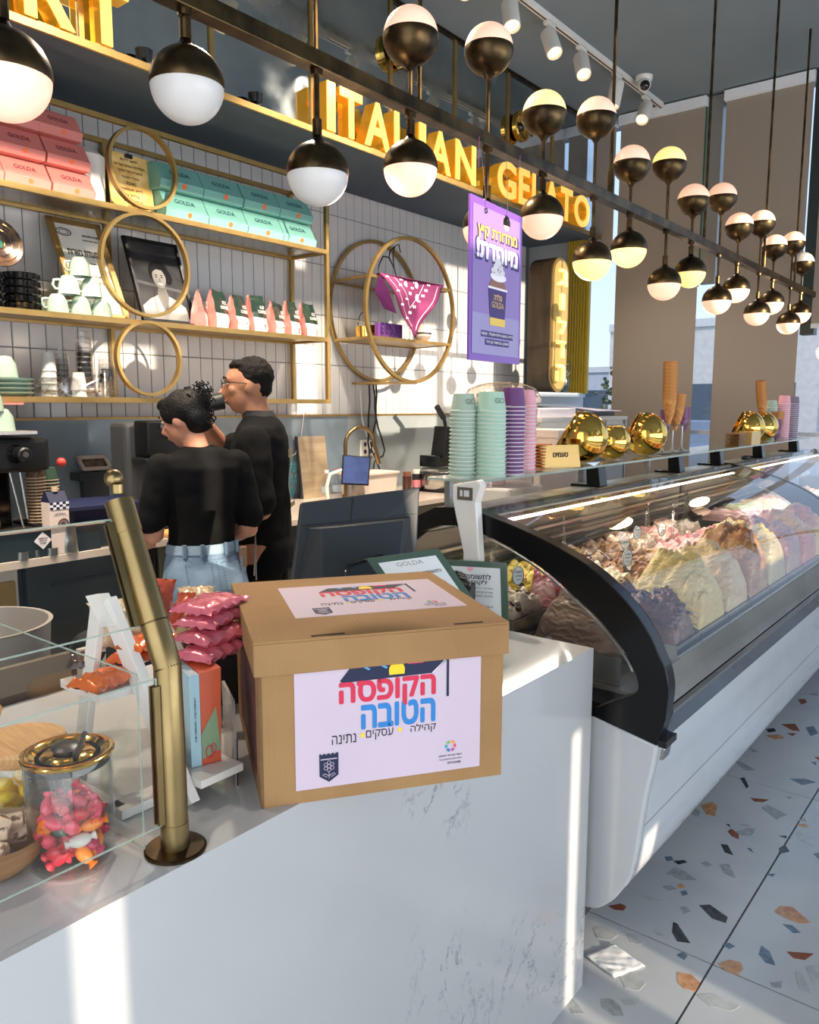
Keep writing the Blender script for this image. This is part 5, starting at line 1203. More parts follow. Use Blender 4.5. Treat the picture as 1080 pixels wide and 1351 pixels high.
# ---- wooden-lidded jars with yellow sweets ----
WOOD = pm('bamboo', (206, 160, 102), .5, rgb2=(190, 142, 86), vs=8, stretch=(30, 2, 2))
WJX, WJY = .488, 1.09
wj = jar(WJX, WJY, .052, .10, 'storage_jar', 'glass jar with thick bamboo lid and yellow sweets behind the candy jar')
MB().lathe([(0, 0), (.044, 0), (.046, .004), (.056, .012), (.060, .022), (.058, .027), (0, .027)], 40, (WJX, WJY, ZT + .098)).build('lid', WOOD, wj, smooth=True)
rnd = random.Random(8)
YS_ = pm('yellow_sweet', (255, 214, 20), .5, sub=.05)
for k in range(30):
    a = rnd.uniform(0, 6.28); rr_ = .038 * math.sqrt(rnd.random()); p = (WJX + rr_ * math.cos(a), WJY + rr_ * math.sin(a), ZT + .016 + .0019 * k)
    o = MB().ell(p, (.011, .0085, .009), 10, 7).build('yellow_sweet', YS_, smooth=60); tag(o, 'yellow sugared sweet inside the bamboo-lidded jar', 'sweet', 'yellow sweets in the bamboo-lidded jar')
wj2 = jar(.463, 1.235, .052, .11, 'storage_jar', 'second glass jar with sunlit bamboo lid, further back at the left edge')
MB().lathe([(0, 0), (.044, 0), (.046, .004), (.058, .014), (.060, .022), (.058, .026), (0, .026)], 40, (.463, 1.235, ZT + .108)).build('lid', WOOD, wj2, smooth=True)
# bowl of nougat
nb = thing('nougat_bowl', 'brown wooden bowl of nougat pieces at the left edge', 'bowl', (.405, 1.005, ZT))
NBX, NBY = .405, 1.0
MB().lathe([(.03, 0), (.034, .002), (.056, .022), (.068, .05), (.066, .052), (.052, .026), (.03, .008), (0, .006)], 40, (NBX, NBY, ZT), cap=False).build('bowl_body', pm('dark_bamboo', (150, 112, 70), .45, rgb2=(128, 92, 56), vs=5, stretch=(2, 2, 20)), nb, smooth=True)
NG = pm('nougat', (214, 190, 164), .7, rgb2=(110, 78, 60), vs=60); rnd = random.Random(9)
NG.node_tree.nodes['Color Ramp'].color_ramp.elements[0].position = .56
for k in range(16):
    a = rnd.uniform(0, 6.28); rr_ = .04 * math.sqrt(rnd.random()); M = Matrix.Translation((NBX + rr_ * math.cos(a), NBY + rr_ * math.sin(a), ZT + .035 + .002 * k)) @ Matrix.Rotation(rnd.uniform(0, 3), 4, 'Z') @ Matrix.Rotation(rnd.uniform(-.6, .6), 4, 'X')
    o = MB().cbox((0, 0, 0), (.028, .018, .015), M).build('nougat_piece', NG, bevel=.003); tag(o, 'speckled nougat piece in the bowl at the left edge', 'sweet', 'nougat pieces in the bowl')

# ---- white display stand with snacks ----
ds = thing('display_stand', 'white angled acrylic stand of snack bags beside the brass post', 'display stand', (.67, 1.0, ZT))
def slab(p0, p1, w, th, name='side', m=WHITE):
    # flat bar from p0 to p1 lying in plane with X thickness th, width w along Y-ish
    d = (Vector(p1) - Vector(p0)).normalized(); n = Vector((1, 0, 0)); sd_ = n.cross(d).normalized() * w / 2; h = n * th / 2
    a, b = Vector(p0), Vector(p1)
    return MB().prism([a - sd_ - h, a + sd_ - h, b + sd_ - h, b - sd_ - h], n * th).build(name, m, ds, bevel=.001)
slab((.662, .945, .912), (.662, 1.145, 1.19), .034, .016); slab((.60, 1.15, .912), (.655, 1.16, 1.185), .03, .012, 'rear_leg')
slab((.868, 1.16, .912), (.868, 1.42, 1.20), .034, .016)
MB().box((.575, .985, .911), (.67, 1.02, .925)).box((.575, 1.0, .911), (.59, 1.16, .925)).build('base', WHITE, ds)
MB().box((.60, 1.075, 1.055), (.67, 1.19, 1.068)).build('shelf', WHITE, ds); MB().box((.671, .93, .938), (.75, 1.05, .950)).build('shelf', WHITE, ds)
MB().prism([(.652, 1.115, 1.158), (.672, 1.115, 1.158), (.672, 1.158, 1.2), (.652, 1.158, 1.2)], (-.02, .0, .002)).build('cap', WHITE, ds)
# magazines
bk = thing('brochure_stack', 'upright blue-spined booklet with orange and green cover on the stand', 'booklet', (.71, .985, .951))
OC = pm('orange_cover', (196, 84, 50), .4, coat=.3); GC = pm('green_cover', (126, 152, 118), .4, coat=.3); BC = pm('pale_blue_spine', (160, 196, 210), .4, coat=.3)
b0 = Vector((.688, .975, .951)); bx_ = Vector((.78, -.25, 0)).normalized(); by_ = Vector((.25, .78, 0)).normalized()
def bq(u0, u1, v, z0_, z1_, m, name, d): return MB().prism([b0 + bx_ * u0 + by_ * v + Vector((0, 0, z0_)), b0 + bx_ * u1 + by_ * v + Vector((0, 0, z0_)), b0 + bx_ * u1 + by_ * v + Vector((0, 0, z1_)), b0 + bx_ * u0 + by_ * v + Vector((0, 0, z1_))], by_ * d).build(name, m, bk)
bq(0, .016, 0, 0, .145, BC, 'spine', .11); 
cov = MB(); ox = b0 + bx_ * .0165
cov.prism([ox, ox + bx_ * .03, ox + bx_ * .034 + Vector((0, 0, .15)), ox + Vector((0, 0, .146))], by_ * .10).build('cover', OC, bk)
MB().prism([ox - by_ * .0006 + Vector((0, 0, .01)), ox + bx_ * .030 - by_ * .0006 + Vector((0, 0, .02)), ox + bx_ * .024 - by_ * .0006 + Vector((0, 0, .09)), ox - by_ * .0006 + Vector((0, 0, .05))], -by_ * .0004).build('cover_green', GC, bk)
text_mb('ICE CREAM . ICE CREAM', .0026, frame_m(b0 + bx_ * .008 + Vector((0, 0, .075)) - by_ * .0005, (0, 0, 1), -bx_), .0004, 0, .07).build('lettering', INK, bk)
MB().tube([ox + bx_ * (.012 + .006 * math.cos(a)) - by_ * .002 + Vector((0, 0, .02 + .01 * math.sin(a * 1.0))) for a in [2 * PI * i / 14 for i in range(14)]], .0007, 5, True).tube([ox + bx_ * (.018 + .004 * math.cos(a)) - by_ * .002 + Vector((0, 0, .024 + .008 * math.sin(a))) for a in [2 * PI * i / 14 for i in range(14)]], .0007, 5, True).build('scribble', RED, bk)
lh = thing('leaflet_holder', 'thin clear leaflet holder leaning beside the booklet', 'leaflet holder', (.745, .95, ZT))
hx = Vector((.735, .93, .911))
MB().prism([hx, hx + Vector((.006, 0, 0)), hx + Vector((.05, .06, .115)), hx + Vector((.044, .06, .115))], Vector((.05, .09, 0))).build('sheet', pm('acrylic_sheet', (200, 196, 192), .15, alpha=.6, coat=.6), lh)
MB().prism([hx + Vector((.002, -.001, .006)), hx + Vector((.004, -.001, .006)), hx + Vector((.03, .03, .062)), hx + Vector((.028, .03, .062))], Vector((.03, .05, 0))).build('leaflet', INK, lh)
# snack bags: crumpled pillow packs
def pillow(c, L, Wd, H, rz, m, name, seed, tilt=0., ry=0., parent=None):
    rnd = random.Random(seed); s = MB(); nx_, ny_ = 18, 12; vs = []; fs = []
    M = Matrix.Translation(c) @ Matrix.Rotation(rz, 4, 'Z') @ Matrix.Rotation(ry, 4, 'Y') @ Matrix.Rotation(tilt, 4, 'X')
    for side in (1, -1):
        o = len(vs)
        for i in range(nx_ + 1):
            for j in range(ny_ + 1):
                u = i / nx_ * 2 - 1; v = j / ny_ * 2 - 1
                e = max(0, 1 - abs(u) ** 3) ** .6 * max(0, 1 - abs(v) ** 2.5) ** .6
                w_ = noise.noise(Vector((u * 3 + seed, v * 3, side))) * .35 + 1
                edge = .012 * math.sin(v * 22) * (1 if abs(u) > .9 else 0)
                cr_ = .10 * H * noise.noise(Vector((u * 9 + seed * 2, v * 8, side * 2))) * 2
                vs.append(tuple(M @ Vector((u * L / 2 + rnd.uniform(-.001, .001), v * Wd / 2 * (1 + (.12 if abs(u) > .9 else 0)), side * H / 2 * e * w_ + cr_ + edge * H * 3 + (1 - e) * .003 * math.sin(u * 14)))))
        for i in range(nx_):
            for j in range(ny_):
                a = o + i * (ny_ + 1) + j; f = (a, a + 1, a + ny_ + 2, a + ny_ + 1); fs.append(f if side < 0 else f[::-1])
    s.add(vs, fs); return s.build(name, m, parent, smooth=50)
FO = pm('orange_foil', (224, 106, 52), .25, .25, coat=.6, bump=.3, bs=25); FC = pm('coral_foil', (190, 84, 58), .25, .2, coat=.6, bump=.3, bs=25); FP = pm('pink_foil', (196, 84, 104), .25, .25, coat=.6, bump=.35, bs=25, rgb2=(226, 120, 140))
FT = pm('clear_wrap_biscuits', (206, 172, 128), .15, .1, coat=.9, bump=.5, bs=40, rgb2=(232, 214, 186)); FD = pm('dark_choc_foil', (60, 30, 30), .25, .2, coat=.5)
g = 'snack bags on the white stand'
def snack(*a, lab, **k): return tag(pillow(*a, **k), lab, 'snack bag', g)
snack((.625, 1.10, 1.082), .09, .06, .025, .2, FO, 'snack_bag', 1, lab='orange foil snack bag lying on the left shelf of the stand')
snack((.70, 1.13, 1.098), .09, .06, .025, .5, FO, 'snack_bag', 2, lab='orange foil snack bag behind the brass post')
snack((.70, 1.10, 1.125), .09, .05, .02, .3, FO, 'snack_bag', 3, lab='small orange foil bag on top behind the brass post')
snack((.645, 1.19, 1.088), .06, .05, .02, .9, FD, 'snack_bag', 4, lab='dark maroon wrapped bar behind the orange bags')
for k, (x, y, z_, rz_) in enumerate([(.775, 1.03, 1.107, .25), (.79, 1.04, 1.128, .1), (.80, 1.06, 1.15, .35), (.805, 1.07, 1.170, .3)]):
    snack((x, y, z_), .115, .075, .026, rz_, FP, 'snack_bag', 10 + k, lab='pink foil snack bag in the pile on the booklets, %s' % ['lowest', 'second from the bottom', 'second from the top', 'topmost'][k])
for k, (x, y, z_, ry_, rz_, m, l) in enumerate([(.815, 1.28, 1.105, 1.1, .9, FC, 'coral foil bag standing upright behind the post, left one'), (.85, 1.30, 1.105, 1.2, .6, FC, 'coral foil bag standing upright, middle one'), (.90, 1.30, 1.07, 1.15, .3, FC, 'coral foil bag standing upright, right one below the jeans')]):
    snack((x, y, z_), .135, .055, .03, rz_, m, 'snack_bag', 20 + k, ry=-ry_ * .9, tilt=.4 - .3 * k, lab=l)
for k, (x, y, z_, rz_, l) in enumerate([(.87, 1.18, 1.12, .4, 'clear wrapped biscuits beside the bend of the brass post'), (.97, 1.34, 1.09, .9, 'clear wrapped biscuits propped in front of the jeans'), (.97, 1.22, 1.06, .2, 'clear wrapped pastry behind the pink bags'), (.72, 1.22, 1.13, 1.3, 'clear wrapped wafers seen between post and stand')]):
    snack((x, y, z_), .10, .07, .04, rz_, FT, 'snack_bag', 30 + k, ry=-.6, lab=l)
# black crate with wrapped goods between stand and box
cr = thing('black_basket', 'black basket of wrapped goods between the stand and the cardboard box', 'basket', (1.0, 1.3, ZT))
MB().prism([(.90, 1.25, ZT), (1.02, 1.18, ZT), (1.24, 1.45, ZT), (1.04, 1.53, ZT)], (0, 0, .10)).build('basket_body', BLACK, cr, bevel=.004)
for k in range(9):
    snack((.96 + .028 * (k % 5) + .05 * (k // 5), 1.27 + .045 * (k % 4) + .03 * (k // 5), 1.025 + .006 * (k % 3)), .1, .07, .03, .6 * k, FT if k % 3 else FD, 'snack_bag', 40 + k, ry=.15, lab=['gold crinkly wrapped snack in the black basket, %s of its row', 'clear crinkly wrapped snack in the black basket, %s of its row', 'pale crinkly wrapped snack in the black basket, %s of its row'][k % 3] % ['nearest', 'middle', 'farthest'][k // 3])
# ---- register, signs, card terminal ----
rg = thing('cash_register', 'dark grey touch screen till seen from behind', 'monitor', (1.5, 1.42, ZT))
# screen back: corners (world)
TLc, TRc, BRc, BLc = Vector((1.352, 1.425, 1.262)), Vector((1.63, 1.27, 1.288)), Vector((1.56, 1.23, 1.05)), Vector((1.275, 1.385, 1.06))
nb_ = (TRc - TLc).cross(BLc - TLc).normalized()
if nb_.y > 0: nb_ = -nb_
MB().prism([TLc, TRc, BRc, BLc], -nb_ * .022).build('screen_housing', pm('till_grey', (44, 50, 56), .4, bump=.03, bs=300), rg, bevel=.004)
def bp_(u, v, o): a = TLc + (TRc - TLc) * u; b = BLc + (BRc - BLc) * u; return a + (b - a) * v + nb_ * o
s = MB(); s.add([bp_(.08, .30, .001), bp_(.93, .30, .001), bp_(.97, .99, .001), bp_(.04, .99, .001), bp_(.16, .36, .035), bp_(.84, .36, .035), bp_(.80, .97, .05), bp_(.20, .97, .05)], [(4, 5, 6, 7), (0, 1, 5, 4), (1, 2, 6, 5), (2, 3, 7, 6), (3, 0, 4, 7), (3, 2, 1, 0)]); s.build('rear_cover', MATS['till_grey'], rg, bevel=.003)
for v in (.08, .13, .18): pass
MB().bar([bp_(.02, .28, .0015), bp_(.97, .28, .0015)], .001, .002, up=nb_).bar([bp_(.42, .03, .0015), bp_(.42, .27, .0015)], .001, .002, up=nb_).build('seam', BLACK, rg)
MB().tube([bp_(.36, .92, .052), bp_(.40, .80, .05), bp_(.66, .72, .048), bp_(.72, .78, .048), bp_(.70, .84, .05)], .004, 8).build('cable_hook', BLACKG, rg, smooth=60)
c_ = bp_(.5, 1, .0); MB().prism([(c_.x - .08, c_.y - .02, ZT), (c_.x + .1, c_.y - .1, ZT), (c_.x + .16, c_.y + .05, ZT), (c_.x - .02, c_.y + .14, ZT)], (0, 0, .02)).build('foot', DARKGREY, rg, bevel=.004)
MB().prism([bp_(.3, .96, .04), bp_(.7, .96, .04), bp_(.7, .96, -.04), bp_(.3, .96, -.04)], Vector((.02, .02, -.14))).build('stand', BLACK, rg, bevel=.004)
GFR = pm('green_frame', (62, 88, 76), .4, coat=.2)
def card_sign(tl, tr, br, bl, name, lab, lines, fr_w=.018):
    t = thing(name, lab, 'sign', ((bl[0] + br[0]) / 2, (bl[1] + br[1]) / 2, ZT + .001))
    tl, tr, br, bl = map(Vector, (tl, tr, br, bl)); xd = (tr - tl).normalized(); yd = (tl - bl).normalized(); n = xd.cross(yd).normalized()
    MB().prism([bl, br, tr, tl], -n * .012).build('frame', GFR, t, bevel=.001)
    W = (tr - tl).length; H = (tl - bl).length
    q = lambda x, y, o=.0004: bl + xd * x + yd * y + n * o
    MB().prism([q(fr_w, fr_w), q(W - fr_w, fr_w), q(W - fr_w, H - fr_w * .9), q(fr_w, H - fr_w * .9)], n * .0004).build('card', pm('card_bluish', (222, 228, 232), .5), t)
    for (b, h, x, y, wd, m, off) in lines: text_mb(heb(b) if ord(b[0]) > 255 else b, h, frame_m(q(x * W, y * H, .001), xd, yd), .0004, off, wd * W, res=3).build('lettering', m, t)
    return t, q, W, H, n
a = Vector((1.373, 1.18, 1.128)); xd = Vector((.86, -.50, .06)).normalized()
tl = Vector((1.30, 1.11, 1.160)); tr = tl + Vector((.80, -.60, .035)).normalized() * .155; dn = Vector((-.06, -.17, -1)).normalized()
tr = Vector((1.452, 1.075, 1.172)); tl = Vector((1.312, 1.175, 1.158)); dn = Vector((.07, -.14, -.22))
s1, q, W, H, n = card_sign(tl, tr, tr + dn, tl + dn, 'counter_sign', 'green framed card tilted against the till behind the box', [('GOLDA', .011, .5, .90, .36, pm('light_grey_ink', (150, 150, 150), .6), 0), ('לתשומת לב לקוחותינו', .012, .5, .79, .68, INK, .012), ('התשלום במזומן או באשראי', .007, .5, .68, .6, INK, 0), ('תודה ובתיאבון', .008, .5, .58, .4, INK, 0)])
s2, q, W, H, n = card_sign((1.71, 1.283, 1.083), (1.855, 1.165, 1.083) if False else (1.79, 1.10, 1.083), (1.765, 1.075, .915), (1.685, 1.258, .915), 'counter_sign', 'green framed card with pink heart standing at the glass case', [('לתשומת ליבכם', .014, .47, .76, .62, INK, .015), ('לקוחותינו', .014, .52, .665, .42, INK, .015), ('הגלידה מיוצרת במקום מדי יום', .005, .5, .58, .6, INK, 0), ('מרכיבים טבעיים בלבד', .005, .5, .52, .6, INK, 0), ('ללא חומרים משמרים', .005, .5, .46, .6, INK, 0), ('נשמח לראותכם שוב', .005, .5, .3, .6, INK, 0)])
hp = [q(W * .5 + .009 * math.sin(a) ** 3 * 1.0, H * .87 + .0085 * (13 * math.cos(a) - 5 * math.cos(2 * a) - 2 * math.cos(3 * a) - math.cos(4 * a)) / 16, .001) for a in [2 * PI * i / 28 for i in range(28)]]
MB().prism(hp, n * .0004).build('heart', pm('heart_pink', (240, 170, 184), .5), s2)
te = thing('card_terminal', 'black card payment terminal lying behind the box', 'card terminal', (1.55, 1.15, ZT))
To = Vector((1.475, 1.20, 1.105)); tx_ = Vector((.8, -.6, -.0)).normalized(); ty_ = Vector((.33, .15, -.2)).normalized()
Mt = frame_m((1.60, 1.215, 1.085), (.52, -.62, -.22), (.62, .62, .12))
MB(Mt).box((-.11, -.04, -.03), (.11, .04, .0)).build('terminal_body', BLACK, te, bevel=.008)
MB(Mt).box((-.095, -.032, .0), (-.02, .032, .003)).build('screen', pm('terminal_screen', (50, 52, 56), .15, coat=.8), te)
for i in range(4):
    for j in range(3): MB(Mt).box((.0 + i * .025, -.03 + j * .021, 0), (.018 + i * .025, -.014 + j * .021, .004)).build('key', BLACKG, te, bevel=.001)
MB().prism([(1.56, 1.17, ZT), (1.66, 1.11, ZT), (1.70, 1.20, ZT), (1.60, 1.26, ZT)], (0, 0, .14)).build('mount', BLACK, te, bevel=.004)
# small paper on the counter right of the box, napkin on the floor
tag(MB().prism([(1.36, .93, ZT + .0005), (1.46, .95, ZT + .0005), (1.40, 1.02, ZT + .0005), (1.30, 1.0, ZT + .0005)], (0, 0, .0012)).build('paper_slip', pm('kraft_slip', (214, 170, 90), .6)), 'small kraft paper slip on the counter right of the box', 'paper')
NK = [(1.86, .87), (1.955, .83), (1.925, .725), (1.832, .77)]
s = MB(); vs = []; fs = []; n_ = 14
for i in range(n_ + 1):
    for j in range(n_ + 1):
        u, v = i / n_, j / n_; c0, c1, c2, c3 = NK; x = (1 - u) * (1 - v) * c0[0] + u * (1 - v) * c1[0] + u * v * c2[0] + (1 - u) * v * c3[0]; y = (1 - u) * (1 - v) * c0[1] + u * (1 - v) * c1[1] + u * v * c2[1] + (1 - u) * v * c3[1]
        z = .002 + .007 * abs(noise.noise(Vector((u * 4, v * 4, 3)))) + .004 * abs(noise.noise(Vector((u * 11, v * 9, 1))))
        vs.append((x, y, z))
for i in range(n_):
    for j in range(n_): a = i * (n_ + 1) + j; fs.append((a, a + n_ + 1, a + n_ + 2, a + 1))
s.add(vs, fs); tag(s.build('napkin', pm('tissue', (236, 236, 232), .8), smooth=30, solid=.001), 'crumpled white napkin on the floor by the counter', 'napkin')
# ================= ICE CREAM DISPLAY CASE =================
OUT = [(1.505, 1.126), (1.45, 1.165), (1.347, 1.212), (1.28, 1.217), (1.211, 1.215), (1.184, 1.207), (1.069, 1.178), (.951, 1.139), (.849, 1.092), (.765, 1.029), (.706, .960), (.676, .906), (.660, .875), (.651, .831), (.653, .79), (.656, .754), (.674, .684)]
INN = [(1.183, 1.150), (1.11, 1.128), (1.032, 1.095), (.965, 1.06), (.898, 1.014), (.85, .982), (.813, .950), (.76, .895), (.738, .86), (.728, .832), (.727, .812), (.738, .797), (.84, .737)]
WHB = [(.674, .684), (.682, .62), (.695, .549), (.706, .46), (.715, .376), (.728, .31), (.747, .277), (.766, .245), (.79, .218), (.815, .197), (.85, .187)]
BLK = pm('case_black', (10, 11, 13), .3, 0, coat=.12, spec=.3)
WPN = pm('case_white_gloss', (196, 199, 202), .1, 0, coat=.7, var=.02)
SST = pm('case_stainless', (150, 146, 138), .32, .9, rgb2=(130, 126, 118), vs=3)
def smooth_curve(P, n=4):
    out = []
    for i in range(len(P) - 1):
        p0 = P[max(i - 1, 0)]; p1 = P[i]; p2 = P[i + 1]; p3 = P[min(i + 2, len(P) - 1)]
        for k in range(n):
            t = k / n; out.append(tuple(.5 * (2 * p1[j] + (p2[j] - p0[j]) * t + (2 * p0[j] - 5 * p1[j] + 4 * p2[j] - p3[j]) * t * t + (3 * p1[j] - p0[j] - 3 * p2[j] + p3[j]) * t ** 3) for j in (0, 1)))
    return out + [P[-1]]
INN = smooth_curve(INN[:-1], 3) + [INN[-1]]; ARC = smooth_curve(OUT[3:-1], 4) + [OUT[-1]]; GLC = smooth_curve(OUT[4:15], 4)
WHB = smooth_curve(WHB, 3)
def display_case(xa, xb, lab, first=True):
    t = thing('ice_cream_case', lab, 'display case', ((xa + xb) / 2, 1.1, 0))
    # white lower body
    body = [(xa, y, z) for y, z in WHB] + [(xa, 1.5, .187), (xa, 1.5, .684)]
    MB().prism([(xa + .03, p[1], p[2]) for p in body], (xb - xa - .03, 0, 0)).build('front_body', WPN, t, smooth=25)
    e = [(xa, y + .0, z) for y, z in WHB] + [(xa, 1.5, .187), (xa, 1.5, .72), (xa, .86, .72)]
    MB().prism(e, (.028, 0, 0)).build('end_cap', WPN, t, smooth=25, bevel=.006)
    MB().bar([(xa + .03, .7065, .455), (xb, .7065, .455)], .0015, .002).build('panel_joint', pm('joint_grey', (120, 124, 126), .6), t)
    MB().box((xa + .1, .95, 0), (xb - .05, 1.45, .187)).build('plinth', pm('plinth_dark', (70, 72, 74), .6), t)
    # black end frame: arc between outer and inner curve + dark lower end
    x = xa
    arc = ARC + [(.84, .716), (.84, .737)] + INN[::-1][1:] + [(1.28, 1.165)]
    MB().prism([(x, y, z) for y, z in arc], (.045, 0, 0)).build('end_frame', BLK, t, bevel=.002)
    low = [(.84, .716), (1.5, .69), (1.5, .76), (.84, .737)]
    MB().prism([(x, y, z) for y, z in low], (.045, 0, 0)).build('lower_frame', BLK, t)
    rear = [(1.28, 1.217), (1.347, 1.212), (1.45, 1.165), (1.505, 1.126), (1.53, .69), (1.485, .69), (1.46, 1.09), (1.40, 1.135), (1.33, 1.16), (1.28, 1.165)]
    MB().prism([(x, y, z) for y, z in rear], (.045, 0, 0)).build('rear_frame', BLK, t, bevel=.002)
    MB().tube([(x - .001, y + .004, z - .004) for y, z in INN[:25]], .0028, 6).build('gasket', STEEL, t)
    # end glass
    g_ = INN + [(1.48, .76), (1.455, 1.09), (1.39, 1.13), (1.28, 1.15)]
    MB().prism([(x + .02, y, z) for y, z in g_], (.004, 0, 0)).build('end_glass', GLASSC, t)
    # front curved glass
    vs = []; fs = []; gl = OUT[4:15]
    # finer
    pts = GLC
    for y, z in pts: vs += [(xa + .046, y, z), (xb - .004, y, z)]
    for i in range(len(pts) - 1): fs.append((2 * i, 2 * i + 1, 2 * i + 3, 2 * i + 2))
    MB().add(vs, fs).build('front_glass', GLASSC, t, smooth=60)
    # dark front band
    MB().prism([(xa + .045, .655, .757), (xa + .045, .674, .684), (xa + .045, .70, .684), (xa + .045, .68, .757)], (xb - xa - .05, 0, 0)).build('front_band', BLACKG, t)
    MB().prism([(xa + .045, .6535, .757), (xa + .045, .6535, .765), (xa + .045, .668, .765), (xa + .045, .668, .757)], (xb - xa - .05, 0, 0)).build('glass_channel', STEEL, t)
    # top rail and ledge
    MB().tube([(xa + .02, 1.222, 1.196), (xb, 1.222, 1.196)], .017, 14).build('top_rail', pm('rail_black', (46, 48, 52), .28, .4), t, smooth=60)
    MB().box((xa + .04, 1.235, 1.176), (xb, 1.252, 1.205)).build('rail_strip', STEEL, t)
    MB().prism([(xa + .045, 1.25, 1.206), (xa + .045, 1.347, 1.206), (xa + .045, 1.45, 1.162), (xa + .045, 1.505, 1.12), (xa + .045, 1.49, 1.11), (xa + .045, 1.44, 1.148), (xa + .045, 1.34, 1.19), (xa + .045, 1.25, 1.19)], (xb - xa - .05, 0, 0)).build('top_ledge', pm('ledge_silver', (196, 194, 192), .3, .7), t)
    MB().box((xa + .06, 1.19, 1.168), (xb - .02, 1.204, 1.175)).build('led_strip', pm('led', (255, 246, 226), .4, emit=(255, 240, 214), es=2.6), t)
    # interior
    MB().box((xa + .046, .70, .775), (xb - .01, 1.46, .785)).build('deck', SST, t)
    MB().prism([(xa + .046, .672, .765), (xa + .046, .69, .765), (xa + .046, .715, .842), (xa + .046, .70, .845)], (xb - xa - .06, 0, 0)).build('inner_front', SST, t)
    MB().box((xa + .046, .998, .86), (xb - .01, 1.018, .875)).build('tub_rail', STEEL, t); MB().box((xa + .046, 1.40, .91), (xb - .01, 1.415, .93)).build('tub_rail', STEEL, t)
    for k in range(5): MB().box((xa + .05, 1.425 + .004 * k, .955 + .022 * k), (xb - .01, 1.432 + .004 * k, .965 + .022 * k)).build('rear_slat', DSTEEL if k % 2 else STEEL, t)
    MB().box((xa + .05, 1.465, .77), (xb - .01, 1.478, 1.11)).build('rear_door', pm('case_rear', (128, 122, 112), .3, .5), t)
    return t
c1 = display_case(1.80, 4.08, 'long curved glass ice cream case nearest the counter')
c2 = display_case(4.085, 5.93, 'second curved glass ice cream case beyond the first')
MB().prism([(1.84, .6675, .664), (1.885, .6675, .664), (1.885, .672, .632), (1.84, .672, .632)], (0, .012, 0)).build('badge', STEEL, c1, bevel=.003)
tag(MB().box((1.79, .655, .684), (1.86, .672, .70)).build('hinge', BLACK, c1), '', '') if False else MB().box((1.80, .650, .682), (1.87, .672, .70)).build('hinge', BLACK, c1, bevel=.002)
for xa, xb in ((1.9, 4.0), (4.2, 5.85)):
    area('case_led', ((xa + xb) / 2, 1.185, 1.160), (0, -.35, -1), .03, xb - xa, 5.5, (1, .93, .80)).rotation_euler = (R(-20), 0, R(90)) if False else Vector((0, -.5, -1)).to_track_quat('-Z', 'X').to_euler()
# ---- tubs ----
PAN = pm('pan_steel', (178, 176, 170), .22, 1)
def gelato_mat(name, c, c2, vs=9, rough=.42):
    m = pm(name, tuple(int(q * .88) for q in c), rough, rgb2=tuple(int(q * .88) for q in c2), vs=vs, bump=.25, bs=22, sub=.05, coat=.1, stretch=(1, 1, 2.2))
    t = m.node_tree; b = t.nodes['Principled BSDF']; tcn = t.nodes.new('ShaderNodeTexCoord'); wv = t.nodes.new('ShaderNodeTexWave'); wv.bands_direction = 'Z'; wv.inputs['Scale'].default_value = 15; wv.inputs['Distortion'].default_value = 11; wv.inputs['Detail'].default_value = 3; wv.inputs['Detail Scale'].default_value = 1.5
    bp = t.nodes.new('ShaderNodeBump'); bp.inputs['Strength'].default_value = .4; bp.inputs['Distance'].default_value = .005; t.links.new(tcn.outputs['Object'], wv.inputs[0]); t.links.new(wv.outputs['Fac'], bp.inputs['Height'])
    old = b.inputs['Normal'].links[0].from_node; t.links.new(old.outputs[0], bp.inputs['Normal']); t.links.new(bp.outputs[0], b.inputs['Normal'])
    return m
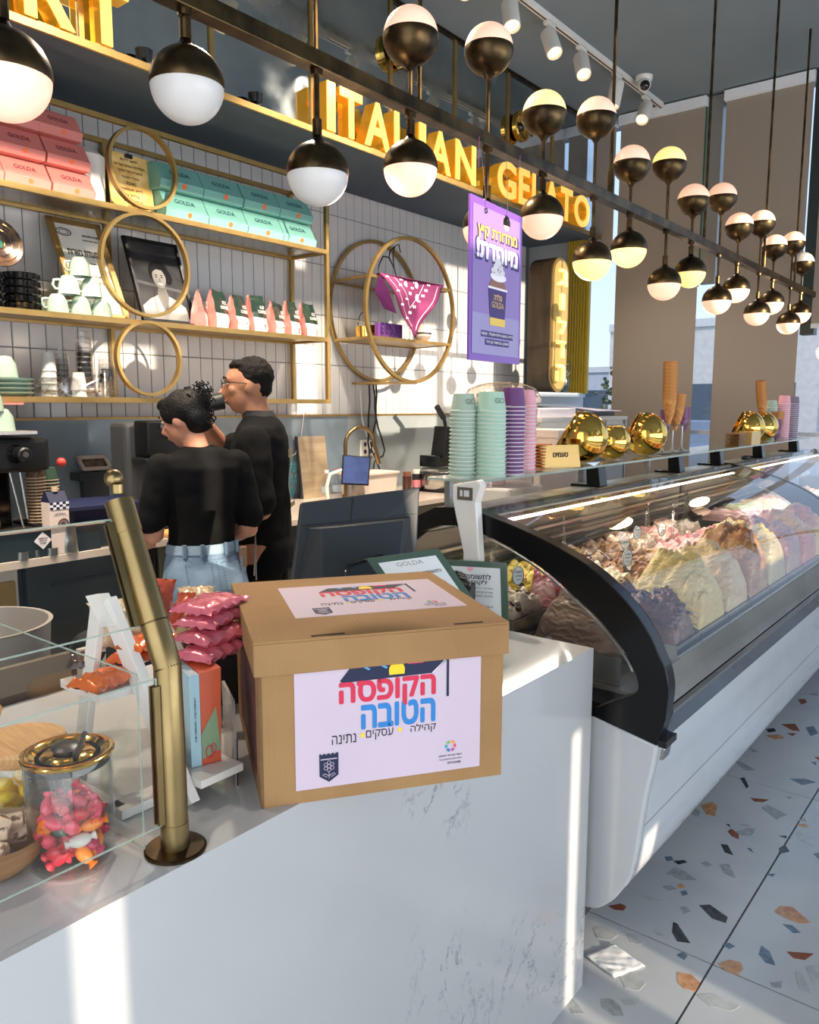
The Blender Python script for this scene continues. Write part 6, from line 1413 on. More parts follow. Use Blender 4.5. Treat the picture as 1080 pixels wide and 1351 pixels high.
def tub(x0, x1, y0, y1, z, c, c2, style, hgt, seed, lab, vs_=9, chunks=None):
    t = thing('gelato_tub', lab, 'ice cream tub', ((x0 + x1) / 2, (y0 + y1) / 2, z - .08), group='gelato tubs in the display case')
    e = .004
    s = MB(); 
    s.box((x0, y0, z - .085), (x1, y1, z - .08)).box((x0, y0, z - .08), (x0 + e, y1, z)).box((x1 - e, y0, z - .08), (x1, y1, z)).box((x0 + e, y0, z - .08), (x1 - e, y0 + e, z)).box((x0 + e, y1 - e, z - .08), (x1 - e, y1, z))
    s.box((x0 - .004, y0 - .004, z - .003), (x1 + .004, y0 + e, z)).box((x0 - .004, y1 - e, z - .003), (x1 + .004, y1 + .004, z)).build('pan', PAN, t)
    m = gelato_mat('gelato_' + lab.split(' tub')[0].replace(' ', '_')[:38] + str(seed), c, c2, vs_)
    nx_, ny_ = 34, 44; vs = []; fs = []
    for i in range(nx_ + 1):
        for j in range(ny_ + 1):
            u = i / nx_ * 2 - 1; v = j / ny_ * 2 - 1
            x = (x0 + x1) / 2 + u * (x1 - x0 - .012) / 2; y = (y0 + y1) / 2 + v * (y1 - y0 - .012) / 2
            ed = max(0, (1 - abs(u) ** 3.0)) ** .55 * max(0, (1 - abs(v) ** 4.0)) ** .5
            nz_ = noise.noise(Vector((u * 1.7 + seed * 3, v * 2.3, .5)))
            if style == 'swirl':
                r_ = math.hypot(u, v * .9); hh = max(0, 1 - r_ * .95) ** .75
                h = hgt * (hh + .05 * abs(math.sin(r_ * 14 + math.atan2(v, u) * 1.0 + seed))) * min(1, ed * 1.4)
            elif style == 'fold':
                dm_ = max(0, 1 - abs(u) ** 2.4 * .97) ** .5 * max(0, 1 - abs(v + .1) ** 3.0) ** .5 if v > -.99 else 0; h = hgt * 1.0 * dm_ * (.95 + .14 * nz_ + .05 * math.sin(v * 4 + seed)) + hgt * (.035 * math.sin(u * 9 + v * 16 + 5 * nz_) + .025 * math.sin(v * 31 + u * 5 + 9 * nz_) + .04 * noise.noise(Vector((u * 9, v * 9, seed)))) * min(1, dm_ * 2)
            elif style == 'choc':
                h = hgt * ed * (.75 + .35 * noise.noise(Vector((u * 3 + seed, v * 3, 1))) + .12 * noise.noise(Vector((u * 11, v * 11, seed))))
            else:
                h = hgt * (.5 + .5 * noise.noise(Vector((u * 2.2 + seed, v * 2.6, 0))) + .18 * abs(math.sin(v * 9 + u * 4 + seed))) * min(1, ed * 2)
            vs.append((x, y, z - .02 + .018 * ed + max(0, h)))
    for i in range(nx_):
        for j in range(ny_): a = i * (ny_ + 1) + j; fs.append((a, a + ny_ + 1, a + ny_ + 2, a + 1))
    MB().add(vs, fs).build('gelato', m, t, smooth=70)
    if chunks:
        cm_, n__ = chunks; s = MB(); rnd = random.Random(seed)
        for k in range(n__):
            i = rnd.randint(3, nx_ - 3); j = rnd.randint(3, ny_ - 3); p = vs[i * (ny_ + 1) + j]
            M = Matrix.Translation(p) @ Matrix.Rotation(rnd.uniform(0, 6), 4, 'Z') @ Matrix.Rotation(rnd.uniform(-1, 1), 4, 'X'); s.cbox((0, 0, 0), (rnd.uniform(.01, .03), rnd.uniform(.006, .014), rnd.uniform(.005, .01)), M)
        stuff(s.build('topping', cm_, t, bevel=0))
    return t
CHK = pm('choc_pieces', (58, 34, 26), .35, coat=.3); NUT = pm('nut_pieces', (196, 150, 92), .6, var=.3); BER = pm('berry_pieces', (150, 34, 50), .3, coat=.5); CRM = pm('cream_pieces', (236, 224, 200), .5)
front = [
 (1.862, 2.045, (128, 100, 82), (92, 70, 58), 'swirl', .185, 'grey brown chocolate swirl tub at the near end of the case', 4, None),
 (2.055, 2.235, (78, 44, 28), (120, 80, 56), 'choc', .15, 'dark chocolate chunk tub left of the tall yellow mound', 16, (CHK, 26)),
 (2.245, 2.49, (206, 180, 108), (222, 202, 136), 'fold', .20, 'tall smooth pale yellow mound tub in the front row', 5, None),
 (2.50, 2.73, (196, 164, 116), (214, 190, 146), 'fold', .19, 'cream mound tub with caramel grain right of the yellow one', 10, None),
 (2.74, 2.97, (192, 148, 92), (146, 92, 52), 'fold', .235, 'tall caramel streaked mound tub in the front row', 8, None),
 (2.98, 3.22, (176, 160, 116), (194, 178, 138), 'fold', .20, 'pale beige ridged mound tub beyond the caramel one', 6, None),
 (3.23, 3.47, (180, 136, 122), (160, 100, 96), 'fold', .20, 'dusty pink mound tub in the front row', 5, None),
 (3.48, 3.72, (192, 92, 84), (212, 170, 96), 'fold', .20, 'red and yellow striped mound tub in the front row', 4, None),
 (3.73, 3.99, (206, 180, 100), (192, 98, 88), 'fold', .19, 'yellow mound with red ripple at the end of the first case', 4, None)]
for k, (a, b, c, c2, st_, h, lab, v_, chn) in enumerate(front): tub(a, b, *((.725, .995) if k else (.80, 1.09)), .862, c, c2, st_, h, k, lab, v_, chn)
back = [
 (1.862, 2.045, (120, 92, 80), (222, 204, 180), 'flat', .08, 'milk chocolate curl tub in the middle row', 8, (CHK, 22)),
 (2.055, 2.28, (196, 156, 156), (140, 60, 66), 'flat', .14, 'pink cream tub with dark berry swirl in the middle row', 9, (BER, 22)),
 (2.29, 2.50, (232, 214, 178), (244, 232, 206), 'flat', .08, 'creamy vanilla tub with round lumps in the middle row', 8, (CRM, 8)),
 (2.51, 2.73, (214, 160, 110), (84, 52, 40), 'flat', .08, 'apricot tub with chocolate stripes in the middle row', 11, (CHK, 20)),
 (2.74, 2.96, (150, 110, 84), (226, 200, 170), 'flat', .08, 'hazelnut brown tub in the middle row', 9, (NUT, 24)),
 (2.97, 3.20, (222, 150, 146), (236, 206, 196), 'flat', .07, 'salmon pink tub in the middle row', 8, None),
 (3.21, 3.45, (206, 96, 104), (240, 200, 196), 'flat', .07, 'strawberry red tub in the middle row', 8, (CRM, 10)),
 (3.46, 3.72, (228, 180, 168), (200, 90, 96), 'flat', .07, 'pink and white rippled tub in the middle row', 8, None),
 (3.73, 3.99, (238, 224, 190), (222, 190, 120), 'flat', .07, 'ivory tub at the far end of the middle row', 8, None)]
for k, (a, b, c, c2, st_, h, lab, v_, chn) in enumerate(back): tub(a, b, *((1.02, 1.205) if k else (1.115, 1.25)), .905, c, c2, st_, h, 20 + k, lab, v_, chn)
back2 = [
 (1.862, 2.07, (226, 206, 170), (240, 226, 196), 'flat', .06, 'ivory cream tub in the rear row nearest the counter', 8, (NUT, 14)),
 (2.08, 2.28, (226, 206, 96), (206, 184, 80), 'flat', .07, 'yellow green pistachio tub in the rear row', 8, (NUT, 12)),
 (2.29, 2.50, (232, 196, 70), (240, 214, 120), 'flat', .06, 'mango yellow tub in the rear row', 8, None),
 (2.51, 2.73, (196, 166, 132), (96, 66, 50), 'flat', .07, 'coffee tub with biscuit pieces in the rear row', 9, (CHK, 16)),
 (2.74, 2.96, (120, 84, 64), (170, 130, 100), 'flat', .06, 'dark brown tub in the rear row', 9, (NUT, 12)),
 (2.97, 3.20, (228, 212, 190), (200, 170, 140), 'flat', .06, 'oat coloured tub in the rear row', 9, None),
 (3.21, 3.45, (214, 120, 110), (230, 190, 180), 'flat', .06, 'watermelon pink tub in the rear row', 9, None),
 (3.46, 3.72, (206, 190, 170), (170, 150, 130), 'flat', .06, 'beige tub in the rear row', 9, None)]
for k, (a, b, c, c2, st_, h, lab, v_, chn) in enumerate(back2): tub(a, b, *((1.215, 1.39) if k else (1.26, 1.39)), .93, c, c2, st_, h, 40 + k, lab, v_, chn)
fc = [((224, 190, 160), (200, 140, 120)), ((232, 214, 170), (240, 230, 200)), ((170, 120, 96), (220, 190, 160)), ((222, 150, 150), (240, 200, 196)), ((200, 206, 150), (226, 226, 180)), ((240, 220, 180), (230, 200, 150))]
for k in range(6):
    a = 4.15 + .29 * k; tub(a, a + .28, .725, .995, .862, *fc[k], 'fold', .15, 60 + k, ['peach', 'vanilla', 'cocoa', 'rose', 'lime', 'butter'][k] + ' coloured mound tub in the second case', 6)
    tub(a, a + .28, 1.02, 1.39, .91, *fc[(k + 3) % 6], 'flat', .07, 70 + k, ['rose', 'lime', 'butter', 'peach', 'vanilla', 'cocoa'][k] + ' coloured flat tub in the second case', 8)
# flavour markers and scoop handles
PLQ = pm('plaque_white', (206, 214, 216), .3, coat=.4)
def marker(x, y, z, lab, s_=1, tilt=0):
    t = thing('flavour_marker', lab, 'flavour sign', (x, y, z - .02), R(-25), 'oval flavour plaques in the gelato')
    P = [(.019 * s_ * math.cos(a), 0, .055 + .027 * s_ * math.sin(a)) for a in [2 * PI * i / 20 for i in range(20)]]
    MB().prism([(p[0], -.0015, p[2]) for p in P], (0, .003, 0)).build('plaque', PLQ, t, local=True)
    MB().tube([(.0185 * s_ * math.cos(a), -.002, .055 + .0265 * s_ * math.sin(a)) for a in [2 * PI * i / 20 for i in range(20)]], .001, 5, True).build('rim', NAVY, t, local=True)
    MB().box((-.003, -.001, -.02), (.003, .001, .03)).build('spike', CLEAR, t, local=True)
    for k, (wd, h) in enumerate(((.022, .007), (.02, .006), (.014, .004))): text_mb(heb(['גלידה', 'שוקולד', 'וניל', 'פיסטוק', 'קרמל', 'תות'][(int(x * 50) + k) % 6]), h, frame_m((0, -.002, .066 - k * .011), (1, 0, 0), (0, 0, 1)), .0005, 0, wd).build('lettering', NAVY, t, local=True)
def handle(x, y, z, lab, L=.13, tx=.2, ty=.1, fill=None):
    t = thing('scoop_handle', lab, 'scoop', (x, y, z), group='clear spatula handles in the tubs')
    d = Vector((tx, ty, 1)).normalized()
    MB().bar([(0, 0, -.02), tuple(d * L * .5), tuple(d * L)], .014, .007, up=(0, 1, 0)).build('handle_body', CLEAR, t, local=True, bevel=.002)
    MB().ell(tuple(d * L), (.008, .005, .008), 12, 8).build('tip', CLEAR, t, local=True, smooth=60)
mk = [(1.935, 1.00, 1.0, 'oval plaque standing in the brown swirl mound'), (1.90, 1.13, .99, 'oval plaque at the near pink tub'), (2.12, 1.16, .99, 'oval plaque in the milk chocolate tub'), (2.37, 1.20, .96, 'oval plaque beside the round lumps of cream'), (2.30, .98, 1.0, 'oval plaque behind the tall yellow mound'), (2.56, 1.1, 1.0, 'oval plaque in the apricot striped tub'), (2.68, 1.16, .99, 'oval plaque left of the caramel mound'), (1.95, 1.24, .98, 'oval plaque in the ivory rear tub'), (2.9, 1.2, .98, 'oval plaque behind the caramel mound'), (3.1, 1.18, .97, 'oval plaque in the salmon pink tub')]
for x, y, z, l in mk: marker(x, y, z, l)
hd = [(1.90, 1.22, .96, .1, .05), (2.06, 1.30, .98, .0, 0), (1.99, 1.02, 1.0, -.15, .05), (2.50, 1.30, .99, .1, .1), (2.33, 1.32, .99, .25, .1), (2.62, 1.12, .98, -.1, 0), (2.86, 1.15, .98, 0, 0), (2.02, 1.1, .97, .1, .1), (3.0, 1.1, 1.0, .3, .1), (3.15, 1.25, .98, .0, .1)]
for i, (x, y, z, a, b) in enumerate(hd): handle(x, y, z, 'clear spatula handle standing in a tub, %s from the near end' % ['first', 'third', 'second', 'seventh', 'sixth', 'eighth', 'ninth', 'fourth', 'tenth', 'eleventh'][i], .12 if i != 4 else .13, a, b)
# price strips inside front
MB().prism([(2.6, .70, .80), (3.9, .70, .80), (3.9, .706, .845), (2.6, .706, .845)], (0, .002, 0)).build('label_rail', pm('label_strip', (206, 210, 200), .3, var=.3, vs=14), c1)

# ================= GLASS SHELF ON THE CASE =================
ZS = 1.287
gs = thing('glass_shelf', 'clear glass shelf on black brackets above the ice cream case', 'shelf', (3.9, 1.38, 1.21))
for a, b in ((1.884, 3.95), (3.96, 5.93)):
    MB().box((a, 1.255, ZS - .008), (b, 1.44, ZS)).build('shelf_pane', pane_mat('shelf_glass', (.90, .96, .93), 1.3), gs)
    MB().box((a, 1.2540, ZS - .008), (b, 1.255, ZS)).box((a - .001, 1.255, ZS - .008), (a, 1.44, ZS)).build('pane_edge', GLASSE, gs)
for x in (2.66, 3.46, 4.02, 4.75, 5.55):
    MB().prism([(x, 1.245, 1.205), (x, 1.30, 1.205), (x, 1.305, ZS - .0085), (x, 1.256, ZS - .0085)], (.06, 0, 0)).box((x - .01, 1.285, 1.205), (x + .07, 1.36, 1.215)).build('bracket', BLK, gs, bevel=.002)
for x in (1.95, 3.5): MB().box((x, 1.405, 1.19), (x + .02, 1.425, ZS - .0085)).build('rear_post', STEEL, gs)
# paper cup towers
def paper_cup(m, mi, rb, rt, h, lab, grp, txt=None):
    t = thing('paper_cup', lab, 'cup', (0, 0, 0), 0, grp)
    MB().lathe([(rb, 0), (rb + .0022, .0015), (rb + .0022, .0035), (rb, .005), (rt, h), (rt - .002, h + .0005), (rt - .003, h - .004), (0, h - .004)], 28, cap=False).build('cup_wall', m, t, local=True, smooth=35)
    MB().lathe([(rb - .001, -.0004), (rb + .003, .0005), (rb + .003, .003), (rb, .0042)], 28, cap=False).build('rolled_rim', mi, t, local=True, smooth=60)
    return t
CG = pm('cup_mint_grey', (164, 186, 172), .5, var=.03); CM = pm('cup_mint', (172, 206, 186), .5, var=.03); CP_ = pm('cup_purple', (108, 62, 120), .45, var=.04); CK = pm('cup_pink', (232, 168, 182), .5, var=.03)
RIMW = pm('cup_rim', (208, 220, 210), .5); RIMP = pm('cup_rim_white', (224, 212, 220), .5)
def tower(x, y, z, m, mi, rb, rt, h, n_, dz, colour, place, lean=0., mark=None):
    for k in range(n_):
        top = k == n_ - 1
        lab = '%s paper cup in the %s, %s' % (colour, place, pos_in(k, n_))
        if k == 0: proto = paper_cup(m, mi, rb, rt, h, lab, colour + ' paper cups, ' + place); c = proto
        else: c = copy_tree(proto, (0, 0, 0), 0, lab)
        c.location = (x + lean * k, y, z + k * dz)
        if top and mark: text_mb(mark, .016, frame_m((-rb * .38, -rb * .9, h * .55), (.86, -.5, 0), (0.02, .06, 1)), .0008, .01, .03).build('logo', pm('cup_logo_grey', (120, 140, 130), .6), c, local=True)
tower(1.972, 1.375, ZS, CG, RIMW, .039, .031, .052, 18, .0115, 'grey green', 'leftmost cup tower', .0003, 'GO')
tower(2.025, 1.308, ZS, CM, RIMW, .045, .037, .058, 17, .0122, 'mint', 'tall mint cup tower', .0, 'GO')
tower(2.15, 1.31, ZS, CP_, RIMP, .038, .0315, .06, 18, .0122, 'purple', 'tower between mint and pink', .0002)
tower(2.265, 1.33, ZS, CK, RIMP, .034, .027, .05, 19, .0118, 'pink', 'tower behind the purple one', .0)
# clear dome dispenser behind the cups
dm = thing('dome_dispenser', 'clear domed dispenser with pale rim behind the cup towers', 'dispenser', (2.66, 1.67, 0))
dc = (2.66, 1.67)
MB().lathe([(.13, 0), (.135, .2), (.14, .33), (.136, .33), (.131, .2), (.126, 0)], 40, (dc[0], dc[1], 1.19), cap=False).build('drum', pane_mat('dome_plastic', (.9, .9, .92), 2.2, .05), dm, smooth=True)
MB().lathe([(.142, .325), (.150, .33), (.150, .345), (.13, .375), (.08, .395), (0, .402)], 40, (dc[0], dc[1], 1.19), cap=False).build('lid', pane_mat('dome_lid', (.93, .88, .84), 3.0, .08), dm, smooth=True)
MB().lathe([(.141, .318), (.152, .322), (.152, .338), (.141, .34)], 40, (dc[0], dc[1], 1.19)).build('rim', pm('cream_rim', (232, 214, 196), .35), dm, smooth=True)
MB().box((dc[0] - .13, dc[1] - .12, 0), (dc[0] + .13, dc[1] + .13, 1.19)).build('base', WHITEM, dm, bevel=.01)
for k in range(12):
    o = MB().lathe([(.028, 0), (.034, .05), (.031, .05), (.026, .004), (0, .004)], 14, (dc[0] - .05 + .1 * (k % 2), dc[1] - .02 + .04 * (k % 3), 1.195 + .02 * k)).build('stored_cup', pm('stored_pink', (226, 190, 186), .5), dm, smooth=True)
# gold round pots lying on their sides
def pot(x, y, r, axis, lab):
    t = thing('gold_pot', lab, 'pot', (x, y, ZS), group='gold round pots on the glass shelf')
    z = Vector(axis).normalized(); xx = z.orthogonal().normalized(); yy = z.cross(xx); o = Vector((x, y, ZS + r * .985))
    M = Matrix(((xx.x, yy.x, z.x, o.x), (xx.y, yy.y, z.y, o.y), (xx.z, yy.z, z.z, o.z), (0, 0, 0, 1)))
    pr = [(r * math.sin(R(a)), -r * math.cos(R(a))) for a in range(0, 131, 6)]; inn = [((r - .003) * math.sin(R(a)), -(r - .003) * math.cos(R(a))) for a in range(130, -1, -8)]
    MB().lathe(pr + inn, 40, M=M, cap=False).build('pot_body', GOLD, t, smooth=60)
    e = R(130); MB().tube([M @ Vector((r * math.sin(e) * math.cos(a), r * math.sin(e) * math.sin(a), -r * math.cos(e))) for a in [2 * PI * i / 36 for i in range(36)]], .0022, 6, True).build('rim', GOLD, t, smooth=60)
pot(2.72, 1.355, .098, (-.35, .75, .5), 'large gold pot lying on its side behind the small gold card')
pot(2.965, 1.35, .076, (.1, .15, .8), 'smaller gold pot standing tilted between two large ones')
pot(3.29, 1.345, .094, (-.4, .75, .4), 'large gold pot lying on its side before the tall cone stack')
pot(4.80, 1.35, .093, (-.35, .8, .4), 'gold pot lying on its side behind the brass card blocks')
pot(5.10, 1.35, .09, (-.1, .7, .7), 'gold pot at the far end with wafer cones standing in it')
# wafer cones
WAF = pm('wafer', (206, 150, 88), .75, rgb2=(178, 120, 64), vs=50, bump=.5, bs=90)
def cone_stack(x, y, z, n_, r, h, dz, lean, lab, up=True, m=WAF, nm='wafer_cone'):
    for k in range(n_):
        t = MB().lathe([(.006, 0), (r * .7, h * .5), (r * .84, h * .8), (r * .9, h * .96), (r * .94, h), (r * .9, h), (r * .5, h * .45), (.003, .01)], 18, cap=False)
        for q in range(5): a = 2 * PI * q / 5; t.bar([(r * .62 * math.cos(a), r * .62 * math.sin(a), h * .5), (r * .97 * math.cos(a + .9), r * .97 * math.sin(a + .9), h * .97)], .002, .002)
        o = t.build(nm, m, smooth=50); o.location = (x + lean[0] * k * dz, y + lean[1] * k * dz, z + k * dz); o.rotation_euler = (-lean[1] * .8, lean[0] * .8, 0)
        tag(o, lab[0] + ', ' + pos_in(k, n_), 'cone', lab[1])
cone_stack(3.47, 1.31, ZS + .13, 11, .034, .12, .0155, (.03, .02), ('wafer cone in the tall upright stack beside the large gold pot', 'tall stack of wafer cones'))
cone_stack(3.60, 1.33, ZS + .10, 5, .036, .11, .014, (.25, .0), ('wafer cone in the short tilted stack on the middle chrome stand', 'short stack of wafer cones'))
cone_stack(5.10, 1.35, ZS + .12, 9, .032, .12, .0155, (-.25, .05), ('wafer cone in the leaning stack at the far gold pot', 'leaning stack of wafer cones'))
cone_stack(5.42, 1.35, ZS + .002, 5, .042, .11, .016, (.08, 0), ('wide wafer cone in the stack before the far pink cups', 'wide stack of wafer cones'))
CPK = pm('purple_sleeve', (82, 44, 92), .5, rgb2=(150, 110, 150), vs=40)
cone_stack(3.56, 1.36, ZS + .08, 4, .026, .08, .012, (0, 0), ('purple cone sleeve on the left side of the chrome stands', 'purple sleeves left'), m=CPK, nm='cone_sleeve')
cone_stack(3.80, 1.36, ZS + .09, 4, .028, .08, .012, (.1, 0), ('purple cone sleeve on the right side of the chrome stands', 'purple sleeves right'), m=CPK, nm='cone_sleeve')
cone_stack(5.30, 1.32, ZS + .002, 4, .034, .09, .014, (0, 0), ('purple cone sleeve beside the far gold pots', 'purple sleeves far'), m=CPK, nm='cone_sleeve')
for i, (x, l) in enumerate(((3.48, 'chrome wire cone stand under the tall cone stack'), (3.60, 'chrome wire cone stand in the middle'), (3.72, 'chrome wire cone stand with purple sleeves'))):
    t = thing('cone_stand', l, 'stand', (x, 1.34, ZS), group='chrome cone stands')
    MB().lathe([(0, 0), (.04, 0), (.042, .003), (.01, .008), (.005, .02), (.004, .12)], 24, (x, 1.34, ZS)).build('foot', STEEL, t, smooth=True)
    MB().tube([(x + .03 * math.cos(a), 1.34 + .03 * math.sin(a), ZS + .125) for a in [2 * PI * i_ / 20 for i_ in range(20)]], .0025, 6, True).build('ring', STEEL, t)
# card holders
def cards(x, y, w_, d_, h_, n_, m, lab, rz=0.):
    t = thing('card_stack', lab, 'card stack', (x, y, ZS), rz)
    for k in range(n_): MB().box((-w_ / 2, -d_ / 2, k * h_ / n_), (w_ / 2, d_ / 2, (k + .6) * h_ / n_)).build('wafer_sheet', m, t, local=True)
    return t
cards(2.42, 1.375, .10, .08, .085, 8, pm('copper_wafer', (196, 120, 62), .4, .3, var=.2), 'stack of thin copper coloured wafers beside the pink cups', .2)
t = cards(4.42, 1.30, .13, .07, .072, 7, pm('brown_wafer', (132, 92, 44), .4, .4), 'stack of dark brass blocks at the middle of the shelf')
t = thing('gold_card', 'small gold price card leaning against the large gold pot', 'card', (2.46, 1.30, ZS))
MB().prism([(2.39, 1.335, ZS + .001), (2.53, 1.262, ZS + .001), (2.53, 1.272, ZS + .078), (2.39, 1.345, ZS + .078)], (.004, .008, 0)).build('card', pm('gold_card_face', (214, 178, 110), .35, .5, var=.1), t)
text_mb(heb('טעמים'), .016, frame_m((2.46, 1.3025, ZS + .045), (.14, -.073, 0), (0, 0, 1)), .001, .01, .06).build('lettering', INK, t)
t = thing('gold_card', 'gold printed card block before the far gold pots', 'card', (4.6, 1.27, ZS))
MB().box((4.53, 1.25, ZS + .001), (4.70, 1.32, ZS + .073)).build('card', MATS['gold_card_face'], t)
# pink and grey far cup towers
tower(5.62, 1.36, ZS, CK, RIMP, .038, .031, .055, 19, .0125, 'light pink', 'far pink cup tower')
tower(5.74, 1.33, ZS, pm('cup_slate', (120, 112, 134), .5), RIMP, .034, .028, .05, 19, .0125, 'slate violet', 'far violet cup tower')
tower(5.56, 1.42, ZS, CG, RIMW, .034, .028, .05, 17, .0125, 'dull green', 'farthest grey cup tower')
# sandals-like clips on the rail
tag(MB().ell((4.62, 1.30, 1.215), (.06, .02, .012), 14, 8).build('rail_clip', BLACK, smooth=60), 'small black clip under the shelf beside the bracket', 'clip')
# white bracket post at the near end with display
wpst = thing('case_thermometer', 'white angled upright with small display at the near end of the case', 'thermometer', (1.78, 1.22, ZT))
MB().prism([(1.765, 1.262, 1.285), (1.765, 1.181, 1.302), (1.765, 1.168, 1.29), (1.765, 1.185, 1.24), (1.765, 1.165, 1.0), (1.765, 1.165, ZT + .001), (1.765, 1.225, ZT + .001), (1.765, 1.225, 1.1), (1.765, 1.262, 1.24)], (.03, 0, 0)).build('housing', WHITE, wpst, bevel=.004)
MB().box((1.763, 1.195, 1.245), (1.766, 1.245, 1.28)).build('display', pm('display_brown', (92, 84, 74), .2, coat=.7), wpst)
MB().box((1.762, 1.205, 1.255), (1.7645, 1.222, 1.272)).box((1.762, 1.227, 1.255), (1.7645, 1.235, 1.272)).build('digits', PLQ, wpst)
# ================= BACK COUNTER =================
BZ, BY = .92, 2.965
bc = thing('back_counter', 'long pale worktop against the tiled wall behind the staff', 'counter', (1.8, 3.3, 0))
QTZ = pm('beige_quartz', (206, 192, 180), .18, coat=.4, rgb2=(196, 182, 170), vs=4)
MB().box((-1.0, BY, BZ - .032), (5.0, YW - .003, BZ)).build('worktop', QTZ, bc, bevel=.002)
UC = pm('undercounter_steel', (70, 72, 70), .35, .7, rgb2=(56, 58, 58), vs=3)
for a, b, m, nm in [(-.95, 1.38, pm('white_frame_cabinet', (196, 192, 184), .5), 'cabinet_front'), (1.41, 1.98, UC, 'fridge_door'), (2.0, 2.5, pm('olive_panel', (104, 100, 82), .5, var=.1), 'panel'), (2.52, 3.2, UC, 'fridge_door'), (3.22, 4.95, MATS['olive_panel'], 'panel')]:
    MB().box((a, BY + .05, .1), (b, BY + .09, BZ - .034)).build(nm, m, bc, bevel=.004)
MB().box((-.95, BY + .09, .02), (4.95, YW - .01, BZ - .034)).build('carcass', pm('carcass_dark', (44, 44, 44), .7), bc)
MB().box((1.29, BY + .03, .3), (1.36, BY + .055, .84)).build('brass_frame', BRASSW, bc)
MB().bar([(1.5, BY + .03, .80), (1.92, BY + .03, .80)], .012, .012).build('handle', BLACK, bc)
# low work table between the counters with bowl and crepe plate
lt = thing('low_work_table', 'low dark work surface behind the glass guard', 'table', (.7, 1.9, 0))
MB().box((-.6, 1.60, .70), (1.15, 2.1, .73)).build('table_top', pm('worn_steel', (74, 72, 70), .4, .7, var=.2), lt); 
for x in (-.5, 1.1):
    for y in (1.64, 2.06): MB().box((x - .02, y - .02, 0), (x + .02, y + .02, .70)).build('leg', DSTEEL, lt)
MB().box((.45, 1.575, .75), (.82, 1.59, .98)).build('screen_panel', pm('taupe_panel', (110, 96, 82), .3, coat=.3), lt); MB().box((.84, 1.575, .75), (.90, 1.59, .98)).build('screen_post', pm('pale_post', (190, 182, 172), .4), lt)
bo = thing('mixing_bowl', 'wide pale grey bowl on the low work surface at the left edge', 'bowl', (.80, 2.0, .73))
MB().lathe([(.07, 0), (.12, .03), (.155, .1), (.165, .24), (.170, .245), (.160, .245), (.15, .1), (.11, .04), (0, .02)], 40, (.80, 1.98, .73), cap=False).build('bowl_body', pm('stone_grey', (168, 160, 154), .4, .2), bo, smooth=True)
hp_ = thing('griddle', 'black round griddle with side handle on the low work surface', 'griddle', (1.0, 1.755, .73))
MB().lathe([(.14, 0), (.145, .06), (.12, .14), (.09, .2), (.08, .21), (0, .212)], 32, (1.02, 1.755, .732)).build('hood', pm('iron_black', (34, 38, 42), .4, .3, bump=.1), hp_, smooth=True)
MB().bar([(1.05, 1.73, .94), (1.17, 1.68, .955)], .03, .02).build('handle', BLACK, hp_)
# coffee machine
cmx = thing('espresso_machine', 'black espresso machine with round knob at the left end of the back counter', 'coffee machine', (1.25, 3.3, BZ))
MB().box((.7, 3.14, 1.235), (1.60, 3.56, 1.37)).build('head', BLACK, cmx, bevel=.02)
MB().box((.7, 3.12, 1.385), (1.54, 3.50, 1.397)).build('cup_rail', pm('steel_light', (206, 204, 200), .3, .7), cmx); MB().box((1.40, 3.40, 1.40), (1.56, 3.60, 1.49)).build('rear_tank', BLACK, cmx, bevel=.015)
MB().box((.7, 3.30, 1.0), (1.5, 3.56, 1.235)).build('back_panel', BLACKG, cmx)
MB().cyl((1.46, 3.135, 1.31), .036, .03, 28, ax='y').build('knob_plate', BLACKG, cmx, smooth=True); MB().lathe([(.03, 0), (.028, -.045), (.022, -.05), (0, -.05)], 24, (1.47, 3.13, 1.308), ax='y').build('knob', BLACK, cmx, smooth=True); MB().lathe([(.0, -.0), (.012, 0)], 16, (1.47, 3.078, 1.308), ax='y', cap=False).build('knob_cap', STEEL, cmx)
MB().tube([(1.48, 3.16, 1.235), (1.49, 3.14, 1.05)], .006, 8).tube([(1.44, 3.16, 1.235), (1.47, 3.13, 1.0)], .005, 8).build('steam_wand', STEEL, cmx)
MB().lathe([(.02, 0), (.032, .01), (.03, .035), (.018, .045)], 20, (1.36, 3.16, 1.02)).build('portafilter', STEEL, cmx, smooth=True)
MB().box((.7, 3.05, .925), (1.62, 3.50, 1.0)).build('drip_tray', BLACK, cmx, bevel=.006)
MB().box((.68, 3.035, 1.0), (1.62, 3.50, 1.008)).build('drip_grille', pm('grille_steel', (150, 140, 128), .3, .9), cmx)
for i, (x, z, l) in enumerate([(1.44, 1.398, 'mint cup upturned on the espresso machine, right one'), (1.34, 1.398, 'mint cup upturned on the espresso machine, left one'), (1.40, 1.475, 'mint cup stacked on two others on the espresso machine')]): mint_cup(x, 3.2, z, l, 1.1, 'mint cups on the espresso machine', PI)
tag(MB().box((1.46, 3.3, 1.50), (1.58, 3.42, 1.508)).build('pink_lid', pm('salmon_plastic', (216, 130, 118), .5)), 'salmon pink lid on top of the espresso machine', 'lid')
CGN = pm('cup_dark_green', (52, 78, 62), .5); CRD = pm('cup_brown_dots', (120, 92, 66), .5, rgb2=(60, 44, 36), vs=120)
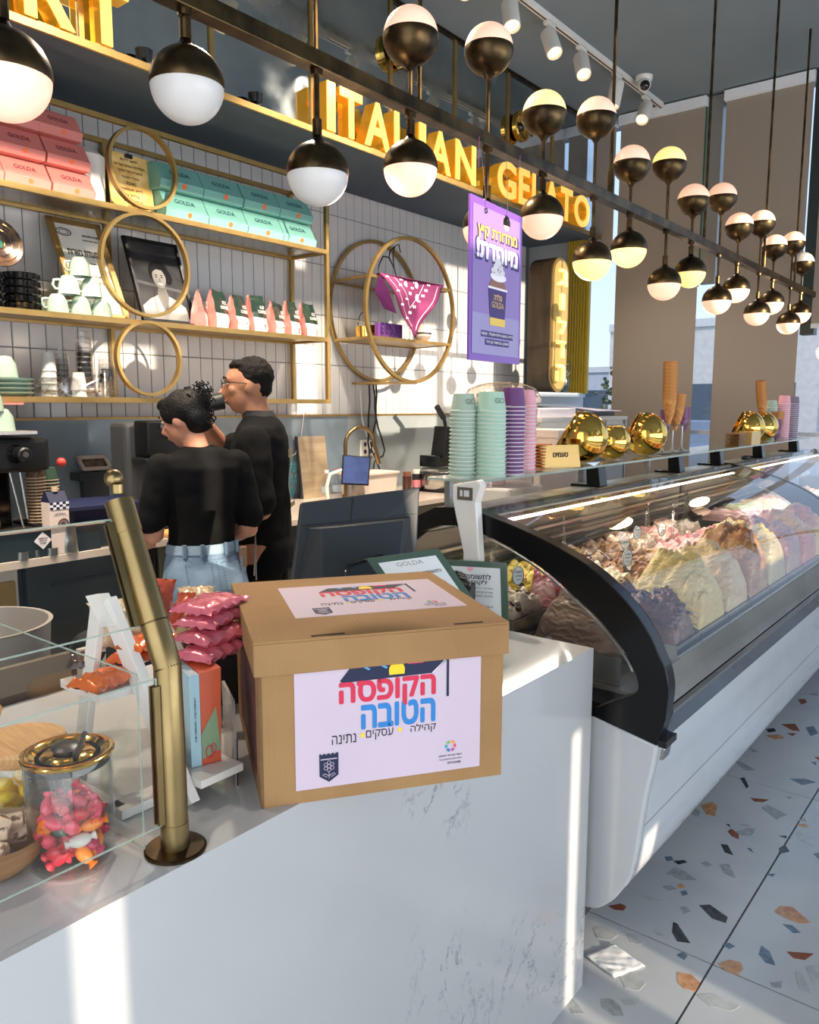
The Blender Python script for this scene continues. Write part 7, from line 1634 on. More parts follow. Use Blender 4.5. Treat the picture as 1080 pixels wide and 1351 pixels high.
def stack2(x, y, z, n_, rb, rt, h, dz, m, lab, inv=True):
    for k in range(n_):
        o = MB().lathe([(rb, 0), (rb + .002, .002), (rb + .002, .005), (rb, .006), (rt, h), (0, h)], 20, cap=False).build('takeaway_cup', m, smooth=35)
        o.location = (x, y, z + k * dz)
        r_ = MB().lathe([(rb, -.0005), (rb + .0035, .001), (rb + .0035, .004), (rb, .005)], 20, cap=False).build('rim', pm('kraft_rim', (196, 176, 148), .5), o, smooth=60, local=True)
        tag(o, lab + ', ' + pos_in(k, n_), 'cup', lab)
stack2(1.66, 3.30, BZ + .10, 13, .042, .034, .055, .0135, CGN, 'dark green takeaway cup beside the espresso machine')
stack2(1.57, 3.22, BZ + .10, 15, .036, .03, .05, .013, CRD, 'dotted takeaway cup under the machine head')
tag(MB().box((1.53, 3.17, BZ + .001), (1.71, 3.36, BZ + .099)).build('cup_holder', BLACK, bevel=.006), 'black holder under the takeaway cup stacks', 'holder')
tag(MB().ell((1.725, 3.30, 1.255), .02, 14, 10).build('red_cap', pm('red_plastic', (206, 66, 60), .4), smooth=60), 'small red cap beside the green cups', 'cap')
# milk carton
mc = thing('milk_carton', 'milk carton with blue gingham top on the back counter', 'carton', (1.52, 3.0, 1.0))
cx, cy, cz = 1.535, 3.0, BZ + .105
MB().box((cx - .038, cy - .03, BZ + .001), (cx + .038, cy + .04, cz + .10)).build('carton_body', pm('carton_cream', (222, 208, 200), .5), mc, bevel=.002)
MB().prism([(cx - .038, cy - .03, cz + .10), (cx - .038, cy + .04, cz + .10), (cx - .038, cy + .012, cz + .14), (cx - .038, cy - .002, cz + .14)], (.076, 0, 0)).build('gable', NAVY, mc)
for i in range(6):
    for j in range(3):
        if (i + j) % 2: MB().box((cx - .038 + i * .0127, cy - .0315, cz + .072 + j * .0095), (cx - .038 + i * .0127 + .0127, cy - .0305, cz + .072 + j * .0095 + .0095)).build('check', pm('check_white', (226, 228, 238), .5), mc)
        else: MB().box((cx - .038 + i * .0127, cy - .0315, cz + .072 + j * .0095), (cx - .038 + i * .0127 + .0127, cy - .0305, cz + .072 + j * .0095 + .0095)).build('check', NAVY, mc)
MB().cyl((cx, cy + .0, cz + .14), .012, .016, 14).build('cap', pm('beige_cap', (206, 180, 150), .5), mc)
text_mb(heb('חלב'), .008, FY(cx, cy - .031, cz + .055), .0006, 0, .045).build('lettering', NAVY, mc); MB().tube([(cx + .012 + .02 * math.cos(a), cy - .032, cz + .012 + .022 * math.sin(a)) for a in [PI * i / 8 for i in range(9)]], .003, 6).ell((cx + .012, cy - .031, cz + .014), (.009, .002, .009), 10, 6).build('picture', pm('brown_print', (90, 60, 44), .6), mc)
# tamp station with sticker, pitcher, small steel pots
tsn = thing('tamp_station', 'dark box with diamond sticker in front of the espresso machine', 'box', (1.35, 2.98, BZ))
MB().box((.9, 2.972, BZ + .0), (1.70, 2.992, BZ + .105)).build('front_plate', pm('deep_teal_black', (30, 42, 46), .25, coat=.5), tsn); MB().box((.9, 2.966, BZ + .103), (1.72, 2.994, BZ + .11)).build('top_edge', pm('beige_edge', (190, 170, 150), .3, .3), tsn)
d = .034; MB().prism([(1.462, 2.970, BZ + .064 - d), (1.462 + d, 2.970, BZ + .064), (1.462, 2.970, BZ + .064 + d), (1.462 - d, 2.970, BZ + .064)], (0, -.001, 0)).build('sticker', PAPER, tsn)
for k in range(3): text_mb(heb(['נא לשמור', 'על הניקיון', 'תודה'][k]), .006, FY(1.462, 2.9685, BZ + .074 - k * .010), .0006, .005, .035 - .006 * k).build('lettering', INK, tsn)
pi_ = thing('milk_pitcher', 'steel milk pitcher with handle before the dark box', 'pitcher', (1.58, 2.95, BZ))
MB().lathe([(.034, 0), (.036, .004), (.033, .05), (.029, .10), (.031, .108), (.029, .108), (.027, .1), (.03, .05), (.032, .006), (0, .005)], 32, (1.575, 2.99 + .0, BZ), cap=False).build('pitcher_body', STEEL, pi_, smooth=60)
MB().tube([(1.602, 2.985, BZ + .098), (1.645, 2.98, BZ + .098), (1.648, 2.98, BZ + .045), (1.61, 2.985, BZ + .02)], .0035, 8).build('handle', STEEL, pi_, smooth=60)
pi_.location.y -= 0
for i, (x, r_, h, l) in enumerate([(1.385, .022, .03, 'small dark rimmed steel tamper pot at the far left of the worktop edge'), (1.44, .011, .028, 'tiny steel shaker next to the tamper pot'), (1.50, .022, .03, 'small steel pot between the shaker and the pitcher')]):
    tag(MB().lathe([(r_, 0), (r_, h), (r_ - .002, h), (r_ - .003, .003), (0, .003)], 20, (x, 2.985 - .03 + .025, BZ + .001), cap=False).build('steel_pot', STEEL, smooth=True), l, 'pot')
tag(MB().box((1.66, 3.0, BZ + .001), (1.78, 3.06, BZ + .105)).build('dark_bin', pm('teal_bin', (30, 44, 50), .3), bevel=.006), 'dark teal canister right of the milk pitcher', 'bin')
tag(MB().prism([(1.62, 3.05, BZ + .15), (1.92, 3.02, BZ + .15), (2.0, 3.30, BZ + .15), (1.70, 3.35, BZ + .15)], (0, 0, .02)).box((1.65, 3.08, BZ + .001), (1.95, 3.3, BZ + .149)).build('blue_tray', pm('navy_tray', (28, 36, 70), .5), bevel=.003), 'navy blue tray on a dark stand beside the milk carton', 'tray')
tag(MB().cyl((1.83, 2.995, BZ + .001), .03, .10, 20).build('kraft_cup', pm('kraft_paper', (160, 134, 106), .7, rgb2=(120, 96, 74), vs=60), smooth=True), 'brown paper cup behind the top of the brass post', 'cup')
# mixer / milkshake machine
mxr = thing('drink_mixer', 'tall grey drinks machine with chrome lever beside the woman', 'machine', (2.07, 3.3, BZ))
GRM = pm('graphite_metal', (84, 86, 88), .35, .5, rgb2=(98, 100, 102), vs=2)
MB().box((2.0, 3.24, BZ), (2.22, 3.38, 1.42)).build('column', GRM, mxr, bevel=.02); MB().box((2.04, 3.13, 1.27), (2.22, 3.24, 1.43)).build('head', BLACK, mxr, bevel=.01)
MB().box((2.02, 3.12, 1.235), (2.22, 3.235, 1.262)).build('shelf', DSTEEL, mxr, bevel=.005); MB().box((2.10, 3.115, 1.395), (2.20, 3.12, 1.412)).box((2.103, 3.113, 1.398), (2.197, 3.116, 1.409)).build('badge', STEEL, mxr)
MB().tube([(2.13, 3.16, 1.215), (2.15, 3.15, 1.05), (2.16, 3.15, 1.02)], .006, 8).build('lever', STEEL, mxr); MB().ell((2.07, 3.15, 1.19), .022, 16, 10).cyl((2.07, 3.15, 1.13), .012, .05, 12).build('nozzle', pm('chrome', (214, 214, 212), .1, 1), mxr, smooth=60)
MB().box((1.98, 3.1, BZ + .0), (2.24, 3.40, BZ + .03)).build('foot', BLACK, mxr, bevel=.006); MB().ell((2.15, 3.12, 1.08), .014, 12, 8).build('knob', BLACKG, mxr, smooth=60)
f_, Pf = leaning_frame(1.975, 2.13, 1.185, 1.255, 3.60, 3.645, pm('cream_frame', (206, 194, 184), .5), 'small_picture', 'small cream framed picture leaning on the blue splashback', 'picture', .016, .01, pm('small_photo', (110, 96, 84), .4, rgb2=(60, 54, 50), vs=30))
tag(MB().box((1.95, 3.56, 1.14), (2.16, YW - .004, 1.178)).box((1.99, 3.60, BZ), (2.12, 3.64, 1.14)).build('picture_ledge', DARKGREY), 'dark ledge carrying the small framed picture', 'ledge')
# food prep board, pastry and black bin near the woman's hands
tag(MB().box((2.02, 2.975, BZ + .001), (2.5, 3.2, BZ + .018)).build('wooden_board', WOOD, bevel=.003), 'wooden board on the worktop by the woman', 'board')
o = MB()
rnd = random.Random(3)
for k in range(6): o = MB().ell((2.1 + .05 * k, 3.04 + rnd.uniform(-.02, .03), BZ + .04), (.034, .022, .02), 12, 8).build('pastry', pm('pastry', (206, 170, 122), .7, rgb2=(226, 204, 170), vs=20), smooth=60); tag(o, 'pale pastry on the wooden board by the woman', 'pastry', 'pastries on the wooden board')
# sink, faucet, boards, bottle, tablet
bd = thing('cutting_board', 'tall grey edged wooden cutting board against the splashback', 'board', (3.58, 3.6, BZ))
MB().prism([(3.42, 3.60, BZ + .001), (3.66, 3.60, BZ + .001), (3.66, 3.645, 1.305), (3.42, 3.645, 1.305)], (0, -.015, 0)).build('board_face', pm('pale_board', (178, 160, 132), .5, rgb2=(160, 142, 118), vs=3, stretch=(1, 1, 8)), bd); MB().prism([(3.41, 3.60, BZ + .001), (3.42, 3.60, BZ + .001), (3.42, 3.645, 1.308), (3.41, 3.645, 1.308)], (0, -.018, 0)).build('board_edge', DARKGREY, bd)
fa = thing('faucet', 'tall arched brass kitchen tap over the sink', 'tap', (3.62, 3.45, BZ))
MB().tube([(3.66, 3.45, BZ), (3.66, 3.45, 1.26)] + [(3.785 - .125 * math.cos(a), 3.45 - .02 * math.sin(a / 2), 1.26 + .10 * math.sin(a)) for a in [PI * i / 14 for i in range(1, 14)]] + [(3.915, 3.43, 1.24), (3.945, 3.42, 1.14)], .0125, 14).build('spout', pm('tap_bronze', (140, 118, 84), .3, 1), fa, smooth=60)
MB().tube([(3.925, 3.427, 1.19), (3.948, 3.42, 1.12)], .016, 14).build('nozzle', MATS['tap_bronze'], fa, smooth=60); MB().cyl((3.66, 3.45, BZ), .025, .02, 20).build('collar', MATS['tap_bronze'], fa)
for i, (x, l) in enumerate(((3.44, 'clear bottle left of the red capped one'), (3.53, 'clear bottle with orange cap by the cutting board'))):
    t = thing('plastic_bottle', l, 'bottle', (x, 3.4, BZ))
    MB().lathe([(.0, 0), (.028, 0), (.03, .01), (.03, .11), (.014, .15), (.012, .17)], 20, (x, 3.4, BZ + .001), cap=False).build('bottle_body', CUPP, t, smooth=40); MB().cyl((x, 3.4, BZ + .17), .014, .02, 14).build('cap', pm('cap_orange', (214, 96, 60), .5) if i else WHITE, t)
    MB().lathe([(.0305, .05), (.0305, .09)], 20, (x, 3.4, BZ + .001), cap=False).build('label', pm('bottle_label', (170, 190, 200), .5), t)
tb = thing('tablet', 'tablet on a white curved stand facing the worktop', 'tablet', (3.5, 3.25, BZ))
a = [Vector(p) for p in ((3.44, 3.28, 1.03), (3.60, 3.20, 1.015), (3.665, 3.24, 1.185), (3.50, 3.32, 1.205))]
nn = (a[1] - a[0]).cross(a[3] - a[0]).normalized()
MB().prism(a, -nn * .01).build('housing', BLACK, tb, bevel=.003); c0 = sum(a, Vector()) / 4
MB().prism([c0 + (p - c0) * .9 + nn * .001 for p in a], nn * .001).build('screen', pm('tablet_screen', (70, 88, 140), .1, rgb2=(50, 62, 100), vs=4, coat=.8, emit=(60, 80, 140), es=.08), tb)
MB().tube([(3.40, 3.35, BZ + .005), (3.39, 3.35, 1.02), (3.41, 3.34, 1.09), (3.47, 3.31, 1.11), (3.52, 3.29, 1.11)], .011, 12).build('stand_arm', WHITE, tb, smooth=60); MB().cyl((3.53, 3.28, BZ), .025, .11, 16).build('stand_foot', STEEL, tb)
wb = thing('white_tub', 'white square storage tub beside the sink', 'tub', (3.85, 3.4, BZ)); MB().prism([(3.68, 3.3, BZ + .001), (3.98, 3.3, BZ + .001), (4.0, 3.3, 1.06), (3.66, 3.3, 1.06)], (0, .2, 0)).build('tub_body', pm('tub_white', (206, 196, 186), .4), wb, bevel=.006); MB().box((3.65, 3.29, 1.06), (4.01, 3.51, 1.075)).build('lid', MATS['tub_white'], wb, bevel=.003)
so2 = thing('wall_socket', 'white double wall socket on the splashback', 'socket', (4.07, YW, 1.2)); MB().box((4.02, YW - .018, 1.155), (4.16, YW - .003, 1.265)).build('plate', WHITE, so2, bevel=.003)
for i in range(2):
    for j in range(2): MB().lathe([(0, 0), (.014, 0), (.016, -.002)], 14, (4.06 + i * .06, YW - .0185, 1.185 + j * .05), ax='y', cap=False).build('outlet', DARKGREY, so2)
cbn = MB(); 
CB = [[(4.06, 3.6, 1.64), (4.07, 3.62, 1.3), (4.06, 3.6, 1.15), (4.02, 3.58, 1.02), (3.98, 3.55, .95)], [(4.13, 3.6, 1.64), (4.15, 3.62, 1.42), (4.24, 3.62, 1.2), (4.2, 3.6, 1.15), (4.09, 3.58, 1.12), (4.02, 3.57, .97)], [(4.10, 3.6, 1.64), (4.15, 3.62, 1.4), (4.10, 3.62, 1.2), (4.2, 3.6, 1.0), (4.22, 3.58, .95)]]
for i, p in enumerate(CB): 
    q_ = []
    for k in range(len(p) - 1):
        for f in (0, .33, .66): q_.append(Vector(p[k]).lerp(Vector(p[k + 1]), f) + Vector((.008 * math.sin(k * 3 + f * 5), 0, 0)))
    q_.append(Vector(p[-1])); tag(MB().tube(q_, .006, 8).build('power_cable', BLACK, smooth=60), ['straight black cable hanging from the ring shelf', 'looping black cable hanging from the ring shelf, outermost', 'black cable crossing the looping one under the ring shelf'][i], 'cable')
tag(MB().tube([(4.0, 3.63, 1.6), (4.02, 3.63, 1.4), (4.1, 3.62, 1.2), (4.12, 3.62, 1.14)], .003, 6).build('white_cable', WHITE), 'thin white cable hanging under the ring shelf', 'cable'); tag(MB().tube([(3.50, 3.64, 1.5), (3.46, 3.64, 1.3), (3.40, 3.63, 1.2), (3.2, 3.63, 1.14)], .002, 6).build('white_cable', WHITE), 'thin pale cable running down the splashback behind the man', 'cable')
wi = thing('waffle_iron', 'round steel waffle maker with black raised handle', 'waffle maker', (4.35, 3.2, BZ))
MB().lathe([(.13, 0), (.145, .02), (.145, .10), (.15, .105), (.15, .125), (.13, .135), (0, .14)], 40, (4.36, 3.22, BZ + .02)).build('drum', STEEL, wi, smooth=True); MB().lathe([(.151, .098), (.154, .10), (.154, .115), (.151, .118)], 40, (4.36, 3.22, BZ + .02), cap=False).build('band', DSTEEL, wi)
MB().box((4.24, 3.1, BZ), (4.5, 3.36, BZ + .022)).build('base', BLACK, wi); MB().box((4.33, 3.24, 1.08), (4.56, 3.38, 1.16)).build('hinge_block', BLACKG, wi, bevel=.006); MB().prism([(4.40, 3.22, 1.14), (4.58, 3.22, 1.14), (4.58, 3.22, 1.34), (4.44, 3.22, 1.36)], (0, .12, 0)).build('raised_plate', BLACK, wi, bevel=.01)
MB().tube([(4.46, 3.25, 1.34), (4.44, 3.25, 1.41), (4.40, 3.24, 1.425)], .012, 10).build('handle_arm', BLACK, wi, smooth=60); MB().tube([(4.42, 3.24, 1.415), (4.33, 3.23, 1.49)], .02, 14).build('handle_grip', BLACK, wi, smooth=60)
for i, (x, m, h, l) in enumerate(((4.12, 'jar_dark', .11, 'dark sauce jar behind the till'), (4.22, 'jar_pink', .12, 'small bottle with pink label behind the till'))):
    t = thing('sauce_jar', l, 'jar', (x, 3.32, BZ)); MB().cyl((x, 3.32, BZ + .001), .03, h, 20).build('jar_body', pm(m, (70, 40, 36) if i == 0 else (40, 34, 40), .3, coat=.5), t, smooth=True); MB().cyl((x, 3.32, BZ + h), .026, .03, 20).build('cap', pm('brown_cap', (120, 76, 56), .5) if i == 0 else WHITE, t, smooth=True)
    if i: MB().lathe([(.0305, .03), (.0305, .08)], 20, (x, 3.32, BZ), cap=False).build('label', pm('pink_label', (214, 130, 140), .5), t)
tag(MB().box((3.30, 3.05, BZ + .001), (3.52, 3.2, BZ + .03)).build('cloth_stack', pm('pink_cloths', (206, 170, 160), .8, var=.3, vs=40), bevel=.004), 'folded pinkish cloths behind the man by the till', 'cloths')
for i, (x, y, c, l) in enumerate([(4.72, 3.2, (150, 40, 40), 'small red tin under the cup shelf'), (4.62, 3.15, (60, 110, 180), 'small blue pack under the gold pots')]):
    tag(MB().box((x, y, BZ + .001), (x + .12, y + .08, BZ + .1)).build('small_pack', pm('pack_%d' % i, c, .5), bevel=.003), l, 'pack')
# ================= PEOPLE =================
def limb(mb, pts, rs, seg=16):
    P = [Vector(p) for p in pts]; Q = []; RR = []
    for i in range(len(P) - 1):
        for f in (0, .25, .5, .75): Q.append(P[i].lerp(P[i + 1], f)); RR.append(rs[i] * (1 - f) + rs[i + 1] * f)
    Q.append(P[-1]); RR.append(rs[-1]); mb.tube(Q, 0, seg, rs=RR)
    mb.ell(tuple(P[0]), rs[0], seg, 10); mb.ell(tuple(P[-1]), rs[-1], seg, 10)
    for i in range(1, len(P) - 1): mb.ell(tuple(P[i]), rs[i], seg, 10)
def rings_z(mb, L, seg=28):
    mb.loft([((x, y, z), rx, ry, (1, 0, 0), (0, 1, 0)) for x, y, z, rx, ry in L], seg)
def hand(mb, wrist, d, side, curl=.5, s=1.):
    d = Vector(d).normalized(); up = Vector((0, 0, 1)); sd_ = d.cross(up).normalized() * side; nrm = sd_.cross(d).normalized() * side
    w = Vector(wrist); palm = w + d * .045 * s
    M = Matrix(((sd_.x, d.x, nrm.x, palm.x), (sd_.y, d.y, nrm.y, palm.y), (sd_.z, d.z, nrm.z, palm.z), (0, 0, 0, 1)))
    mb.ell((0, 0, 0), (.038 * s, .05 * s, .016 * s), 16, 10, M)
    for k, (o, L) in enumerate([(-.028, .062), (-.010, .072), (.009, .068), (.027, .054)]):
        a = w + d * .082 * s + sd_ * o * s; b = a + (d * math.cos(curl * .6) - nrm * math.sin(curl * .6)) * L * .5 * s; c = b + (d * math.cos(curl * 1.6) - nrm * math.sin(curl * 1.6)) * L * .5 * s
        limb(mb, [a, b, c], [.0085 * s, .0078 * s, .0065 * s], 10)
    a = w + d * .03 * s - sd_ * .03 * s; b = a + (d * .6 - sd_ * .6).normalized() * .035 * s; c = b + (d * .9 - sd_ * .1 - nrm * .3).normalized() * .03 * s
    limb(mb, [a, b, c], [.011 * s, .0095 * s, .0075 * s], 10)
def head(mb, M, s=1.):
    """head facing +Y in frame M; origin = head centre"""
    def E(c, r): mb.ell(c, r, 28, 20, M)
    E((0, -.012, .02), (.074, .092, .098)); E((0, .022, -.03), (.060, .066, .078)); E((0, .040, -.075), (.036, .038, .034)); E((0, .03, -.045), (.052, .05, .05))
    E((0, .05, .03), (.055, .035, .05))
    mb.tube([M @ Vector((0, .083, .022)), M @ Vector((0, .098, -.002)), M @ Vector((0, .112, -.022)), M @ Vector((0, .094, -.034))], 0, 12, rs=[.008, .011, .014, .010])
    for sx_ in (-1, 1):
        E((sx_ * .026, .082, .036), (.022, .012, .008)); E((sx_ * .073, -.004, -.004), (.010, .018, .030)); E((sx_ * .04, .06, -.012), (.02, .02, .02))
    E((0, .086, -.052), (.022, .012, .006)); E((0, .083, -.063), (.019, .012, .007))
def eyes(M, parent):
    for sx_ in (-1, 1):
        MB().ell((sx_ * .028, .079, .018), (.012, .008, .007), 14, 10, M).build('eye', pm('eye_white', (206, 198, 190), .3), parent, smooth=60)
        MB().ell((sx_ * .028, .086, .018), (.005, .003, .0052), 10, 8, M).build('iris', pm('iris_dark', (34, 24, 20), .2), parent, smooth=60)
        MB().bar([M @ Vector((sx_ * .014, .093, .040)), M @ Vector((sx_ * .03, .092, .046)), M @ Vector((sx_ * .046, .080, .040))], .004, .006).build('eyebrow', pm('brow', (26, 20, 18), .8), parent)
    MB().ell((0, .094, -.0545), (.019, .006, .0035), 14, 8, M).build('lips', pm('lip', (158, 92, 84), .5), parent, smooth=60)
SKW = pm('skin_warm', (196, 142, 116), .5, rgb2=(184, 128, 104), vs=8, sub=.1); SKM = pm('skin_tan', (172, 122, 94), .5, rgb2=(158, 108, 82), vs=8, sub=.1)
TEE = pm('black_tee', (15, 15, 16), .95, rgb2=(19, 19, 20), vs=12, bump=.1, bs=30, spec=.15); PNT = pm('black_trousers', (13, 13, 15), .95, bump=.08, bs=40, spec=.15)
DEN = pm('light_denim', (132, 156, 178), .85, rgb2=(108, 134, 160), vs=7, bump=.25, bs=220); HAIR = pm('black_hair', (10, 9, 10), .62, bump=.4, bs=120, spec=.25)
def bodyM(x, y, heading):
    # local +Y = facing direction
    c, s = math.cos(heading), math.sin(heading)
    return Matrix(((c, -s, 0, x), (s, c, 0, y), (0, 0, 1, 0), (0, 0, 0, 1)))
def tm(mb, M): mb.v = [tuple(M @ Vector(p)) for p in mb.v]; return mb
def wrinkle(a, f):
    return lambda co, n: n * (a * noise.noise(co * f) + a * .6 * noise.noise(co * f * 2.3))

# ---- woman ----
Mw = bodyM(1.79, 2.42, R(-14)) @ Matrix.Diagonal((1, 1, .965, 1))
wo = thing('person', 'person in black tee and light jeans, dark curly bun, working with back turned', 'person', (1.79, 2.42, 0))
WZ = 1.02
sk = MB()
rings_z(sk, [(0, 0, .95, .11, .085), (0, .0, 1.1, .10, .07), (0, .0, 1.25, .12, .078), (0, -.01, 1.33, .125, .062), (0, -.01, 1.365, .06, .045)])
limb(sk, [(0, -.005, 1.35), (-.012, .028, 1.44)], [.046, .044])
limb(sk, [(.145, -.005, 1.318), (.178, -.02, 1.07), (.13, .17, .99)], [.040, .037, .027]); hand(sk, (.13, .18, .99), (-.5, .8, -.15), 1, .7, .95)
limb(sk, [(-.145, -.005, 1.318), (-.182, -.0, 1.08), (-.13, .21, 1.04)], [.040, .037, .027]); hand(sk, (-.128, .22, 1.04), (.3, .9, -.25), -1, .7, .95)
for sx_ in (-1, 1): limb(sk, [(sx_ * .075, 0, .88), (sx_ * .085, .01, .5), (sx_ * .09, -.02, .09)], [.070, .050, .038]); sk.ell((sx_ * .09, .05, .04), (.04, .11, .035))
tm(sk, Mw)
MhW = Mw @ Matrix.Translation((-.035, .045, 1.497)) @ Matrix.Rotation(R(38), 4, 'Z') @ Matrix.Rotation(R(-20), 4, 'X')
head(sk, MhW @ Matrix.Scale(.87, 4))
fuse(sk, 'body', SKW, .0075, wo, 4); eyes(MhW @ Matrix.Scale(.87, 4), wo)
te_ = MB()
rings_z(te_, [(0, 0, WZ - .01, .124, .100), (0, 0, 1.06, .124, .098), (0, .0, 1.14, .126, .096), (0, .0, 1.24, .144, .104), (0, -.008, 1.32, .158, .098), (0, -.01, 1.358, .148, .080), (0, -.012, 1.385, .098, .064), (0, -.012, 1.398, .066, .054)])
limb(te_, [(.145, -.005, 1.328), (.168, -.01, 1.22), (.182, -.018, 1.12)], [.054, .055, .054]); limb(te_, [(-.145, -.005, 1.328), (-.168, -.005, 1.22), (-.185, -.002, 1.13)], [.054, .055, .054])
tm(te_, Mw); fuse(te_, 'tee_shirt', TEE, .008, wo, 3, wrinkle(.006, 11))
jn = MB()
rings_z(jn, [(0, 0, 1.035, .126, .100), (0, -.002, .99, .134, .106), (0, -.012, .93, .154, .124), (0, -.018, .86, .166, .136), (0, -.012, .79, .165, .130)])
for sx_ in (-1, 1): limb(jn, [(sx_ * .082, -.008, .80), (sx_ * .09, .0, .48), (sx_ * .09, -.02, .12)], [.092, .076, .070])
tm(jn, Mw); fuse(jn, 'jeans', DEN, .0085, wo, 3, wrinkle(.005, 9))
def on_back(M, x, z, y, ry): return M @ Vector((x, y, z))
# belt, waistband stitching, pockets
MB().loft([((0, 0, 1.0, ), .137, .110, (1, 0, 0), (0, 1, 0)), ((0, 0, 1.034), .131, .1055, (1, 0, 0), (0, 1, 0))], 32, Mw).build('waistband', pm('denim_band', (146, 168, 188), .85, bump=.2, bs=220), wo, smooth=60)
STI = pm('denim_stitch', (84, 100, 122), .9)
def dotted(pts, M, nm='stitching'):
    s = MB()
    for k in range(len(pts) - 1):
        a, b = Vector(pts[k]), Vector(pts[k + 1]); n_ = max(2, int((b - a).length / .009))
        for i in range(n_): s.tube([M @ a.lerp(b, i / n_), M @ a.lerp(b, (i + .55) / n_)], .0011, 4)
    return stuff(s.build(nm, STI, wo))
def hy(x, z):  # back surface y of hips
    import bisect
    T = [(.79, .165, .130, -.012), (.86, .166, .136, -.018), (.93, .154, .124, -.012), (.99, .134, .106, -.002), (1.035, .126, .100, 0)]
    for a, b in zip(T[:-1], T[1:]):
        if a[0] <= z <= b[0]:
            f = (z - a[0]) / (b[0] - a[0]); rx, ry, cy = [a[i] * (1 - f) + b[i] * f for i in (1, 2, 3)]
            return cy - ry * math.sqrt(max(.02, 1 - (x / rx) ** 2)) - .004
    return -.13
for sx_ in (-1, 1):
    pk = [(sx_ * .020, .968), (sx_ * .025, .862), (sx_ * .066, .837), (sx_ * .106, .868), (sx_ * .104, .968)]
    pts = []
    for k in range(len(pk)):
        a, b = pk[k], pk[(k + 1) % len(pk)]
        for f in (0, .2, .4, .6, .8): x_ = a[0] * (1 - f) + b[0] * f; z_ = a[1] * (1 - f) + b[1] * f; pts.append((x_, hy(x_, z_) - .002, z_))
    dotted(pts + [pts[0]], Mw)
    bars = [(sx_ * .022, .972), (sx_ * .120, .972)]
dotted([(x / 100, hy(x / 100, .985) - .002, .985 - .004 * math.cos(x / 4)) for x in range(-13, 14)], Mw); dotted([(0, hy(0, z / 100) - .003, z / 100) for z in range(80, 99, 3)], Mw)
for x_ in (-.10, -.045, .045, .10): MB(Mw).box((x_ - .006, hy(x_, 1.0) - .010, .992), (x_ + .006, hy(x_, 1.0) + .002, 1.04)).build('belt_loop', DEN, wo)
MB(Mw).box((.108, -.088, .93), (.138, -.048, 1.012)).build('phone', pm('phone_tan', (150, 124, 104), .3, coat=.5), wo, bevel=.004)
MB(Mw).prism([(.095, -.105, .86), (.138, -.075, .85), (.146, -.06, .965), (.106, -.10, .975)], (.004, .01, 0)).build('pocket_flap', pm('denim_pocket', (140, 162, 184), .85, bump=.2, bs=220), wo)
# hair
hr = MB(); Mh = MhW @ Matrix.Scale(.87, 4)
hr.ell((0, -.025, .035), (.088, .100, .098), 28, 20, Mh); hr.ell((0, -.06, -.01), (.075, .06, .07), 24, 16, Mh); hr.ell((0, .03, .085), (.066, .055, .035), 24, 14, Mh)
for sx_ in (-1, 1): hr.ell((sx_ * .062, .015, .04), (.022, .05, .05), 16, 10, Mh)
fuse(hr, 'hair', HAIR, .007, wo, 2, lambda co, n: n * (.008 * noise.noise(co * 22)))
bun = MB(); rnd = random.Random(6); bc_ = Mh @ Vector((.012, -.10, .065))
bun.ell(tuple(bc_), .036, 16, 12)
for k in range(46):
    d_ = Vector((rnd.gauss(0, 1), rnd.gauss(0, 1), rnd.gauss(.4, 1))).normalized(); p = bc_ + d_ * rnd.uniform(.02, .036)
    t1 = d_.orthogonal().normalized(); t2 = d_.cross(t1); rr_ = rnd.uniform(.006, .010); ph = rnd.uniform(0, 6)
    bun.tube([p + d_ * .004 * i_ + (t1 * math.cos(ph + i_ * .9) + t2 * math.sin(ph + i_ * .9)) * rr_ for i_ in range(9)], .0026, 5)
for k in range(30):
    p = Mh @ Vector((rnd.uniform(-.02, .06), -.09 + rnd.uniform(-.03, .01), rnd.uniform(-.03, .06))); ph = rnd.uniform(0, 6)
    bun.tube([p + Vector((.009 * math.cos(ph + i_), .009 * math.sin(ph + i_), -.006 * i_)) for i_ in range(8)], .0024, 5)
stuff(bun.build('curly_bun', HAIR, wo, smooth=60))
# ---- man ----
Mm = bodyM(2.225, 2.60, R(38)) @ Matrix.Diagonal((1, 1, .985, 1))
mn = thing('person', 'person with short dark hair and glasses in black shirt, drinking from a black cup', 'person', (2.225, 2.60, 0))
sk = MB()
rings_z(sk, [(0, 0, .95, .13, .095), (0, .0, 1.12, .13, .09), (0, .0, 1.3, .145, .09), (0, -.01, 1.38, .14, .075), (0, -.01, 1.43, .07, .055)])
limb(sk, [(0, -.01, 1.42), (0, .018, 1.53)], [.062, .057])
limb(sk, [(-.185, -.01, 1.375), (-.215, -.05, 1.10), (-.17, .15, .97)], [.055, .042, .030]); hand(sk, (-.168, .16, .97), (.2, .9, -.3), -1, .7)
limb(sk, [(.18, -.01, 1.375), (.20, .20, 1.33), (.04, .27, 1.49)], [.055, .042, .030]); hand(sk, (.036, .272, 1.49), (-.45, .05, .8), 1, 1.2)
for sx_ in (-1, 1): limb(sk, [(sx_ * .09, 0, .92), (sx_ * .10, .01, .5), (sx_ * .10, -.02, .09)], [.09, .06, .042]); sk.ell((sx_ * .10, .05, .04), (.045, .12, .035))
tm(sk, Mm)
MhM = Mm @ Matrix.Translation((-.01, .04, 1.60)) @ Matrix.Rotation(R(13), 4, 'Z') @ Matrix.Rotation(R(-4), 4, 'X')
head(sk, MhM); fuse(sk, 'body', SKM, .0075, mn, 4); eyes(MhM, mn)
te_ = MB()
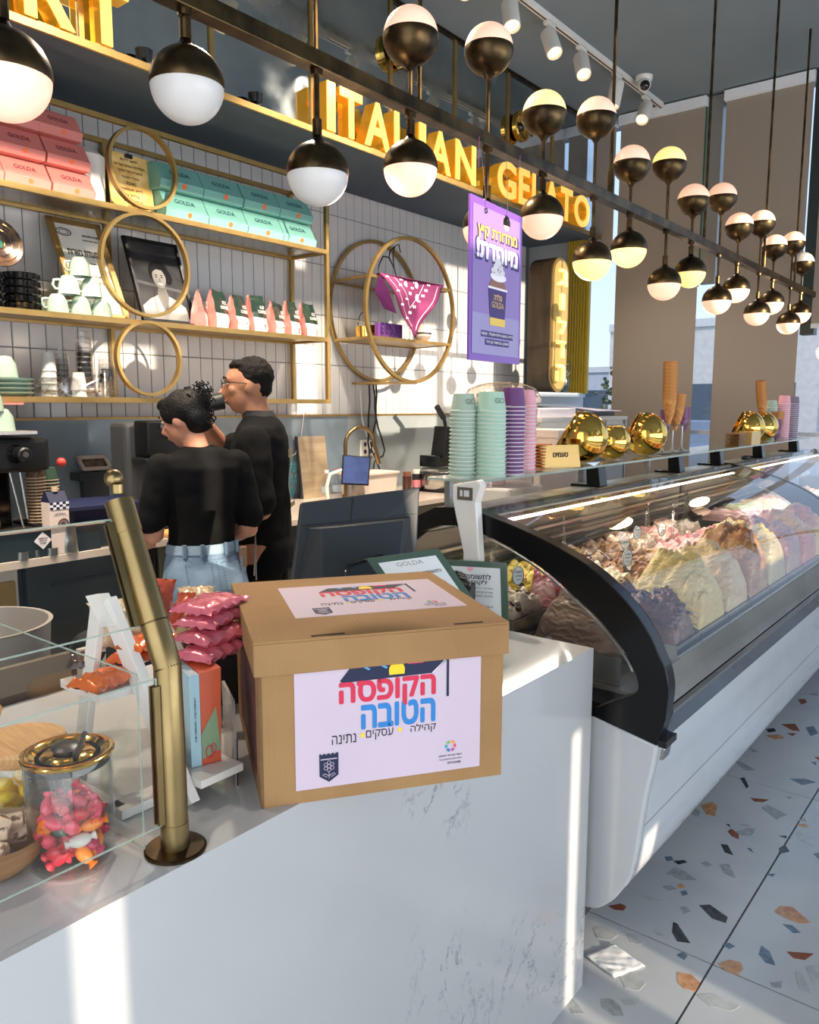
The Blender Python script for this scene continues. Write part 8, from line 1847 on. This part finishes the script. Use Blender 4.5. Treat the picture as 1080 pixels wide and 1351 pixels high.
rings_z(te_, [(0, 0, .86, .175, .130), (0, 0, 1.0, .170, .128), (0, .0, 1.15, .172, .125), (0, .0, 1.3, .180, .125), (0, -.01, 1.385, .185, .112), (0, -.012, 1.43, .175, .095), (0, -.014, 1.462, .095, .078), (0, -.012, 1.48, .072, .068)])
limb(te_, [(-.178, -.012, 1.375), (-.20, -.03, 1.25), (-.212, -.045, 1.13)], [.068, .065, .062]); limb(te_, [(.175, -.012, 1.38), (.19, .08, 1.355), (.197, .15, 1.34)], [.068, .064, .060])
tm(te_, Mm); fuse(te_, 'shirt', TEE, .008, mn, 3, wrinkle(.008, 9))
MB().loft([((0, -.010, 1.465), .082, .074, (1, 0, 0), (0, 1, 0)), ((0, -.002, 1.492), .068, .066, (1, 0, 0), (0, 1, 0)), ((0, .0, 1.50), .064, .063, (1, 0, 0), (0, 1, 0))], 28, Mm).build('collar', pm('collar_black', (22, 23, 26), .8), mn, smooth=60)
jn = MB(); rings_z(jn, [(0, 0, 1.0, .155, .115), (0, -.01, .92, .172, .132), (0, -.01, .82, .178, .132)])
for sx_ in (-1, 1): limb(jn, [(sx_ * .09, -.005, .82), (sx_ * .10, .0, .48), (sx_ * .10, -.02, .10)], [.10, .082, .072])
tm(jn, Mm); fuse(jn, 'trousers', PNT, .009, mn, 3, wrinkle(.006, 8))
hr = MB()
hr.ell((0, -.030, .045), (.079, .086, .082), 28, 20, MhM); hr.ell((0, .018, .090), (.056, .048, .026), 24, 14, MhM); hr.ell((0, -.055, -.005), (.064, .05, .05), 20, 14, MhM)
fuse(hr, 'hair', pm('short_black_hair', (14, 11, 10), .7, bump=.5, bs=160, spec=.2), .006, mn, 2, lambda co, n: n * (.004 * noise.noise(co * 60)))
g = MB()
for sx_ in (-1, 1):
    g.tube([MhM @ Vector((sx_ * .031 + .022 * math.cos(a), .104 - .004 * abs(math.cos(a)), .016 + .017 * math.sin(a))) for a in [2 * PI * i / 18 for i in range(18)]], .0018, 6, True)
    g.tube([MhM @ Vector((sx_ * .053, .101, .02)), MhM @ Vector((sx_ * .077, .06, .02)), MhM @ Vector((sx_ * .080, .0, .012))], .002, 6)
g.tube([MhM @ Vector((-.01, .106, .018)), MhM @ Vector((.01, .106, .018))], .0018, 6).build('glasses', BLACKG, mn)
# back print
for k, (s_, h, c, z_, wd) in enumerate([('LET', .035, 'k1', 1.32, .09), ('GOLDA', .045, 't1', 1.255, .15), ('GELATO', .036, 't1', 1.20, .15), ('DREAM', .036, 't1', 1.15, .13), ('sweet', .025, 'k1', 1.10, .1)]):
    m = pm('print_khaki', (150, 136, 76), .7) if c == 'k1' else pm('print_teal', (60, 138, 142), .7)
    text_mb(s_, h, Mm @ frame_m((.02, -.142 + (.012 if z_ > 1.3 else 0) + (.004 if z_ < 1.2 else 0), z_), (1, .0, 0), (0, 0, 1)), .0015, .01, wd).build('shirt_print', m, mn)
cu = thing('drinking_cup', 'black cup the man holds to his mouth', 'cup', tuple(MhM @ Vector((0, .15, -.05))))
a = MhM @ Vector((0, .105, -.052)); b = MhM @ Vector((-.03, .235, -.075)); MB().tube([a, a.lerp(b, .1), b], 0, 24, rs=[.036, .035, .027]).build('cup_body', pm('cup_black', (26, 28, 30), .5), cu, smooth=50)
tag(MB().tube([(2.06, 2.44, .80), (2.07, 2.45, .95), (2.08, 2.46, 1.02), (2.065, 2.45, .9), (2.05, 2.44, .82)], .003, 6).build('apron_string', pm('grey_cord', (150, 150, 150), .8)), 'thin pale cord hanging before the man', 'cord')
bpy.data.scenes.remove(TMP)
